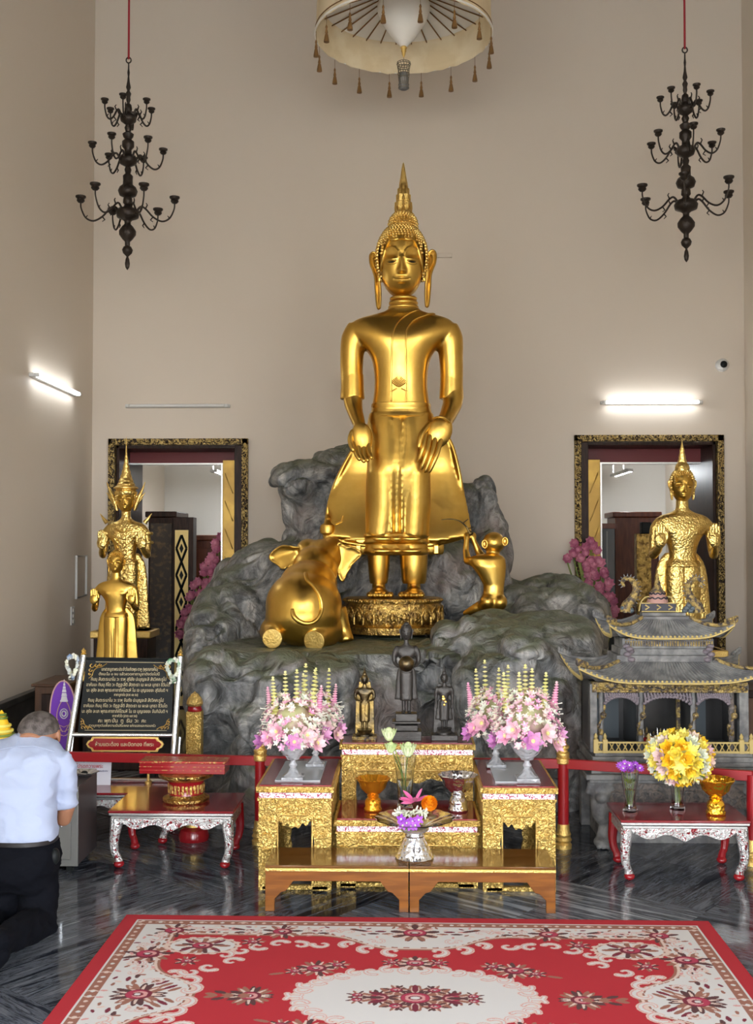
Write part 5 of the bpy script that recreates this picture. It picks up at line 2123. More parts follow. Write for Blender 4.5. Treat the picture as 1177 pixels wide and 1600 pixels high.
# ================================================================== chandeliers
def chandelier(px, Y, sc, rot, ytop, label, rope_top):
    k = Y / F * sc
    # template px (left chandelier): z = (422-y)
    c = at(px, ytop, Y)
    r = thing('chandelier', label, 'chandelier', c, 0, 'dark bronze tiered chandeliers')
    prof = [(.2, 422), (3, 418), (4, 412), (3, 405), (1.5, 401), (2, 400), (7, 395), (8.5, 390), (6, 385), (4, 384), (4, 377), (8, 373), (13, 366), (13.5, 360), (9, 353), (5, 349), (5, 345), (8, 342), (17, 338), (18.5, 331), (15, 325), (7, 322), (5, 318), (7.5, 315), (7, 308), (6, 306), (13, 303), (15.5, 296), (13, 290), (8, 286), (7.5, 278), (8, 272), (4, 268), (5.5, 262), (4, 257), (13, 252), (15, 246), (12, 240), (6, 237), (5.5, 230), (9.5, 225), (9.5, 217), (5, 213), (8, 209), (9, 205), (4, 201), (6, 195), (4, 190), (12, 184), (13, 178), (9, 172), (5, 169), (6, 165), (5, 158), (2, 155), (3.5, 150), (3, 145), (4.5, 140), (2, 135), (3.8, 130), (2, 120), (1.3, 112), (2, 106), (1.2, 100), (1, 90)]
    # smaller hubs than sampled: use lathe
    b = MB(); b.lathe([(rr_ * k, (422 - y) * k) for rr_, y in prof], n=22)
    build(b, 'stem', MT['bronze'], r, ang=60)
    b = MB()
    b.tube([(4 * k * math.cos(a), 0, (422 - 86 + 4.5 * math.sin(a)) * k) for a in [i * PI / 6 for i in range(12)]], 1.1 * k, 6, closed=True)
    build(b, 'ring', MT['bronze'], r, ang=80)
    b = MB(); b.tube([(0, 0, (422 - 84) * k), (0, 0, rope_top - c.z)], 1.7 * k, 8)
    build(b, 'red_cord', MT['rope'], r, ang=80)
    for (n, zc, L_, off, cs) in ((6, 331, 74, 0, 1.0), (6, 246, 55, .25, .85), (6, 176, 38, .5, .75)):
        for i in range(n):
            a = rot + off + 2 * PI * i / n
            X = Matrix.Rotation(a, 4, 'Z')
            q_ = L_ / 74
            P_ = [(12, 0), (20 , 10), (28, 7), (40, -6), (54, -13), (66, -8), (73, 6), (74, 15)]
            pts = [(12 + (x - 12) * (L_ - 12) / 62, z * (.55 + .45 * q_)) for x, z in P_]
            b = MB()
            b.tube([X @ Vector((p.x * k, 0, (422 - zc + p.y) * k)) for p in smoothpath([(x, z, 0) for x, z in pts], 4)], [rr_ * k for rr_ in smoothlist([1.9, 1.7, 1.6, 1.5, 1.5, 1.4, 1.2, 1.2], 4)], 7)
            # curls
            b.tube([X @ Vector((x * k, 0, (422 - zc + z) * k)) for x, z in ((pts[2][0], pts[2][1]), (pts[2][0] + 3, pts[2][1] + 6), (pts[2][0] + 1, pts[2][1] + 9))], [1.3 * k, 1 * k, .8 * k], 6)
            b.tube([X @ Vector((x * k, 0, (422 - zc + z) * k)) for x, z in ((pts[3][0], pts[3][1]), (pts[3][0] - 4, pts[3][1] - 5), (pts[3][0] + 0, pts[3][1] - 8))], [1.2 * k, 1.1 * k, .6 * k], 6)
            b.tube([X @ Vector((x * k, 0, (422 - zc + z) * k)) for x, z in ((pts[5][0], pts[5][1]), (pts[5][0] - 3, pts[5][1] + 4))], [1.1 * k, .6 * k], 6)
            ar = build(b, 'arm', MT['bronze'], r, ang=80)
            b = MB()
            e_ = pts[-1]
            b.lathe([(1.2 * cs * k, 0), (4 * cs * k, 1 * k), (6.4 * cs * k, 4 * cs * k), (5.6 * cs * k, 7 * cs * k), (8.3 * cs * k, 9.5 * cs * k), (8.2 * cs * k, 11.5 * cs * k), (4 * cs * k, 11 * cs * k), (3.5 * cs * k, 7 * cs * k)], tuple(X @ Vector((e_[0] * k, 0, (422 - zc + e_[1]) * k))), 14, wob=None)
            build(b, 'candle_cup', MT['bronze'], ar, ang=50)


chandelier(199, 9.0, 1.0, R(3), 422, 'dark three-tier candle chandelier on red cord at upper left', H)
chandelier(1073, 8.9, 1.0, R(14), 410, 'dark three-tier candle chandelier on red cord at upper right', H)

# ================================================================== hanging tiered umbrella
YU = 8.6
k = YU / F
c = at(631, 58, YU)
r = thing('ceremonial_umbrella', 'cream silk tiered umbrella with gold tassels hanging above the giant statue', 'umbrella', c)
RU = 139 * k
hv_ = .245
b = MB()
n = 64
rs = []
for (rr_, z) in ((RU * 1.0, 0), (RU * 1.005, .02), (RU * .99, .05), (RU * .985, hv_), (RU * .95, hv_ + .02)):
    rs.append([(rr_ * math.cos(2 * PI * i / n) * (1 + .004 * math.sin(i * 5)), rr_ * math.sin(2 * PI * i / n) * (1 + .004 * math.sin(i * 5)), z + .006 * math.sin(i * 2.7) * (z < .01)) for i in range(n)])
for (rr_, z) in ((RU * .94, hv_ + .005), (RU * .975, hv_ - .01), (RU * .985, .05), (RU * .992, .003)):
    rs.append([(rr_ * math.cos(2 * PI * i / n), rr_ * math.sin(2 * PI * i / n), z + .006 * math.sin(i * 2.7) * (z < .01)) for i in range(n)])
rs.append(rs[0])
b.rings(rs, cap=False)
build(b, 'valance', MT['canvas'], r, ang=60)
b = MB()
b.lathe([(RU * .97, hv_), (RU * .97, hv_ + .012), (.12, hv_ + .14), (.12, hv_ + .13), (RU * .97, hv_)], n=64, cap=False)
build(b, 'canopy_lining', MT['canvas_in'], r, ang=40)
for z_, c_ in ((.012, 'w'), (.045, 'b')):
    b = MB()
    b.tube([(RU * 1.004 * math.cos(a), RU * 1.004 * math.sin(a), z_) for a in [2 * PI * i / 96 for i in range(96)]], .009 if c_ == 'w' else .004, 6, closed=True)
    b_o = build(b, 'trim_band', MT['canvas_in'] if c_ == 'w' else MT['tassel'], r, ang=80)
for i in range(32):
    a = 2 * PI * (i + .5) / 32
    b = MB()
    b.tube([(RU * .965 * math.cos(a), RU * .965 * math.sin(a), hv_ - .004), (.14 * math.cos(a), .14 * math.sin(a), hv_ + .115)], .0055, 5)
    build(b, 'rib', MT['tassel'], r, ang=None)
# upper tiers above
for (rr_, z0_) in ((RU * .86, .42), (RU * .72, .78)):
    b = MB()
    b.lathe([(rr_, z0_), (rr_ * .985, z0_ + .2), (.1, z0_ + .3), (.1, z0_ + .29), (rr_ * .96, z0_ + .18), (rr_ * .985, z0_)], n=56, cap=False)
    build(b, 'upper_tier', MT['canvas'], r, ang=50)
b = MB(); b.tube([(0, 0, hv_ + .1), (0, 0, H - c.z)], .018, 10); build(b, 'hanging_pole', MT['gold_paint'], r, ang=80)
# pendant cone, tip and wire cage
zt_ = hv_ + .13
b = MB()
b.lathe([(.06, zt_), (.16, zt_ - .05), (.205, zt_ - .12), (.205, zt_ - .17), (.175, zt_ - .25), (.09, zt_ - .38), (.035, zt_ - .44), (.02, zt_ - .45)], n=32)
build(b, 'pendant_cone', MT['canvas_in'], r, ang=60)
b = MB()
b.lathe([(.02, -.075), (.028, -.085), (.018, -.1), (.022, -.11), (.013, -.125), (.015, -.132), (.004, -.16)], n=18)
build(b, 'gold_tip', MT['gold_paint'], r, ang=60)
b = MB(); b.tube([(0, 0, -.155), (0, 0, -.21)], .002, 5); build(b, 'string', MT['tassel'], r, ang=None)
b = MB()
for j, (rr_, z) in enumerate(((.05, -.2), (.053, -.215), (.048, -.235), (.042, -.27), (.045, -.29), (.04, -.32), (.036, -.36), (.04, -.375), (.04, -.40))):
    b.tube([(rr_ * math.cos(a), rr_ * math.sin(a), z) for a in [2 * PI * i / 20 for i in range(20)]], .003, 5, closed=True)
for i in range(14):
    a = 2 * PI * i / 14
    pr_ = ((.05, -.2), (.052, -.215), (.042, -.27), (.045, -.29), (.036, -.36), (.04, -.40))
    b.tube([(rr_ * math.cos(a + j * .22), rr_ * math.sin(a + j * .22), z) for j, (rr_, z) in enumerate(pr_)], .0022, 4)
MT['wire'] = mat('dark_wire', (.18, .15, .10), .5, .4)
build(b, 'wire_cage', MT['wire'], r, ang=60)
b = MB(); b.lathe([(.03, -.41), (.04, -.40), (.034, -.30), (.03, -.28)], n=20); build(b, 'cage_core', MT['stone'], r, ang=60)
for i in range(16):
    a = 2 * PI * (i + .45) / 16
    x, y = RU * math.cos(a), RU * math.sin(a)
    b = MB()
    L0 = .07
    b.tube([(x, y, .0), (x, y, -L0)], .0018, 4)
    b.lathe([(.004, -L0), (.009, -L0 - .015), (.006, -L0 - .03), (.012, -L0 - .06), (.008, -L0 - .066), (.012, -L0 - .072), (.02, -L0 - .115), (.021, -L0 - .13), (.004, -L0 - .132)], (x, y, 0), 10)
    build(b, 'tassel', MT['tassel'], r, ang=50)
MT['core2'] = petalmat('yellow_green_filler', S(225, 215, 120), S(190, 195, 95))
MT['core'] = petalmat('pale_filler_foliage', S(190, 190, 140), S(205, 165, 165))
# ================================================================== flowers
def petal(b, c, d, n, L_, w, cup=.25, mi=0):
    """leaf-shaped petal from c along d, face normal n"""
    d = Vector(d).normalized(); n = Vector(n).normalized()
    sd = d.cross(n).normalized()
    b.cm = mi
    prof = ((0, .25, 0), (.35, .9, cup * .35), (.7, .85, cup), (1, .1, cup * 1.5))
    vs = []
    for t, ww, up in prof:
        p = Vector(c) + d * (L_ * t) + n * (L_ * up)
        vs += [p - sd * (w * ww), p + n * (-L_ * .08 * ww), p + sd * (w * ww)]
    fs = []
    for i in range(3):
        for j in range(2):
            a = i * 3 + j
            fs.append((a, a + 1, a + 4, a + 3))
    b.add(vs, fs)


def blossom(b, c, n, r_, np_=8, layers=3, cup=.5, mi=0, mid=None, ph=0, w=.33):
    n = Vector(n).normalized()
    u = n.orthogonal().normalized()
    v_ = n.cross(u)
    for l in range(layers):
        k = 1 - l * .24
        for i in range(np_):
            a = 2 * PI * (i + .5 * (l % 2)) / np_ + ph
            d = (u * math.cos(a) + v_ * math.sin(a)) * (1 - l * .25) + n * (.1 + l * .5)
            petal(b, Vector(c) + n * (l * r_ * .06), d, n, r_ * k, r_ * w * k, cup * .6, mi)
    if mid is not None:
        b.cm = mid
        b.ell(Vector(c) + n * r_ * .22, r_ * .2, 8, 6)
    b.cm = 0


def spike(b, c, top, r_, n, mi=0):
    """crown-flower spike: stacked little cups"""
    c, top = Vector(c), Vector(top)
    b.cm = mi
    for i in range(n):
        t = i / (n - 1)
        p = c.lerp(top, t)
        rr_ = r_ * (1 - .55 * t)
        b.lathe([(rr_ * .25, -rr_ * .5), (rr_, 0), (rr_ * .9, rr_ * .25), (rr_ * .2, rr_ * .5)], tuple(p), 8)
    b.ell(top + Vector((0, 0, r_ * .5)), r_ * .3, 6, 5)
    b.cm = 0


def bouquet(c, w, h, label, seed, spikes, nbig=7):
    """conical pink arrangement; c = centre of bowl rim"""
    rr_ = random.Random(seed)
    r = thing('flower_bouquet', label, 'flowers', c, 0, 'pink flower arrangements in crystal bowls')
    # foliage / filler core
    b = MB()
    b.ell((0, 0, h * .32), (w * .30, w * .28, h * .30), 20, 14)
    build(b, 'foliage_core', MT['core'], r, ang=80)
    fl = [MB() for _ in range(3)]
    # small filler blossoms over a dome
    for i in range(400):
        t = rr_.random()
        a = rr_.random() * 2 * PI
        zz = h * (-.02 + .80 * t)
        rad = w * .5 * (1.0 if t < .45 else 1 - ((t - .45) / .55) ** 1.5 * .55) * (.80 + .25 * rr_.random())
        p = Vector((rad * math.cos(a), rad * math.sin(a) * .9, zz))
        n_ = Vector((math.cos(a), math.sin(a), .35 + t)).normalized()
        blossom(fl[i % 3], p, n_, w * (.042 + .026 * rr_.random()), 5, 1, .3, ph=rr_.random() * 6, w=.3)
        if i % 3 == 0:
            q_ = p + n_ * w * .05
            fl[1].ell(q_, w * .012, 5, 4)
    for m_, nm, k in ((MT['pk'], 'pink_filler_blossoms', 0), (MT['creamw'], 'cream_filler_blossoms', 1), (MT['pk2'], 'pale_pink_filler_blossoms', 2)):
        o = build(fl[k], nm, m_, r, ang=None)
        o['kind'] = 'stuff'
    # white stamen sprays sticking out
    b = MB()
    for i in range(60):
        a = rr_.random() * 2 * PI
        zz = h * (.0 + .5 * rr_.random())
        d = Vector((math.cos(a), math.sin(a) * .9, .25 * rr_.random()))
        p = Vector((0, 0, zz)) + d * (w * .44)
        b.tube([p, p + d * w * .10], [w * .006, w * .010], 4)
    o = build(b, 'white_sprays', MT['creamw'], r, ang=None); o['kind'] = 'stuff'
    for i in range(nbig):
        a = -PI / 2 + (i - (nbig - 1) / 2) * (2.6 / max(1, nbig - 1)) + rr_.uniform(-.15, .15)
        zz = h * (.02 + .26 * ((i * 7) % 5) / 5)
        p = Vector((w * .47 * math.cos(a), w * .43 * math.sin(a), zz))
        b = MB()
        blossom(b, p, Vector((math.cos(a), math.sin(a) * 1.2, .25)), w * rr_.uniform(.14, .18), 6, 2, .45, 0, 1, ph=rr_.random(), w=.36)
        build(b, 'lotus_blossom', [MT['pk'] if i % 3 else MT['pk3'], MT['cream']], r, ang=None)
    for (dx, dy, top, mi) in spikes:
        b = MB()
        spike(b, (dx * w, dy * w, h * .45), (dx * w * 1.15, dy * w, h * top), w * .075, 11)
        build(b, 'cream_flower_spike' if mi == 0 else 'pink_flower_spike', MT['cream'] if mi == 0 else MT['pk'], r, ang=50)
    return r


def crystal_bowl(c, s_, label):
    r = thing('crystal_bowl', label, 'bowl', c, 0, 'footed crystal flower bowls')
    b = MB()
    b.box((0, 0, .008 * s_), (.105 * s_, .105 * s_, .016 * s_)); build(b, 'square_foot', MT['crystal'], r, bev=.002)
    b = MB(); b.lathe([(.05 * s_, .016 * s_), (.028 * s_, .035 * s_), (.014 * s_, .055 * s_), (.022 * s_, .068 * s_), (.013 * s_, .08 * s_), (.012 * s_, .09 * s_)], n=16); build(b, 'stem', MT['crystal'], r, ang=40)
    b = MB(); b.lathe([(.01 * s_, .09 * s_), (.03 * s_, .095 * s_), (.034 * s_, .105 * s_), (.055 * s_, .125 * s_), (.075 * s_, .155 * s_), (.085 * s_, .185 * s_), (.082 * s_, .186 * s_), (.07 * s_, .158 * s_), (.05 * s_, .13 * s_), (.02 * s_, .11 * s_), (.001, .108 * s_)], n=28, cap=False); build(b, 'bowl', MT['crystal'], r, ang=60)
    return r


zs_ = zs
for (pa, pb, lab) in (((432, 1220), (500, 1196), 'clear acrylic sheet under the crystal bowls on the left altar table'), ((772, 1221), (842, 1196), 'clear acrylic sheet under the crystal bowls on the right altar table')):
    sg = -1 if pa[0] < 600 else 1
    a = atz(pa[0] if sg < 0 else pa[0] + 72, 1219, zs); b0 = atz(pb[0] if sg < 0 else pb[0] - 63, 1194, zs)
    xs_ = sorted([X_(pa[0], 5.5), X_(pa[0] + 70, 5.5)])
    b = MB(); b.bx(xs_[0], xs_[1], 5.46, 5.95, zs, zs + .006)
    tag(build_top(b, 'acrylic_sheet', MT['acrylic'], ((xs_[0] + xs_[1]) / 2, 5.7, zs), bev=.001), lab, 'sheet', 'acrylic sheets on the altar tables')
SPK = [(-.28, 0, 1.0, 0), (-.12, .1, 1.08, 0), (.05, .0, 1.12, 0), (.16, .15, 1.2, 0), (.3, 0, 1.12, 0), (-.36, .1, .82, 1), (.38, .1, .85, 1)]
BQ = [
    (458, 1221, 5.50, 1.0, 'front crystal bowl on the left altar table holding pink and cream flowers', 'full pink and cream flower arrangement in the front left crystal bowl', 3, SPK),
    (493, 1198, 5.84, .9, 'rear crystal bowl on the left altar table, half behind the front one', 'pink flower arrangement at the back right of the left altar table', 5, [(-.2, 0, 1.1, 0), (.0, .1, 1.2, 0), (.22, 0, 1.2, 0), (.33, .0, .9, 1)]),
    (824, 1222, 5.50, 1.05, 'front crystal bowl on the right altar table holding pink and cream flowers', 'full pink and cream flower arrangement in the front right crystal bowl', 8, [(-.3, 0, 1.0, 0), (-.1, 0, 1.0, 0), (.08, .1, 1.05, 0), (.0, .2, 1.1, 0), (.25, .0, 1.0, 0), (.4, .1, .85, 1)]),
    (775, 1198, 5.84, .95, 'rear crystal bowl on the right altar table beside the rear altar table', 'pink flower arrangement nearest the small statues on the right altar table', 11, [(-.3, 0, 1.1, 0), (-.16, .1, 1.25, 0), (.05, 0, 1.12, 0), (.2, .1, 1.16, 0), (-.42, 0, .85, 1)]),
]
for (px, py, Y, sc, lb, lf, sd, sp_) in BQ:
    c = at(px, py, Y); c.z = zs + .006
    crystal_bowl(c, sc, lb)
    bouquet(c + Vector((0, 0, .180 * sc)), .31 * sc, .30 * sc, lf, sd, sp_)


def glass_vase(c, prof, label, name='glass_vase', wob=None, group=None):
    r = thing(name, label, 'vase', c, 0, group)
    b = MB()
    n = len(prof)
    inner = [(rr_ - .004, z) for rr_, z in prof[::-1] if z > .02] + [(.001, .02)]
    b.lathe([(.001, 0)] + prof + inner, n=28, wob=wob, cap=False)
    build(b, 'vessel', MT['glass'], r, ang=50)
    return r


def water(c_root, rr_, z0_, z1_):
    pass


# centre vase with lotus buds
Yv = 5.62
c = at(633, 1257, Yv); c.z = zm
r = glass_vase(c, [(.038, 0), (.042, .01), (.035, .04), (.038, .10), (.045, .18), (.058, .27)], 'tall clear glass vase with three lotus buds on the middle step')
b = MB(); b.lathe([(.001, .021), (.030, .022), (.032, .09), (.036, .15), (.001, .15)], n=20); build(b, 'water', MT['glass'], r, ang=50)
for (px, py, m_, sz, lab) in ((608, 1147, 'grn', 11, 'highest pale green lotus bud leaning left in the tall glass vase'), (611, 1168, 'grn', 9, 'rounder green lotus bud just below the highest one'), (638, 1171, 'grn', 12, 'pale green open lotus bud at right of the tall glass vase rim')):
    p = at(px, py, Yv) - c
    k = Yv / F
    t_ = thing('lotus_flower', lab, 'flower', c + Vector((0, 0, .024)), 0, 'lotus buds in the tall vase')
    pp = p - Vector((0, 0, .024))
    b = MB(); b.tube(smoothpath([Vector((0, 0, 0)), Vector((pp.x * .2, 0, pp.z * .5)), Vector((pp.x * .75, 0, pp.z * .85)), pp], 5), .0035, 6); build(b, 'stem', MT['leaf'], t_, ang=80)
    b = MB()
    b.ell(pp, (sz * k * .75, sz * k * .75, sz * k), 14, 10)
    for l in range(2):
        for i in range(7):
            a = 2 * PI * i / 7 + l * .4
            d = Vector((math.cos(a) * .25, math.sin(a) * .25, 1.1))
            petal(b, pp + Vector((math.cos(a), math.sin(a), -.9)) * sz * k * .6, d, Vector((math.cos(a), math.sin(a), -.3)), sz * k * 1.35, sz * k * .42, .12)
    build(b, 'bud', MT[m_], t_, ang=60)


def footed_bowl(c, s_, m, label, fl=.12, name='footed_bowl'):
    r = thing(name, label, 'bowl', c)
    w_ = lambda a, z: 1 + (.05 * math.cos(a * 10) * min(1, max(0, (z / s_ - .09) * 20)))
    b = MB(); b.lathe([(.036 * s_, 0), (.04 * s_, .004 * s_), (.04 * s_, .012 * s_), (.034 * s_, .02 * s_), (.037 * s_, .035 * s_), (.033 * s_, .05 * s_), (.022 * s_, .062 * s_)], n=32); build(b, 'foot', m, r, ang=50)
    b = MB(); b.lathe([(.022 * s_, .06 * s_), (.028 * s_, .066 * s_), (.022 * s_, .072 * s_), (.035 * s_, .08 * s_), (.055 * s_, .10 * s_), (.062 * s_, .125 * s_), (.076 * s_, .142 * s_), (.074 * s_, .145 * s_), (.058 * s_, .126 * s_), (.05 * s_, .105 * s_), (.02 * s_, .088 * s_), (.001, .086 * s_)], n=60, wob=w_, cap=False); build(b, 'bowl', m, r, ang=50)
    return r


c = at(583, 1267, 5.6); c.z = zm
footed_bowl(c, 1.12, MT['orange'], 'amber gold footed bowl left of the tall vase on the middle step')
c = at(716, 1268, 5.6); c.z = zm
footed_bowl(c, 1.26, MT['silver'], 'silver footed bowl right of the tall vase on the middle step')
c = at(1119, 1270, 5.68); c.z = zt2
footed_bowl(c, 1.22, MT['gold_bowl'], 'bright gold footed bowl on the right silver-legged table')

# silver pedestal with glass plate and flowers on the bench
Yp = 5.20
c = at(648, 1338, Yp); c.z = zb
r = thing('silver_pedestal', 'ornate silver pedestal standing on the wooden benches before the altar', 'stand', c)
b = MB(); b.lathe([(.085, 0), (.088, .006), (.084, .012), (.075, .03), (.066, .05), (.052, .075), (.045, .09), (.042, .098), (.045, .104), (.04, .11), (.052, .12), (.062, .128), (.03, .13)], n=40, wob=lambda a, z: 1 + .025 * math.cos(a * 12)); build(b, 'body', MT['silver'], r, ang=40)
b = MB(); b.lathe([(.05, .118), (.064, .128), (.066, .134), (.05, .136)], n=40); build(b, 'rim', MT['silver_plain'], r, ang=50)
cp = c + Vector((0, 0, .136))
r = thing('glass_plate', 'wide wavy clear glass plate on the silver pedestal', 'plate', cp)
b = MB(); b.lathe([(.001, 0), (.05, 0), (.09, .02), (.125, .034), (.18, .046), (.182, .050), (.125, .040), (.09, .027), (.05, .007), (.001, .006)], n=60, wob=lambda a, z: 1 + (.03 * math.cos(a * 14) if z > .025 else 0), cap=False)
build(b, 'plate', MT['glass'], r, ang=60)
def pf(px, py, dy=0.0):
    return at(px, py, Yp + dy)


p = pf(671, 1257, -.03)
r = thing('marigold_flower', 'orange marigold resting on the glass plate', 'flower', p)
b = MB()
for i in range(90):
    zf_ = 1 - 2 * (i + .5) / 90
    a = i * 2.39996
    rd_ = math.sqrt(1 - zf_ * zf_)
    d = Vector((rd_ * math.cos(a), rd_ * math.sin(a) * .8, zf_ * .85))
    petal(b, d * .022, d + Vector((0, -.25, .3)), Vector((0, -.6, .8)) - d * .3, .02, .011, .3)
b.ell((0, .01, -.005), (.028, .02, .024), 12, 8)
build(b, 'petals', MT['org'], r, ang=60)
r = thing('jasmine_garland', 'cream white jasmine garland draped on the glass plate', 'garland', pf(643, 1270, -.03))
b = MB()
g_ = random.Random(4)
for i in range(46):
    a = 2 * PI * i / 46
    p = Vector((.062 * math.cos(a), .03 * math.sin(a), .0 + g_.uniform(-.004, .006)))
    d = Vector((math.cos(a) * .6 + g_.uniform(-.5, .5), -.6 + g_.uniform(-.4, .3), g_.uniform(-.4, .9)))
    b.tube([p, p + d.normalized() * .026], [.0055, .004], 6, round_ends=True)
build(b, 'jasmine_buds', MT['creamw'], r, ang=80)
r = thing('pink_flower', 'pink flower with long petals at back of the glass plate', 'flower', pf(648, 1252, .05))
b = MB()
for d in ((-1, 0, .1), (-.9, -.2, .35), (-.4, 0, .6), (.2, -.1, .6), (.6, 0, .35), (-.7, -.3, -.2), (.0, -.4, .3)):
    petal(b, (0, 0, 0), (d[0], d[1], d[2] * .55), (0, -.5, .9), .07, .013, .08)
build(b, 'petals', MT['mag'], r, ang=60)
r = thing('orchid_spray', 'purple orchids hanging over the front edge of the glass plate', 'flower', pf(642, 1284, -.10))
for i, (dx, dz) in enumerate(((-.045, .012), (-.02, -.004), (.008, .004), (.035, .01), (.0, -.018), (-.035, -.012), (.02, -.012))):
    b = MB()
    blossom(b, (dx, -.002 * i, dz), (g_.uniform(-.3, .3), -1, g_.uniform(-.1, .5)), .024, 5, 1, .25, 0, 1, ph=i)
    build(b, 'orchid_blossom', [MT['pur'], MT['creamw']], r, ang=None)
b = MB(); b.tube([(-.05, .01, .01), (0, .015, 0), (.045, .01, .015)], .003, 5); build(b, 'stem', MT['leaf'], r, ang=None)

# right table: glass with purple flowers, vase with yellow bouquet
c = at(985, 1262, 5.72); c.z = zt2
r = glass_vase(c, [(.034, 0), (.037, .006), (.027, .03), (.024, .06), (.032, .10), (.040, .155), (.045, .215)], 'tapered clear glass with purple flowers at left end of the right table', wob=lambda a, z: 1 + .04 * math.cos(a * 6))
b = MB(); b.lathe([(.001, .021), (.018, .022), (.018, .06), (.028, .11), (.001, .11)], n=16); build(b, 'water', MT['glass'], r, ang=50)
r = thing('purple_flowers', 'purple daisy-like flowers in the tapered glass on the right table', 'flowers', c + Vector((0, 0, .03)))
g_ = random.Random(9)
for i, (dx, dz) in enumerate(((-.052, .20), (-.03, .21), (-.008, .205), (.018, .195), (.045, .192), (.0, .185), (.03, .2), (-.04, .19))):
    b = MB(); blossom(b, (dx * .95, g_.uniform(-.03, .02), dz), (dx * 4, -1, .9), .024, 10, 2, .2, 0, 1, ph=i, w=.2)
    build(b, 'flower_head', [MT['pur'], MT['creamw']], r, ang=None)
b = MB()
for dx in (-.04, -.02, .0, .02, .035):
    b.tube([(dx * .15, 0, 0), (dx * .5, 0, .1), (dx, -.01, .19)], .0022, 5)
for i in range(9):
    a = i * 2.4
    petal(b, (0, 0, .11), (math.cos(a), math.sin(a), .4), (0, 0, 1), .035, .012, .2)
build(b, 'stems_and_leaves', MT['leaf'], r, ang=None)
c = at(1059, 1258, 5.78); c.z = zt2
r = glass_vase(c, [(.036, 0), (.038, .006), (.030, .03), (.028, .06), (.034, .10), (.038, .14)], 'clear glass vase under the round yellow bouquet', wob=lambda a, z: 1 + .05 * math.cos(a * 8))
r = thing('yellow_bouquet', 'round bouquet of yellow and white roses and lilies above the right table', 'flowers', c + Vector((0, 0, .03)))
cc = at(1062, 1183, 5.75) - r.location
b = MB(); b.ell(cc, (.135, .12, .105), 20, 14); build(b, 'foliage_core', MT['core2'], r, ang=80)
b = MB()
for i in range(5):
    a = i * 1.3
    b.tube([(math.cos(a) * .01, math.sin(a) * .01, 0), (math.cos(a) * .012, math.sin(a) * .012, cc.z - .08)], .003, 5)
build(b, 'stems', MT['leaf'], r, ang=None)
N_ = 84
for i in range(N_):
    zf = 1 - 2 * (i + .5) / N_
    a = i * 2.39996
    rad = math.sqrt(1 - zf * zf)
    n_ = Vector((rad * math.cos(a), rad * math.sin(a), zf))
    p = cc + Vector((n_.x * .142, n_.y * .125, n_.z * .11))
    kind = (0, 1, 0, 2, 0, 3, 1)[i % 7]
    m_ = (MT['yel'], MT['yelo'], MT['creamw'], MT['pk2'])[kind]
    b = MB()
    if kind == 0 and i % 2:
        blossom(b, p, n_, .052, 6, 1, .35, ph=a, w=.22)
        blossom(b, p, n_, .035, 6, 1, .5, ph=a + .5, w=.25)
        nm = 'lily_flower'
    else:
        blossom(b, p, n_, .040, 6, 3, .6, ph=a, w=.42)
        nm = 'rose_flower'
    build(b, nm, m_, r, ang=None)
b = MB()
for i in range(14):
    a = i * .9
    petal(b, cc + Vector((math.cos(a) * .12, math.sin(a) * .1, -.07 + .02 * (i % 3))), (math.cos(a), math.sin(a), -.5), (0, 0, 1), .05, .012, .1)
build(b, 'leaves', MT['leaf'], r, ang=None)

# ---- pink lotus masses in the two doorways
def lotus_mass(pts, Y, label, hgt):
    xs_ = [at(px, py, Y) for px, py in pts]
    cx = sum(p.x for p in xs_) / len(xs_)
    r = thing('lotus_bouquet', label, 'flowers', (cx, Y, 0), 0, 'pink lotus bouquets in the doorways')
    g2 = random.Random(len(pts))
    b = MB()
    b.lathe([(.12, 0), (.14, .02), (.09, .08), (.11, .25), (.16, .42), (.15, .44), (.13, .40)], n=24)
    build(b, 'vase', MT['bronze2'], r)
    b = MB()
    for p in xs_:
        l = p - r.location
        b.tube([(0, 0, .35), (l.x * .4, .02, l.z * .65), (l.x, .05, l.z)], .008, 5)
    build(b, 'stems', MT['leaf'], r, ang=None)
    k = Y / F
    for i, p in enumerate(xs_):
        l = p - r.location
        sz = g2.uniform(7, 9) * k
        b = MB()
        n_ = Vector((g2.uniform(-.6, .6), -1, g2.uniform(-.2, .8)))
        b.ell(l, sz * .72, 10, 8)
        blossom(b, l - n_.normalized() * sz * .2, n_, sz * 1.02, 7, 2, .75, ph=i, w=.45)
        build(b, 'lotus_blossom', MT['lotus'], r, ang=50)


g_ = random.Random(21)
pts = []
for row in range(15):
    py = 848 + row * 10
    cx = 340 - row * 3.2
    wd = 8 + row * 2.2 if row < 9 else 26
    nn = max(1, int(wd / 7))
    for j in range(nn):
        pts.append((cx + (j - (nn - 1) / 2) * 13 + g_.uniform(-3, 3), py + g_.uniform(-4, 4)))
pts.append((346, 840))
lotus_mass(pts, 10.6 + .45, 'pink lotus bouquet in the left doorway beside the rock', 0)
pts = []
for row in range(13):
    py = 852 + row * 10
    cx = 915 + (row * 3.4 if row > 0 else 0)
    wd = 34 if row < 3 else 28
    nn = max(1, int(wd / 9))
    for j in range(nn):
        pts.append((min(960, cx + (j - (nn - 1) / 2) * 14 + g_.uniform(-3, 3)), py + g_.uniform(-4, 4)))
pts += [(886, 872), (896, 866), (924, 846)]
lotus_mass(pts, 10.55, 'pink lotus bouquet in front of the right doorway behind the shrine', 0)

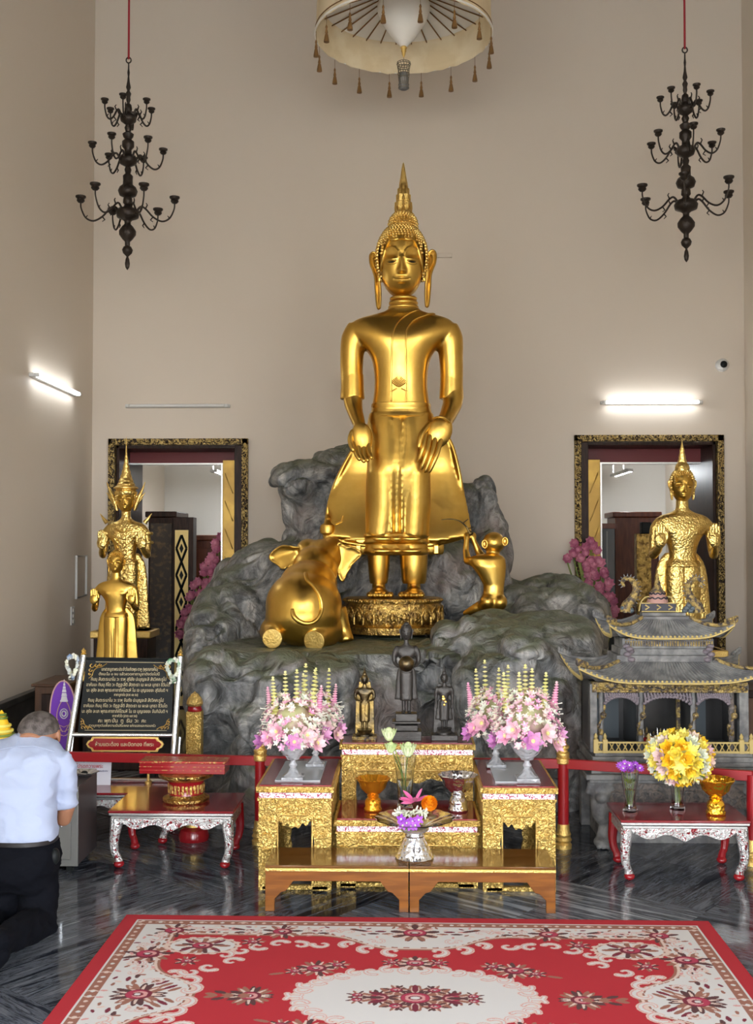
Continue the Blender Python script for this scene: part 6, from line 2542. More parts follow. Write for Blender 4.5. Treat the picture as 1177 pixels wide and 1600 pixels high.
# ================================================================== purple fan, bollard, tray cone, side cabinets
Yf_ = 6.75
c = at(98, 1130, Yf_)
r = thing('ceremonial_fan', 'oval purple satin ceremonial fan with white crest behind the notice board', 'fan', (c.x, Yf_, 0), R(0))
k = Yf_ / F
zc0 = c.z
b = MB()
ov = [(20 * k * math.cos(a) * (1 + .10 * math.sin(a)), zc0 + 9 * k + 57 * k * math.sin(a) * (1 if math.sin(a) > 0 else 1.0)) for a in [2 * PI * i / 48 for i in range(48)]]
b.prism(ov, 0, .012); build(b, 'satin_face', MT['purple'], r, bev=.002)
b = MB(); b.tube([(x, 0, z) for x, z in ov], .005, 6, closed=True); build(b, 'pink_piping', MT['pink_emb'], r, ang=80)
b = MB()
for (w_, z, h_) in ((5.5, 1093, 6), (4.6, 1087, 5), (3.6, 1081, 4.5), (2.6, 1076, 4), (1.7, 1071, 4), (.8, 1066, 5)):
    zz = Z_(z, Yf_)
    b.lathe([(w_ * k, -h_ * k / 2), (w_ * k * .75, h_ * k / 2)], (2 * k, 0, zz), 16, 1, .25)
b.box((2 * k, -.002, Z_(1097, Yf_)), (12 * k, .006, 2.5 * k))
build(b, 'umbrella_crest', MT['whitecloth'], r, ang=40)
b = MB()
cz = Z_(1117, Yf_)
for rr_, tt in ((6, .9), (3.2, 1.2)):
    b.tube([(2 * k + rr_ * k * math.cos(a), -.003, cz + rr_ * 1.25 * k * math.sin(a)) for a in [2 * PI * i / 20 for i in range(20)]], tt * k, 5, closed=True)
build(b, 'crest_rosette', MT['whitecloth'], r, ang=80)
b = MB()
for sx in (-1, 1):
    b.tube(smoothpath([((2 + sx * x) * k, -.003, Z_(y, Yf_)) for x, y in ((4, 1098), (8, 1106), (11, 1118), (10, 1130), (5, 1140), (2, 1146))], 4), .8 * k, 5)
    b.tube(smoothpath([((2 + sx * x) * k, -.003, Z_(y, Yf_)) for x, y in ((9, 1126), (13, 1136), (8, 1146), (3, 1152))], 4), .7 * k, 5)
for y in (1138, 1145, 1152):
    b.tube(smoothpath([((2 + x) * k, -.003, Z_(y + abs(x) * -.4, Yf_)) for x in (-8, -3, 0, 3, 8)], 3), .6 * k, 5)
build(b, 'crest_scrolls', MT['pink_emb'], r, ang=80)
b = MB(); b.tube([(0, .01, 0), (0, .01, Z_(1178, Yf_))], .012, 10); b.lathe([(.12, 0), (.12, .015), (.03, .03)], n=24); build(b, 'handle_and_foot', MT['gold_paint'], r)

# carved gilt bollard
Yb_ = 6.75
c = at(304, 1190, Yb_)
r = thing('gilt_bollard', 'carved red and gold bollard with bulb top standing before the rock', 'post', (c.x, Yb_, 0))
k = Yb_ / F
z_ = lambda y: Z_(y, Yb_)
b = MB(); b.bx(-12 * k, 12 * k, -.04, .04, 0, z_(1112)); build(b, 'shaft', MT['gold_carved'], r, bev=.006)
b = MB()
for i in range(7):
    for sx in (-1, 1):
        pts = [(sx * (2 + 4 * math.sin(t * 3)) * k, -.043, z_(1122 + i * 10) + (t - .5) * 8 * k) for t in [j / 6 for j in range(7)]]
        b.tube(pts, .9 * k, 5)
build(b, 'leaf_scrolls', MT['gold_paint'], r, ang=60)
b = MB(); b.lathe([(11 * k, z_(1112)), (12 * k, z_(1110)), (10.5 * k, z_(1106)), (11 * k, z_(1104))], n=24); build(b, 'red_collar', MT['red'], r)
b = MB(); b.lathe([(11 * k, z_(1104)), (13 * k, z_(1100)), (12 * k, z_(1095)), (10 * k, z_(1091)), (7 * k, z_(1088)), (6 * k, z_(1086)), (2 * k, z_(1083)), (.2 * k, z_(1081))], n=24); build(b, 'bulb', MT['gold_orn'], r)
# cone shaped offering tray at left edge
Yt = 6.2
c = at(2, 1160, Yt)
r = thing('offering_cone', 'tiered yellow and green leaf cone offering at the far left edge', 'offering', (c.x, Yt, 0))
k = Yt / F
z_ = lambda y: Z_(y, Yt)
b = MB(); b.lathe([(14 * k, 0), (16 * k, .02), (7 * k, .06), (6 * k, z_(1190)), (18 * k, z_(1172)), (24 * k, z_(1160))], n=28); build(b, 'pedestal', MT['gold_paint'], r)
b = MB()
for (rr_, y) in ((22, 1157), (16.5, 1144), (13, 1136)):
    b.tube([(rr_ * k * math.cos(a), rr_ * k * math.sin(a), z_(y)) for a in [2 * PI * i / 24 for i in range(24)]], 2.6 * k, 8, closed=True)
build(b, 'yellow_rings', MT['yel'], r, ang=80)
b = MB()
b.lathe([(20 * k, z_(1160)), (15 * k, z_(1146)), (11 * k, z_(1132)), (5 * k, z_(1118)), (1 * k, z_(1112))], n=24); build(b, 'cone_body', MT['yelo'], r)
for (rr_, y) in ((19, 1150), (8, 1124), (6, 1119)):
    b = MB()
    b.tube([(rr_ * k * math.cos(a), rr_ * k * math.sin(a), z_(y)) for a in [2 * PI * i / 24 for i in range(24)]], 2.2 * k, 8, closed=True)
    build(b, 'green_ring', MT['leaf'], r, ang=80)
# wooden cabinet near the left wall
Yw = 7.9
x0 = X_(52, Yw); x1 = X_(106, Yw)
r = thing('wooden_cabinet', 'brown wooden cabinet against the left wall behind the purple fan', 'cabinet', ((x0 + x1) / 2, Yw, 0))
w_ = (x1 - x0) / 2
z1 = Z_(1070, Yw)
MT['wood_mid'] = mat('brown_cabinet_wood', (.10, .042, .015), .4, 0, col2=(.07, .03, .012), ns=5, stretch=(6, 6, 1))
b = MB(); b.bx(-w_ + .02, w_, 0, .5, 0, z1 - .02); build(b, 'body', MT['wood_mid'], r, bev=.004)
b = MB(); b.bx(-w_, w_ + .02, -.02, .52, z1 - .02, z1); build(b, 'top', MT['wood_mid'], r, bev=.004)
b = MB(); b.bx(-w_ + .07, w_ - .04, -.012, 0, .06, z1 - .07); build(b, 'door', MT['wood_dark'], r, bev=.004)
# brown staircase-like cabinet at right edge
Yw = 7.2
x0 = X_(1148, Yw); x1 = XR - .06
r = thing('brown_chest', 'dark brown wooden chest at the right edge behind the stone shrine', 'chest', ((x0 + x1) / 2, Yw, 0))
w_ = (x1 - x0) / 2
z1 = Z_(1076, Yw)
b = MB(); b.bx(-w_, w_, 0, .7, 0, z1 - .05); build(b, 'body', MT['wood_mid'], r, bev=.005)
b = MB(); b.bx(-w_ - .03, w_ + .02, -.03, .72, z1 - .05, z1); build(b, 'lid', MT['wood_dark'], r, bev=.006)
b = MB(); b.bx(-w_ + .02, w_ - .02, -.012, 0, z1 * .55, z1 * .6); build(b, 'moulding', MT['wood_dark'], r, bev=.003)


# garlands on the notice board posts
def garland_loop(px, py, Y, w_, h_, m, label, tail):
    c = at(px, py, Y)
    r = thing('garland', label, 'garland', c, 0, 'garlands hung on the notice board posts')
    k = Y / F
    g3 = random.Random(px)
    b = MB()
    b2 = MB()
    for i in range(150):
        a = g3.random() * 2 * PI
        rr_ = g3.uniform(.8, 1.15)
        p = Vector((w_ * k * math.cos(a) * rr_, -.03 + .03 * math.sin(a * 2), h_ * k * math.sin(a) * rr_))
        (b if (a * 2) % 3 < 1.8 else b2).ell(p, 2.3 * k * g3.uniform(.7, 1.2), 6, 5)
    for i in range(30):
        p = Vector((g3.uniform(-4, 4) * k, -.035, -h_ * k - g3.random() * tail * k))
        (b2 if i % 3 else b).ell(p, 2.0 * k, 6, 5)
    o = build(b, 'flower_loop', MT['garb'] if m == 'b' else MT['garg'], r, ang=80); o['kind'] = 'stuff'
    o = build(b2, 'flower_accents', MT['creamw'], r, ang=80); o['kind'] = 'stuff'


garland_loop(115, 1040, 6.50, 8, 16, 'b', 'blue and white garland looped over the left post of the notice board', 4)
garland_loop(272, 1044, 6.50, 9, 14, 'g', 'green and white garland hung on the right post of the notice board', 8)

# ================================================================== stone shrine
YSH = 6.35
k = YSH / F
cx_ = 1044
c = at(cx_, 1200, YSH)
zt_top = c.z
r = thing('stone_table', 'carved grey stone table with lion feet behind the right railing', 'table', (c.x + .02, 6.45, 0))
hw, hd = 140 * k, .30
b = MB(); b.bx(-hw, hw, -hd, hd, zt_top - .03, zt_top); b.bx(-hw + .02, hw - .02, -hd + .02, hd - .02, zt_top - .05, zt_top - .03); build(b, 'slab', MT['stone'], r, bev=.005)
MT['stone_brown'] = mat('brown_grey_relief_stone', (.17, .14, .12), .6, 0, col2=(.09, .085, .08), ns=18, mtype='swirl', bump=1, bs=22, btype='swirl')
b = MB(); b.bx(-hw + .06, hw - .06, -hd + .04, -hd + .07, zt_top - .19, zt_top - .05)
scrolls(b, -hw + .12, hw - .12, zt_top - .12, -hd + .038, .05, .009)
build(b, 'carved_apron', MT['stone_brown'], r, bev=.004)
for sx in (-1, 1):
    lx = sx * (hw - .085)
    b = MB()
    b.ell((lx, -hd + .06, zt_top - .10), (.062, .055, .06))
    b.ell((lx, -hd + .01, zt_top - .125), (.036, .035, .028))
    for ex in (-1, 1):
        b.ell((lx + ex * .024, -hd + .018, zt_top - .092), (.012, .012, .010), 10, 8)
        b.ell((lx + ex * .055, -hd + .05, zt_top - .06), (.018, .02, .022), 10, 8)
    for i in range(9):
        a = PI * i / 8
        b.ell((lx + .068 * math.cos(a), -hd + .05, zt_top - .10 - .0 + .05 * math.sin(a)), (.016, .02, .016), 8, 6)
    b.tube(smoothpath([(lx, -hd + .07, zt_top - .15), (lx - sx * .0, -hd + .04, zt_top - .22), (lx - sx * .02, -hd + .05, .12), (lx, -hd + .03, .04)], 4), smoothlist([.055, .05, .03, .034], 4), 14)
    b.ell((lx, -hd + .02, .03), (.045, .055, .03))
    for t in (-1, 0, 1):
        b.ell((lx + t * .024, -hd - .025, .018), (.014, .02, .016), 10, 8)
    remeshed(b, 'lion_leg', MT['stone'], r, voxel=.0065, smooth=1)
    b = MB(); b.bx(lx - .035, lx + .035, hd - .10, hd - .02, 0, zt_top - .05); build(b, 'rear_leg', MT['stone'], r, bev=.006)
b = MB(); b.bx(-hw + .1, hw - .1, -hd + .12, hd - .1, .0, zt_top - .05); build(b, 'stone_core', MT['stone'], r)

sr = thing('stone_shrine', 'miniature grey and gold Chinese temple shrine with two curved roofs', 'shrine', (c.x, 6.45, zt_top))
W_, D_ = 121 * k, .25
zz = lambda y: Z_(y, YSH) - zt_top
b = MB()
b.bx(-W_ - .015, W_ + .015, -D_ - .015, D_ + .015, 0, zz(1188))
b.bx(-W_, W_, -D_, D_, zz(1188), zz(1181))
b.bx(-W_ - .008, W_ + .008, -D_ - .008, D_ + .008, zz(1181), zz(1173))
b.bx(-W_ + .01, W_ - .01, -D_ + .01, D_ - .01, zz(1173), zz(1168))
build(b, 'stepped_base', MT['stone'], sr, bev=.003)
zf = zz(1168)
# balustrade
for (xa, xb) in ((-W_ + .01, -37 * k), (38 * k, W_ - .01)):
    b = MB()
    h_ = 17 * k
    b.bx(xa, xb, -D_ + .012, -D_ + .022, zf, zf + .2 * h_); b.bx(xa, xb, -D_ + .012, -D_ + .022, zf + .85 * h_, zf + h_)
    n = 8
    for i in range(n):
        x = xa + (xb - xa) * (i + .5) / n
        b.tube([(x - 3 * k, -D_ + .016, zf + .2 * h_), (x + 3 * k, -D_ + .016, zf + .85 * h_)], .0035, 4)
        b.tube([(x + 3 * k, -D_ + .016, zf + .2 * h_), (x - 3 * k, -D_ + .016, zf + .85 * h_)], .0035, 4)
    build(b, 'balustrade_panel', MT['stone_yel'], sr)
for x in (-W_ + .015, -103 * k, -37 * k, 38 * k, 102 * k, W_ - .015):
    b = MB()
    b.box((x, -D_ + .016, zf + 10 * k), (7 * k, .024, 20 * k))
    b.lathe([(3.0 * k, 0), (3.4 * k, 1 * k), (2 * k, 2 * k), (3.2 * k, 5 * k), (1.6 * k, 8 * k), (.3 * k, 10 * k)], (x, -D_ + .016, zf + 20 * k), 12)
    build(b, 'balustrade_post', MT['stone_yel'], sr)
# columns
zl = zz(1064)
for (x, w_, m_, dragon) in ((-119, 6, 'stone', 0), (-107, 5, 'stone', 1), (-47, 5, 'stone', 1), (32, 5, 'stone', 1), (90, 5.5, 'stone_brown', 1), (108, 8, 'stone', 0)):
    b = MB()
    y_ = -D_ + .05
    if dragon:
        b.tube([(x * k, y_, zf), (x * k, y_, zl)], w_ * k * .8, 14)
    else:
        b.box((x * k, y_ + .01, (zf + zl) / 2), (w_ * 1.7 * k, .05, zl - zf))
    cl = build(b, 'column', MT[m_], sr)
    if dragon:
        b = MB()
        pts = [(x * k + (w_ * .95) * k * math.cos(t * 9), y_ - .0 + (w_ * .95) * k * math.sin(t * 9) - .004, zf + .03 + (zl - zf - .08) * t) for t in [i / 40 for i in range(41)]]
        b.tube(pts, [(2.0 + 1.2 * math.sin(i * .9)) * k for i in range(41)], 7)
        b.ell((x * k + 2 * k, y_ - .03, zf + (zl - zf) * .55), (5 * k, .02, 5 * k), 10, 8)
        b.ell((x * k - 2 * k, y_ - .028, zf + (zl - zf) * .3), (4 * k, .018, 5 * k), 10, 8)
        build(b, 'coiled_dragon', MT['stone_gold'], cl, ang=60)
# rear wall with blue-grey windows and side walls
b = MB(); b.bx(-W_ + .01, W_ - .03, D_ - .05, D_ - .02, zf, zl); b.bx(-W_ + .01, -W_ + .03, -D_ + .1, D_ - .02, zf, zl); b.bx(W_ - .05, W_ - .03, -D_ + .1, D_ - .02, zf, zl)
b.bx(-52 * k, -49 * k, -D_ + .08, D_ - .05, zf, zl); b.bx(36 * k, 39 * k, -D_ + .08, D_ - .05, zf, zl)
build(b, 'inner_walls', MT['stone_dark'], sr)
MT['bluegrey'] = mat('blue_grey_painted_panel', (.10, .125, .14), .5)
for (xa, xb) in ((-98, -60), (48, 80)):
    b = MB(); b.bx(xa * k, xb * k, D_ - .058, D_ - .05, zf + .01, zl - .05); build(b, 'blue_panel', MT['bluegrey'], sr)
b = MB()
g_ = random.Random(2)
b.box((-8 * k, .05, zf + 6 * k), (56 * k, .08, 12 * k)); build(b, 'inner_altar', MT['red'], sr, bev=.003)
for i in range(9):
    x = (-30 + i * 5.5) * k
    b = MB(); hh_ = g_.uniform(8, 16) * k
    b.lathe([(2.2 * k, 0), (2.6 * k, hh_ * .3), (1.6 * k, hh_ * .6), (1.8 * k, hh_ * .75), (.4 * k, hh_)], (x, .03, zf + 12 * k), 10)
    build(b, 'inner_figurine', MT['stone_gold'] if i % 2 else MT['chrome'], sr)
for i, x in enumerate((-36, 22)):
    b = MB(); b.bx((x - 3) * k, (x + 3) * k, -.02, 0, zf + 4 * k, zl - .06); build(b, 'inner_banner', MT['stone_gold'], sr)
# lintel carvings
b = MB(); b.bx(-W_ + .0, W_ - .03, -D_ + .02, -D_ + .08, zz(1076), zl + .012)
for i in range(46):
    x = -W_ + .03 + i * (2 * W_ - .08) / 45
    b.ell((x, -D_ + .012, zz(1070) + g_.uniform(-3, 3) * k), (3.6 * k, .014, 2.8 * k), 8, 6)
build(b, 'carved_lintel', MT['stone_gold'], sr)
MT['mauve_stone'] = mat('mauve_grey_stone', (.20, .17, .19), .6, 0, bump=.6, bs=40)
for (xa, xb) in ((-102, -54), (-42, 26), (38, 84)):
    b = MB()
    n = 15
    for i in range(n):
        t = i / (n - 1)
        x = (xa + (xb - xa) * t) * k
        dz = (6 + 10 * abs(2 * t - 1) ** 2.5) * k
        b.tube([(x, -D_ + .03, zz(1077)), (x + 2 * k, -D_ + .03, zz(1077) - dz)], 1.9 * k, 5)
        b.ell((x + 2 * k, -D_ + .03, zz(1077) - dz * .5), (2.4 * k, .01, 2 * k), 8, 6)
        b.ell((x, -D_ + .03, zz(1077) - dz), (3 * k, .01, 2.4 * k), 8, 6)
    build(b, 'hanging_fretwork', MT['mauve_stone'], sr, ang=60)


def roof(z0, z1, w0, d0, w1, d1, lift, out, yoff=0.0):
    """concave hip roof, returns point function"""
    def P(u, v_):
        # u in 0..4 around the perimeter, v_ 0 at the eave
        side = int(u) % 4
        t = (u - int(u)) * 2 - 1
        cw = w1 + (w0 - w1) * (1 - v_) ** 1.0
        cd_ = d1 + (d0 - d1) * (1 - v_) ** 1.0
        e_ = abs(t) ** 5 * (1 - v_) ** 2
        if side == 0:
            x, y = t * cw, -cd_
        elif side == 1:
            x, y = cw, t * cd_
        elif side == 2:
            x, y = -t * cw, cd_
        else:
            x, y = -cw, -t * cd_
        x *= 1 + out * e_ / max(w0, .01)
        y *= 1 + out * e_ / max(d0, .01)
        z = z0 + (z1 - z0) * (v_ ** 1.35) + lift * e_
        return Vector((x, y, z))
    return P


def build_roof(z0, z1, w0, d0, w1, d1, lift, out, beadk):
    P = roof(z0, z1, w0, d0, w1, d1, lift, out)
    b = MB()
    nu, nvv = 96, 8
    rs = [[P(4 * i / nu, j / nvv) for i in range(nu)] for j in range(nvv + 1)]
    under = [p - Vector((0, 0, .012)) for p in rs[0]]
    b.rings([[Vector((p.x * .8, p.y * .8, z0 - .004)) for p in under], under] + rs)
    # tile ribs
    nrib = int(w0 * 2 / .024)
    for s_ in (0, 1, 2, 3):
        nr = nrib if s_ % 2 == 0 else int(d0 * 2 / .024)
        for i in range(1, nr):
            u = s_ + i / nr
            b.tube([P(u, v_) + Vector((0, 0, .002)) for v_ in (0, .2, .4, .6, .8, 1)], .0048, 5)
    build(b, 'tiled_roof', MT['stone'], sr, ang=40)
    b = MB()
    b.tube([P(4 * i / 96, 0) - Vector((0, 0, .012)) for i in range(96)], .0055, 6, closed=True)
    for s_ in (0, 1, 3):
        nr = nrib if s_ % 2 == 0 else int(d0 * 2 / .024)
        for i in range(nr + 1):
            p = P(s_ + min(.9999, i / nr), 0)
            b.ell((p.x, p.y, p.z - .001), (.0075, .0075, .0075), 8, 6)
    build(b, 'beaded_eave', MT['stone_yel'], sr, ang=60)
    for s_ in range(4):
        b = MB()
        pts = [P(s_ + .0001 if v_ < 2 else 0, v_) + Vector((0, 0, .008)) for v_ in (0, .15, .35, .6, .85, 1)]
        tip = (pts[0] - pts[1]).normalized()
        pts = [pts[0] + Vector((tip.x * .02, tip.y * .02, .035)), pts[0] + Vector((tip.x * .012, tip.y * .012, .008))] + pts
        b.tube(pts, [.005, .011] + [.011] * 6, 8)
        for i in range(5):
            q_ = pts[1].lerp(pts[3], i / 4)
            b.ell(q_ + Vector((0, 0, .016)), (.011, .011, .014), 8, 6)
        build(b, 'hip_ridge', MT['stone_gold'] if s_ in (0, 1) else MT['stone'], sr, ang=60)
    return P


build_roof(zz(1057), zz(1030), 134 * k, D_ + .05, 72 * k, D_ * .52, .085, .045, 1)
b = MB()
b.bx(-80 * k, 66 * k, -D_ * .6, D_ * .6, zz(1032), zz(1022)); b.bx(-74 * k, 62 * k, -D_ * .54, D_ * .54, zz(1022), zz(1012)); b.bx(-70 * k, 70 * k, -D_ * .5, D_ * .5, zz(1012), zz(996))
build(b, 'upper_storey', MT['stone'], sr, bev=.003)
b = MB()
for i in range(34):
    b.bx((-66 + i * 4) * k, (-64 + i * 4) * k, -D_ * .5 - .006, -D_ * .5, zz(1008), zz(1000))
for i in range(17):
    b.ell(((-64 + i * 8) * k, -D_ * .5 - .004, zz(997)), (2.6 * k, .008, 1.6 * k), 8, 6)
build(b, 'frieze', MT['stone_gold'], sr)
for sx in (-1, 1):
    b = MB()
    for i in range(6):
        b.ell((sx * (58 + 3 * (i % 3)) * k, -D_ * .62 + .02 * (i % 2), zz(1028 - i * 4)), (6 * k, .02, 4 * k), 10, 8)
    build(b, 'lotus_bracket', MT['mauve_stone'], sr, ang=60)
build_roof(zz(992), zz(966), 86 * k, D_ * .75, 36 * k, D_ * .3, .075, .03, 1)
b = MB(); b.bx(-40 * k, 40 * k, -D_ * .34, D_ * .34, zz(968), zz(963)); b.bx(-34 * k, 34 * k, -.035, .035, zz(963), zz(958)); build(b, 'main_ridge', MT['stone'], sr, bev=.002)
MT['blk_orn'] = mat('black_ornament_band', (.03, .03, .045), .4)
MT['pinkband'] = mat('pink_painted_band', (.45, .26, .22), .5)
ox = -8
b = MB(); b.bx((ox - 27) * k, (ox + 27) * k, -.03, .03, zz(957), zz(943)); build(b, 'ridge_panel', MT['blk_orn'], sr, bev=.002)
b = MB()
for y in (956, 943):
    b.tube([((ox - 27) * k, -.032, zz(y)), ((ox + 27) * k, -.032, zz(y))], 1.0 * k, 6)
for i in range(3):
    x = ox - 18 + i * 18
    b.tube([((x - 3) * k, -.032, zz(953)), ((x + 3) * k, -.032, zz(949.5)), ((x - 3) * k, -.032, zz(946))], 1.3 * k, 6)
for sx in (-1, 1):
    b.tube(smoothpath([((ox + sx * 30) * k, -.02, zz(956)), ((ox + sx * 27) * k, -.02, zz(942)), ((ox + sx * 20) * k, -.02, zz(934)), ((ox + sx * 14) * k, -.02, zz(933))], 4), 1.3 * k, 6)
build(b, 'gold_ridge_trim', MT['stone_yel'], sr, ang=60)
b = MB(); b.lathe([(17 * k, zz(943)), (15 * k, zz(936)), (12 * k, zz(930)), (11 * k, zz(926))], (ox * k, 0, 0), 24); build(b, 'pagoda_dome', MT['pinkband'], sr)
b = MB()
for y, w_ in ((935, 15.2), (928, 12)):
    b.tube([(ox * k + w_ * k * math.cos(a), w_ * k * math.sin(a), zz(y) + .004 * math.sin(a * 10)) for a in [2 * PI * i / 60 for i in range(60)]], 1.2 * k, 5, closed=True)
build(b, 'dark_zigzag_band', MT['blk_orn'], sr, ang=80)
b = MB(); b.lathe([(12 * k, zz(926)), (8 * k, zz(921)), (7 * k, zz(919)), (6 * k, zz(917)), (4 * k, zz(913)), (5 * k, zz(911)), (2.5 * k, zz(906)), (3 * k, zz(904)), (1.5 * k, zz(899)), (.3 * k, zz(890))], (ox * k, 0, 0), 20); build(b, 'pagoda_spire', MT['stone_gold'], sr)
for sx, ox2 in ((-1, -58), (1, 34)):
    # curled fish-dragon finials, curling inward
    b = MB()
    base = [(0, 958), (2 * 1, 948), (10, 938), (16, 926), (15, 914), (8, 906), (0, 905), (-5, 911), (-1, 917)]
    pts = [((ox2 + (p[0] if sx < 0 else 2 + p[0] * 1.0) - 0) * k, 0, zz(p[1])) for p in base]
    if sx > 0:
        pts = [((ox2 + 18 - p[0] + 4) * k, 0, zz(p[1])) for p in base]
    sp2 = smoothpath(pts, 5)
    rad = [x * k for x in smoothlist([9, 9, 7.5, 6, 5, 4.2, 3.6, 3, 2], 5)]
    b.tube(sp2, rad, 10)
    build(b, 'dragon_fish', MT['stone_gold'], sr, ang=60)
    b = MB()
    cen = Vector(((ox2 + 8) * k, 0, zz(925)))
    for i in range(2, len(sp2) - 2, 2):
        t_ = (sp2[i + 1] - sp2[i - 1]).normalized()
        n_ = Vector((-t_.z, 0, t_.x)) * (1 if sx < 0 else -1)
        n_ = -n_
        p = sp2[i]
        b.lathe([(1.5 * k, 0), (.2 * k, 5 * k)], (0, 0, 0), 5, X=Matrix.Translation(p + n_ * rad[i] * .8) @ n_.to_track_quat('Z', 'Y').to_matrix().to_4x4())
    build(b, 'dorsal_spines', MT['stone'], sr, ang=60)
    b = MB()
    for i in range(5):
        b.ell(((ox2 + 4 + sx * (i * 3 - 4)) * k, -.01, zz(955 - (i % 3) * 4)), (5 * k, .018, 4 * k), 8, 6)
    build(b, 'dragon_head', MT['bluegrey'], sr, ang=60)
# blue-white small thing by the shrine
# ================================================================== carpet
CW, CD = 1.285, .86
p1, p2, p3 = atz(200, 1430, .012), atz(1105, 1440, .012), atz(45, 1600, .012)
ang_c = math.atan2(p2.y - p1.y, p2.x - p1.x)
wC = (p2 - p1).length
CW = wC / 2
NU, NV = 900, 560
uu = np.linspace(-CW, CW, NU)
vv_ = np.linspace(-CD, CD, NV)
# symmetric pattern: |u|,|v|
Ug, Vg = np.meshgrid(uu, vv_)
A_, B_ = np.abs(Ug), np.abs(Vg)
RED = np.array((.42, .012, .022)); WHT = np.array((.62, .60, .575)); BRN = np.array((.30, .12, .08)); MAR = np.array((.17, .012, .03)); PNK = np.array((.62, .30, .28)); DK = np.array((.09, .03, .03)); CRM = np.array((.66, .50, .42))
img = np.zeros((NV, NU, 3)); img[:] = RED
edge = np.minimum(CW - A_, CD - B_)


def paint(mask, col, a=1.0):
    img[mask] = img[mask] * (1 - a) + col * a


def window(cx, cy, rad):
    i0, i1 = np.searchsorted(uu, [cx - rad, cx + rad])
    j0, j1 = np.searchsorted(vv_, [cy - rad, cy + rad])
    return slice(max(j0, 0), max(j1, 0)), slice(max(i0, 0), max(i1, 0))


def stroke(pts, w, col):
    """pts list of (u,v); w width or list; applied with 4-fold symmetry"""
    if not hasattr(w, '__len__'):
        w = [w] * len(pts)
    for su in (1, -1):
        for sv in (1, -1):
            for i in range(len(pts) - 1):
                ax, ay = pts[i][0] * su, pts[i][1] * sv
                bx_, by = pts[i + 1][0] * su, pts[i + 1][1] * sv
                wm = max(w[i], w[i + 1])
                js, is_ = window((ax + bx_) / 2, (ay + by) / 2, math.hypot(bx_ - ax, by - ay) / 2 + wm + .004)
                X, Y_ = Ug[js, is_], Vg[js, is_]
                if X.size == 0:
                    continue
                dx, dy = bx_ - ax, by - ay
                L2 = dx * dx + dy * dy + 1e-12
                t = np.clip(((X - ax) * dx + (Y_ - ay) * dy) / L2, 0, 1)
                d = np.hypot(X - ax - t * dx, Y_ - ay - t * dy)
                m = d < (w[i] * (1 - t) + w[i + 1] * t)
                sub = img[js, is_]
                sub[m] = col


def ellm(cx, cy, rx, ry, col, rot=0.0):
    for su in (1, -1):
        for sv in (1, -1):
            x0, y0 = cx * su, cy * sv
            js, is_ = window(x0, y0, max(rx, ry) + .004)
            X, Y_ = Ug[js, is_] - x0, Vg[js, is_] - y0
            if X.size == 0:
                continue
            r_ = rot * su * sv
            xr = X * math.cos(r_) + Y_ * math.sin(r_)
            yr = -X * math.sin(r_) + Y_ * math.cos(r_)
            m = (xr / rx) ** 2 + (yr / ry) ** 2 < 1
            img[js, is_][m] = col


def scroll(cx, cy, r_, a0, turn=1, w=.010, tail=.0):
    pts = []
    for i in range(15):
        a = a0 + turn * i * .33
        q_ = r_ * (1 - i / 19)
        pts.append((cx + q_ * math.cos(a), cy + q_ * math.sin(a)))
    stroke(pts, [w * 1.9 * (1 - i / 26) for i in range(15)], CRM)
    stroke(pts, [w * 1.35 * (1 - i / 24) for i in range(15)], PNK)
    stroke(pts, [w * .8 * (1 - i / 24) for i in range(15)], WHT)


def leaf(cx, cy, a, L_, w, col):
    ellm(cx + L_ / 2 * math.cos(a), cy + L_ / 2 * math.sin(a), L_ / 2, w, col, a)


def rose(cx, cy, r_, leaves=8):
    for i in range(leaves):
        a = 2 * PI * (i + .3) / leaves
        leaf(cx, cy, a, r_ * 2.1, r_ * .28, BRN if i % 2 else DK)
        leaf(cx, cy, a + .25, r_ * 1.8, r_ * .13, CRM)
    ellm(cx, cy, r_, r_ * .9, MAR)
    ellm(cx + r_ * .15, cy + r_ * .1, r_ * .78, r_ * .66, np.array((.40, .03, .07)))
    ellm(cx - r_ * .1, cy + r_ * .12, r_ * .55, r_ * .42, PNK)
    ellm(cx + r_ * .05, cy - r_ * .02, r_ * .4, r_ * .32, MAR)
    ellm(cx + r_ * .08, cy + r_ * .05, r_ * .22, r_ * .16, WHT)


# border bands
paint((edge > .055) & (edge < .063), WHT)
paint((edge > .063) & (edge < .108), BRN)
bd = .085
for i in range(60):
    t = (i + .5) * .045
    for (x, y) in ((t, CD - bd), (CW - bd, t)):
        if x < CW - .06 and y < CD - .06:
            ellm(x, y, .009, .009, CRM if i % 3 else WHT)
            if i % 4 == 0:
                stroke([(x - .02, y), (x, y + .012), (x + .02, y)], .003, CRM)
paint((edge > .108) & (edge < .116), WHT)
# white field band with shaped inner edge
inner = .255
inn = np.full_like(A_, inner)
lobeV = np.exp(-(A_ / .24) ** 4) * .12 + np.exp(-(A_ / .33) ** 6) * .03
lobeU = np.exp(-(B_ / .17) ** 4) * .16 + np.exp(-(B_ / .26) ** 6) * .04
fromV = CD - B_
fromU = CW - A_
fieldmask = (edge > .116) & ((fromV < inner - .03 + lobeV) | (fromU < inner + lobeU))
paint(fieldmask, WHT)
in2 = (edge > .116) & ((fromV < inner - .03 + lobeV + .012) | (fromU < inner + lobeU + .012)) & ~fieldmask
paint(in2, BRN)
in3 = (edge > .116) & ((fromV < inner - .03 + lobeV - .012) | (fromU < inner + lobeU - .012))
paint(fieldmask & ~in3, CRM)
in4 = (edge > .116) & ((fromV < inner - .03 + lobeV - .022) | (fromU < inner + lobeU - .022))
dots = ((Ug * 42).astype(int) + (Vg * 42).astype(int)) % 2 == 0
paint(in3 & ~in4 & dots, BRN)
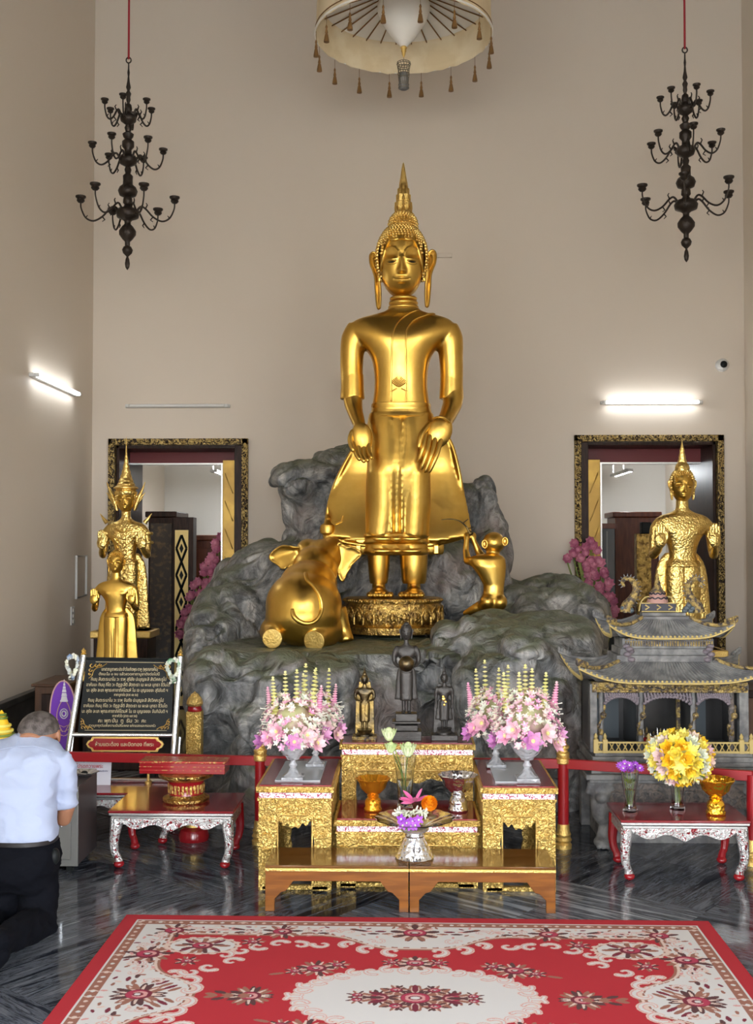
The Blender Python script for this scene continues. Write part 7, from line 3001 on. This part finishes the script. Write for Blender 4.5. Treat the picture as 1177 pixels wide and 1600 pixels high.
# roses and sprays in the white band
for x in (.0, .56, 1.02):
    rose(x, CD - .185, .042 if x else .05, 9)
    for sg in (-1, 1):
        for j in range(4):
            cx2 = x + sg * (.09 + j * .03)
            if cx2 < 0 or cx2 > CW - .17:
                continue
            leaf(cx2, CD - .185 + (.014 if j % 2 else -.014), 0 if sg > 0 else PI, .05, .009, (BRN, MAR, DK, PNK)[j])
for x in (.28, .80):
    scroll(x, CD - .18, .035, 0, 1, .006)
    scroll(x + .07, CD - .18, .03, PI, -1, .006)
    leaf(x - .08, CD - .17, .3, .08, .010, DK)
for y in (.0, .40):
    rose(CW - .20 - (.06 if y == 0 else 0), y, .05, 9)
    for sg in (-1, 1):
        for j in range(3):
            cy2 = y + sg * (.09 + j * .03)
            if cy2 < 0:
                continue
            leaf(CW - .20 + (.014 if j % 2 else -.014), cy2, PI / 2, .045, .009, (BRN, MAR, DK)[j])
for y in (.21, .57):
    scroll(CW - .185, y, .04, PI / 2, 1, .007)
    scroll(CW - .20, y + .06, .03, -PI / 2, -1, .006)
for i in range(5):
    leaf(CW - .36 + i * .02, .03 + i * .02, 2.4, .06, .01, (BRN, MAR)[i % 2])
for i in range(26):
    x = .05 + i * .045
    if x < CW - .2:
        leaf(x, CD - .13 - .006 * (i % 3), (i * 1.9) % 6.28, .028, .006, (PNK, BRN, CRM, MAR)[i % 4])
        leaf(x + .02, CD - .225 + .006 * (i % 2), (i * 2.3) % 6.28, .026, .006, (BRN, CRM, PNK)[i % 3])
for i in range(17):
    y = .03 + i * .045
    if y < CD - .2:
        leaf(CW - .14, y, (i * 1.7) % 6.28, .03, .007, (PNK, BRN, CRM, MAR)[i % 4])
        leaf(CW - .245, y + .02, (i * 2.1) % 6.28, .03, .007, (BRN, CRM, PNK)[i % 3])
for (x, y, a) in ((.42, CD - .175, 0), (.68, CD - .19, 2.5), (.92, CD - .175, 1), (.15, CD - .29, 2), (CW - .30, .12, 1), (CW - .19, .30, 2), (CW - .19, .49, 0)):
    scroll(x, y, .026, a, 1, .005)
    scroll(x + .035, y + .01, .02, a + 2, -1, .004)
# scallops around side and end lobes
for (x, y, r_, a, t) in ((CW - .43, .05, .05, PI * .6, 1), (CW - .42, .13, .045, PI * .4, 1), (CW - .36, .19, .04, PI * .3, 1),
                         (.09, CD - .40, .045, -PI * .5, 1), (.19, CD - .37, .042, -PI * .4, 1), (.27, CD - .32, .035, -PI * .3, 1)):
    scroll(x, y, r_, a, t, .010)
# chain of scrolls framing the red field
chain = [(.38, .53), (.47, .52), (.56, .53), (.64, .50), (.70, .45), (.76, .40), (.72, .33), (.80, .27), (.86, .22)]
for i, (x, y) in enumerate(chain):
    scroll(x, y, .040, (i % 4) * 1.3, 1 if i % 2 else -1, .0085)
# corner medallions
cx0, cy0 = CW - .40, CD - .36
ellm(cx0, cy0, .15, .095, CRM); ellm(cx0, cy0, .14, .087, BRN); ellm(cx0, cy0, .133, .081, WHT)
rose(cx0, cy0, .043, 9)
for j in range(8):
    a = j * PI / 4
    leaf(cx0 + .06 * math.cos(a), cy0 + .035 * math.sin(a), a, .055, .011, (BRN, MAR)[j % 2])
for i in range(16):
    a = 2 * PI * i / 16
    ellm(cx0 + .145 * math.cos(a), cy0 + .092 * math.sin(a), .016, .012, CRM)
rose(cx0 - .20, cy0 + .05, .026, 7)
rose(cx0 + .03, cy0 - .17, .026, 7)
# centre medallion
AX, BX = .44, .275
ang_g = np.arctan2(B_ / BX, A_ / AX)
rad_g = np.hypot(A_ / AX, B_ / BX)
edge_r = 1 + .045 * np.abs(np.cos(ang_g * 9))
paint(rad_g < edge_r, CRM)
paint(rad_g < edge_r - .03, WHT)
for i in range(10):
    a = PI / 2 * (i + .5) / 10
    scroll(AX * .98 * math.cos(a), BX * .98 * math.sin(a), .036, a + (PI if i % 2 else 0), 1 if i % 2 else -1, .007)
rose(0, 0, .055, 10)
rose(.13, 0, .035, 8)
for i in range(9):
    a = i * PI / 8
    leaf(.07 * math.cos(a) * 1.6, .05 * math.sin(a), a, .07, .012, (BRN, MAR, DK)[i % 3])
rose(.21, .02, .02, 7)
rose(.07, .07, .024, 7)
# roses outside the medallion
rose(.60, .0, .042, 9)
for j in range(5):
    leaf(.60 + .03 * j, .0 + .02 * (j % 2), .4, .05, .012, (BRN, DK)[j % 2])
rose(.38, .27, .040, 9)
rose(.46, .24, .022, 7)
rose(.30, .31, .024, 7)
rose(.0, .335, .036, 9)
rose(.09, .34, .022, 7)
leaf(.50, .22, -.3, .06, .01, BRN)
# pile noise
img = np.clip(img, 0, 1)
n_v = NU * NV
me = bpy.data.meshes.new('carpet')
co = np.zeros((n_v, 3)); co[:, 0] = Ug.ravel(); co[:, 1] = Vg.ravel(); co[:, 2] = .012
idx = np.arange(n_v).reshape(NV, NU)
qd = np.stack([idx[:-1, :-1], idx[:-1, 1:], idx[1:, 1:], idx[1:, :-1]], -1).reshape(-1, 4)
me.vertices.add(n_v); me.vertices.foreach_set('co', co.ravel())
me.loops.add(qd.size); me.loops.foreach_set('vertex_index', qd.ravel().astype(np.int32))
me.polygons.add(len(qd)); me.polygons.foreach_set('loop_start', np.arange(0, qd.size, 4, dtype=np.int32))
me.update(calc_edges=True)
ca = me.color_attributes.new('Col', 'FLOAT_COLOR', 'POINT')
rgba = np.ones((n_v, 4)); rgba[:, :3] = img.reshape(-1, 3)
ca.data.foreach_set('color', rgba.ravel().astype(np.float32))
me.validate()
MT['carpet'] = vcolmat('patterned_carpet_pile', .95)
me.materials.append(MT['carpet'])
pc = (p1 + p2) / 2
dv = Vector((math.sin(ang_c), -math.cos(ang_c), 0))
ctr = pc + dv * CD
ctr.z = 0
cr = thing('carpet', 'large red and white floral patterned carpet on the dark marble floor', 'carpet', ctr, ang_c)
o = bpy.data.objects.new('carpet_pile', me); COL.objects.link(o); o.parent = cr
MT['carpet_red'] = mat('red_carpet_border', tuple(RED), .95)
b = MB()
b.bx(-CW - .008, CW + .008, -CD - .008, -CD, 0, .012); b.bx(-CW - .008, CW + .008, CD, CD + .008, 0, .012)
b.bx(-CW - .008, -CW, -CD, CD, 0, .012); b.bx(CW, CW + .008, -CD, CD, 0, .012)
build(b, 'bound_edge', MT['carpet_red'], cr, ang=60)

# ================================================================== kneeling man
YK = 4.85
pr = thing('person', 'kneeling man in white short-sleeved shirt and black trousers, head bowed, back to viewer', 'person', (at(38, 1400, YK).x, YK, 0))
O = pr.location.copy()


def hm_(px, py, Y=YK):
    return at(px, py, Y) - O


k = YK / F
MT['belt'] = mat('dark_leather_belt', (.02, .018, .018), .4)
# trousers
b = MB()


def ring_at(px0, px1, py, Y, d, e=2.4, n=36, tiltz=0.0, skew=0.0):
    a, c_ = hm_(px0, py, Y), hm_(px1, py, Y)
    cx, hw_ = (a.x + c_.x) / 2, (c_.x - a.x) / 2
    out = []
    for p in ringpts(cx, a.y, a.z, hw_, d, n=n, e=e):
        out.append((p[0], p[1], p[2] + tiltz * (p[0] - cx) / hw_ + skew * (p[1] - a.y) / d))
    return out


b.rings([ring_at(-10, 86, 1304, 4.86, .105), ring_at(-14, 89, 1318, 4.86, .12), ring_at(-18, 91, 1340, 4.84, .14), ring_at(-16, 90, 1362, 4.84, .14), ring_at(-8, 84, 1384, 4.86, .12)])
b.tube([hm_(60, 1352, 4.85), hm_(60, 1395, 4.84), hm_(57, 1440, 4.80), hm_(58, 1462, 4.78)], [.083, .08, .082, .06], 22, round_ends=True)
b.tube([hm_(8, 1352, 4.85), hm_(2, 1400, 4.84), hm_(-4, 1440, 4.82), hm_(-6, 1450, 4.80)], [.083, .078, .072, .062], 22, round_ends=True)
b.tube([hm_(60, 1447, 4.79), hm_(42, 1452, 4.66), hm_(18, 1462, 4.50), hm_(-8, 1474, 4.36)], [.078, .070, .058, .05], 20, round_ends=True)
b.tube([hm_(-4, 1444, 4.80), hm_(-28, 1450, 4.62), hm_(-50, 1466, 4.44)], [.07, .06, .05], 18, round_ends=True)


def cloth(amp, fr, seed):
    def f(co, no):
        out = co.copy()
        for i in range(len(co)):
            p = Vector(co[i])
            v_ = noise.noise(Vector((p.x * fr + seed, p.y * fr, p.z * fr * 1.7))) * amp
            v_ += (1 - abs(noise.noise(Vector((p.x * fr * 1.6, p.y * fr, p.z * fr * 2.6 + seed))))) ** 5 * amp * .6
            out[i] = p + Vector(no[i]) * v_
        return out
    return f


remeshed(b, 'trousers', MT['trouser'], pr, voxel=.009, smooth=6, post=cloth(.010, 9, 2))
# shirt
b = MB()
b.rings([ring_at(-20, 88, 1312, 4.86, .10), ring_at(-20, 88, 1300, 4.86, .115), ring_at(-22, 86, 1280, 4.87, .12), ring_at(-24, 85, 1250, 4.89, .12), ring_at(-26, 90, 1220, 4.92, .12), ring_at(-28, 97, 1195, 4.945, .115), ring_at(-24, 99, 1176, 4.965, .10), ring_at(-8, 90, 1163, 4.985, .085, tiltz=-.006), ring_at(14, 76, 1153, 5.005, .065), ring_at(26, 70, 1146, 5.02, .055)])
b.tube([hm_(90, 1182, 4.96), hm_(99, 1200, 4.97), hm_(103, 1230, 4.99), hm_(102, 1257, 5.01)], [.052, .055, .053, .053], 20)
b.tube([hm_(-20, 1182, 4.96), hm_(-34, 1205, 4.98), hm_(-38, 1235, 4.99), hm_(-36, 1260, 5.01)], [.052, .056, .052, .052], 20)
remeshed(b, 'shirt', MT['shirt'], pr, voxel=.008, smooth=4, post=cloth(.011, 7, 7))
b = MB()
b.rings([ring_at(26, 73, 1154, 5.00, .062, skew=.012), ring_at(27, 71, 1149, 5.01, .06, skew=.012), ring_at(29, 69, 1144, 5.015, .055, skew=.010), ring_at(31, 67, 1143, 5.015, .05, skew=.010)])
build(b, 'collar', MT['shirt'], pr, ang=60)
b = MB()
b.tube([hm_(-5, 1172, 4.875), hm_(25, 1166, 4.885), hm_(55, 1166, 4.885), hm_(85, 1174, 4.88)], .0022, 5)
build(b, 'yoke_seam', MT['shirt'], pr, ang=60)
b = MB()
b.rings([ring_at(-14, 89, 1313, 4.86, .122), ring_at(-14, 89, 1306, 4.86, .122)])
build(b, 'belt', MT['belt'], pr, ang=60, bev=.002)
# body: head, neck, arms with hands
b = MB()
hc_ = hm_(60, 1143, 5.06)
b.ell(hc_, (.083, .098, .088), 30, 22, rot=(R(28), R(14), R(-18)))
b.ell(hc_ + Vector((.022, .055, -.035)), (.060, .062, .058), 24, 18)
b.ell(hc_ + Vector((.045, .10, -.045)), (.014, .018, .018))           # nose
b.ell(hc_ + Vector((.035, .085, -.085)), (.036, .03, .022))           # chin
b.ell(hc_ + Vector((.035, .10, -.068)), (.02, .012, .008))            # lips
b.ell(hc_ + Vector((.045, .094, -.012)), (.03, .012, .010))           # brow
b.tube([hm_(48, 1162, 4.99), hm_(52, 1150, 5.02), hc_ + Vector((0, .01, -.02))], [.062, .058, .055], 20)
for sx in (-1, 1):
    ec = hc_ + Vector((sx * .080 + .012, .018 - sx * .01, -.022))
    b.tube(smoothpath([ec + Vector((0, .010 * math.cos(a), .022 * math.sin(a))) for a in [i * PI / 4 for i in range(8)]], 3, True), .006, 6, closed=True)
    b.ell(ec, (.006, .012, .022))
for (s_, pts, rr) in ((1, [(102, 1240, 5.0), (103, 1262, 5.015), (99, 1279, 5.03), (93, 1277, 5.09), (84, 1262, 5.18), (74, 1250, 5.25)], [.041, .040, .036, .034, .028, .021]),
                      (-1, [(-37, 1240, 5.0), (-36, 1264, 5.015), (-30, 1281, 5.03), (-12, 1277, 5.10), (14, 1264, 5.18), (46, 1250, 5.25)], [.041, .040, .036, .034, .028, .021])):
    b.tube([hm_(*p) for p in pts], rr, 18, round_ends=True)
    w_ = hm_(*pts[-1])
    cx_h = hm_(61, 1240, 5.28)
    # palms pressed together in front of the chest, fingers up
    sgn = s_
    pc_ = cx_h + Vector((sgn * .011, 0, .0))
    b.tube([w_, pc_ + Vector((0, 0, -.03))], [.02, .022], 12, round_ends=True)
    b.ell(pc_, (.011, .034, .045), 14, 10)
    for f in range(4):
        y_ = (f - 1.5) * .017
        L_ = (.062, .074, .070, .055)[f]
        b.tube([pc_ + Vector((0, y_ * .8, .03)), pc_ + Vector((-sgn * .001, y_, .03 + L_ * .5)), pc_ + Vector((-sgn * .003, y_ * .9, .03 + L_))], [.0085, .008, .0065], 8, round_ends=True)
    b.tube([pc_ + Vector((0, -.03, -.015)), pc_ + Vector((0, -.046, .008)), pc_ + Vector((0, -.044, .032))], [.010, .0085, .007], 8, round_ends=True)
remeshed(b, 'body', MT['skin'], pr, voxel=.0052, smooth=3)
# hair: shell on the back and top of the skull
b = MB()
b.ell((0, 0, 0), (.0875, .1025, .0925), 40, 30)
keep = []
for f in b.f:
    c_ = sum((Vector(b.v[i]) for i in f), Vector()) / len(f)
    x, y, z = c_.x / .0875, c_.y / .1025, c_.z / .0925
    if z > -.25 + .0 * y and not (y > .55 and z < .35) and not (abs(x) > .8 and z < .1 and y > -.1) and z > (-.30 if y > 0 else .10):
        keep.append(f)
b.f = keep; b.m = [0] * len(keep)
o = build(b, 'hair', MT['hair'], pr, ang=80, loc=hc_)
o.rotation_euler = (R(4), R(8), R(-18))
# feet
for (px, py, Y) in ((-14, 1478, 4.30), (-58, 1470, 4.38)):
    b = MB(); p = hm_(px, py, Y); p.z = .035
    b.tube([p + Vector((.02, .06, .02)), p, p + Vector((-.02, -.10, -.012))], [.035, .036, .022], 14, round_ends=True)
    remeshed(b, 'sock', MT['trouser'], pr, voxel=.008, smooth=2)
b = MB(); p = hm_(86, 1338, 4.82)
b.ell(p, (.02, .03, .035)); build(b, 'pouch', MT['black'], pr, ang=80)
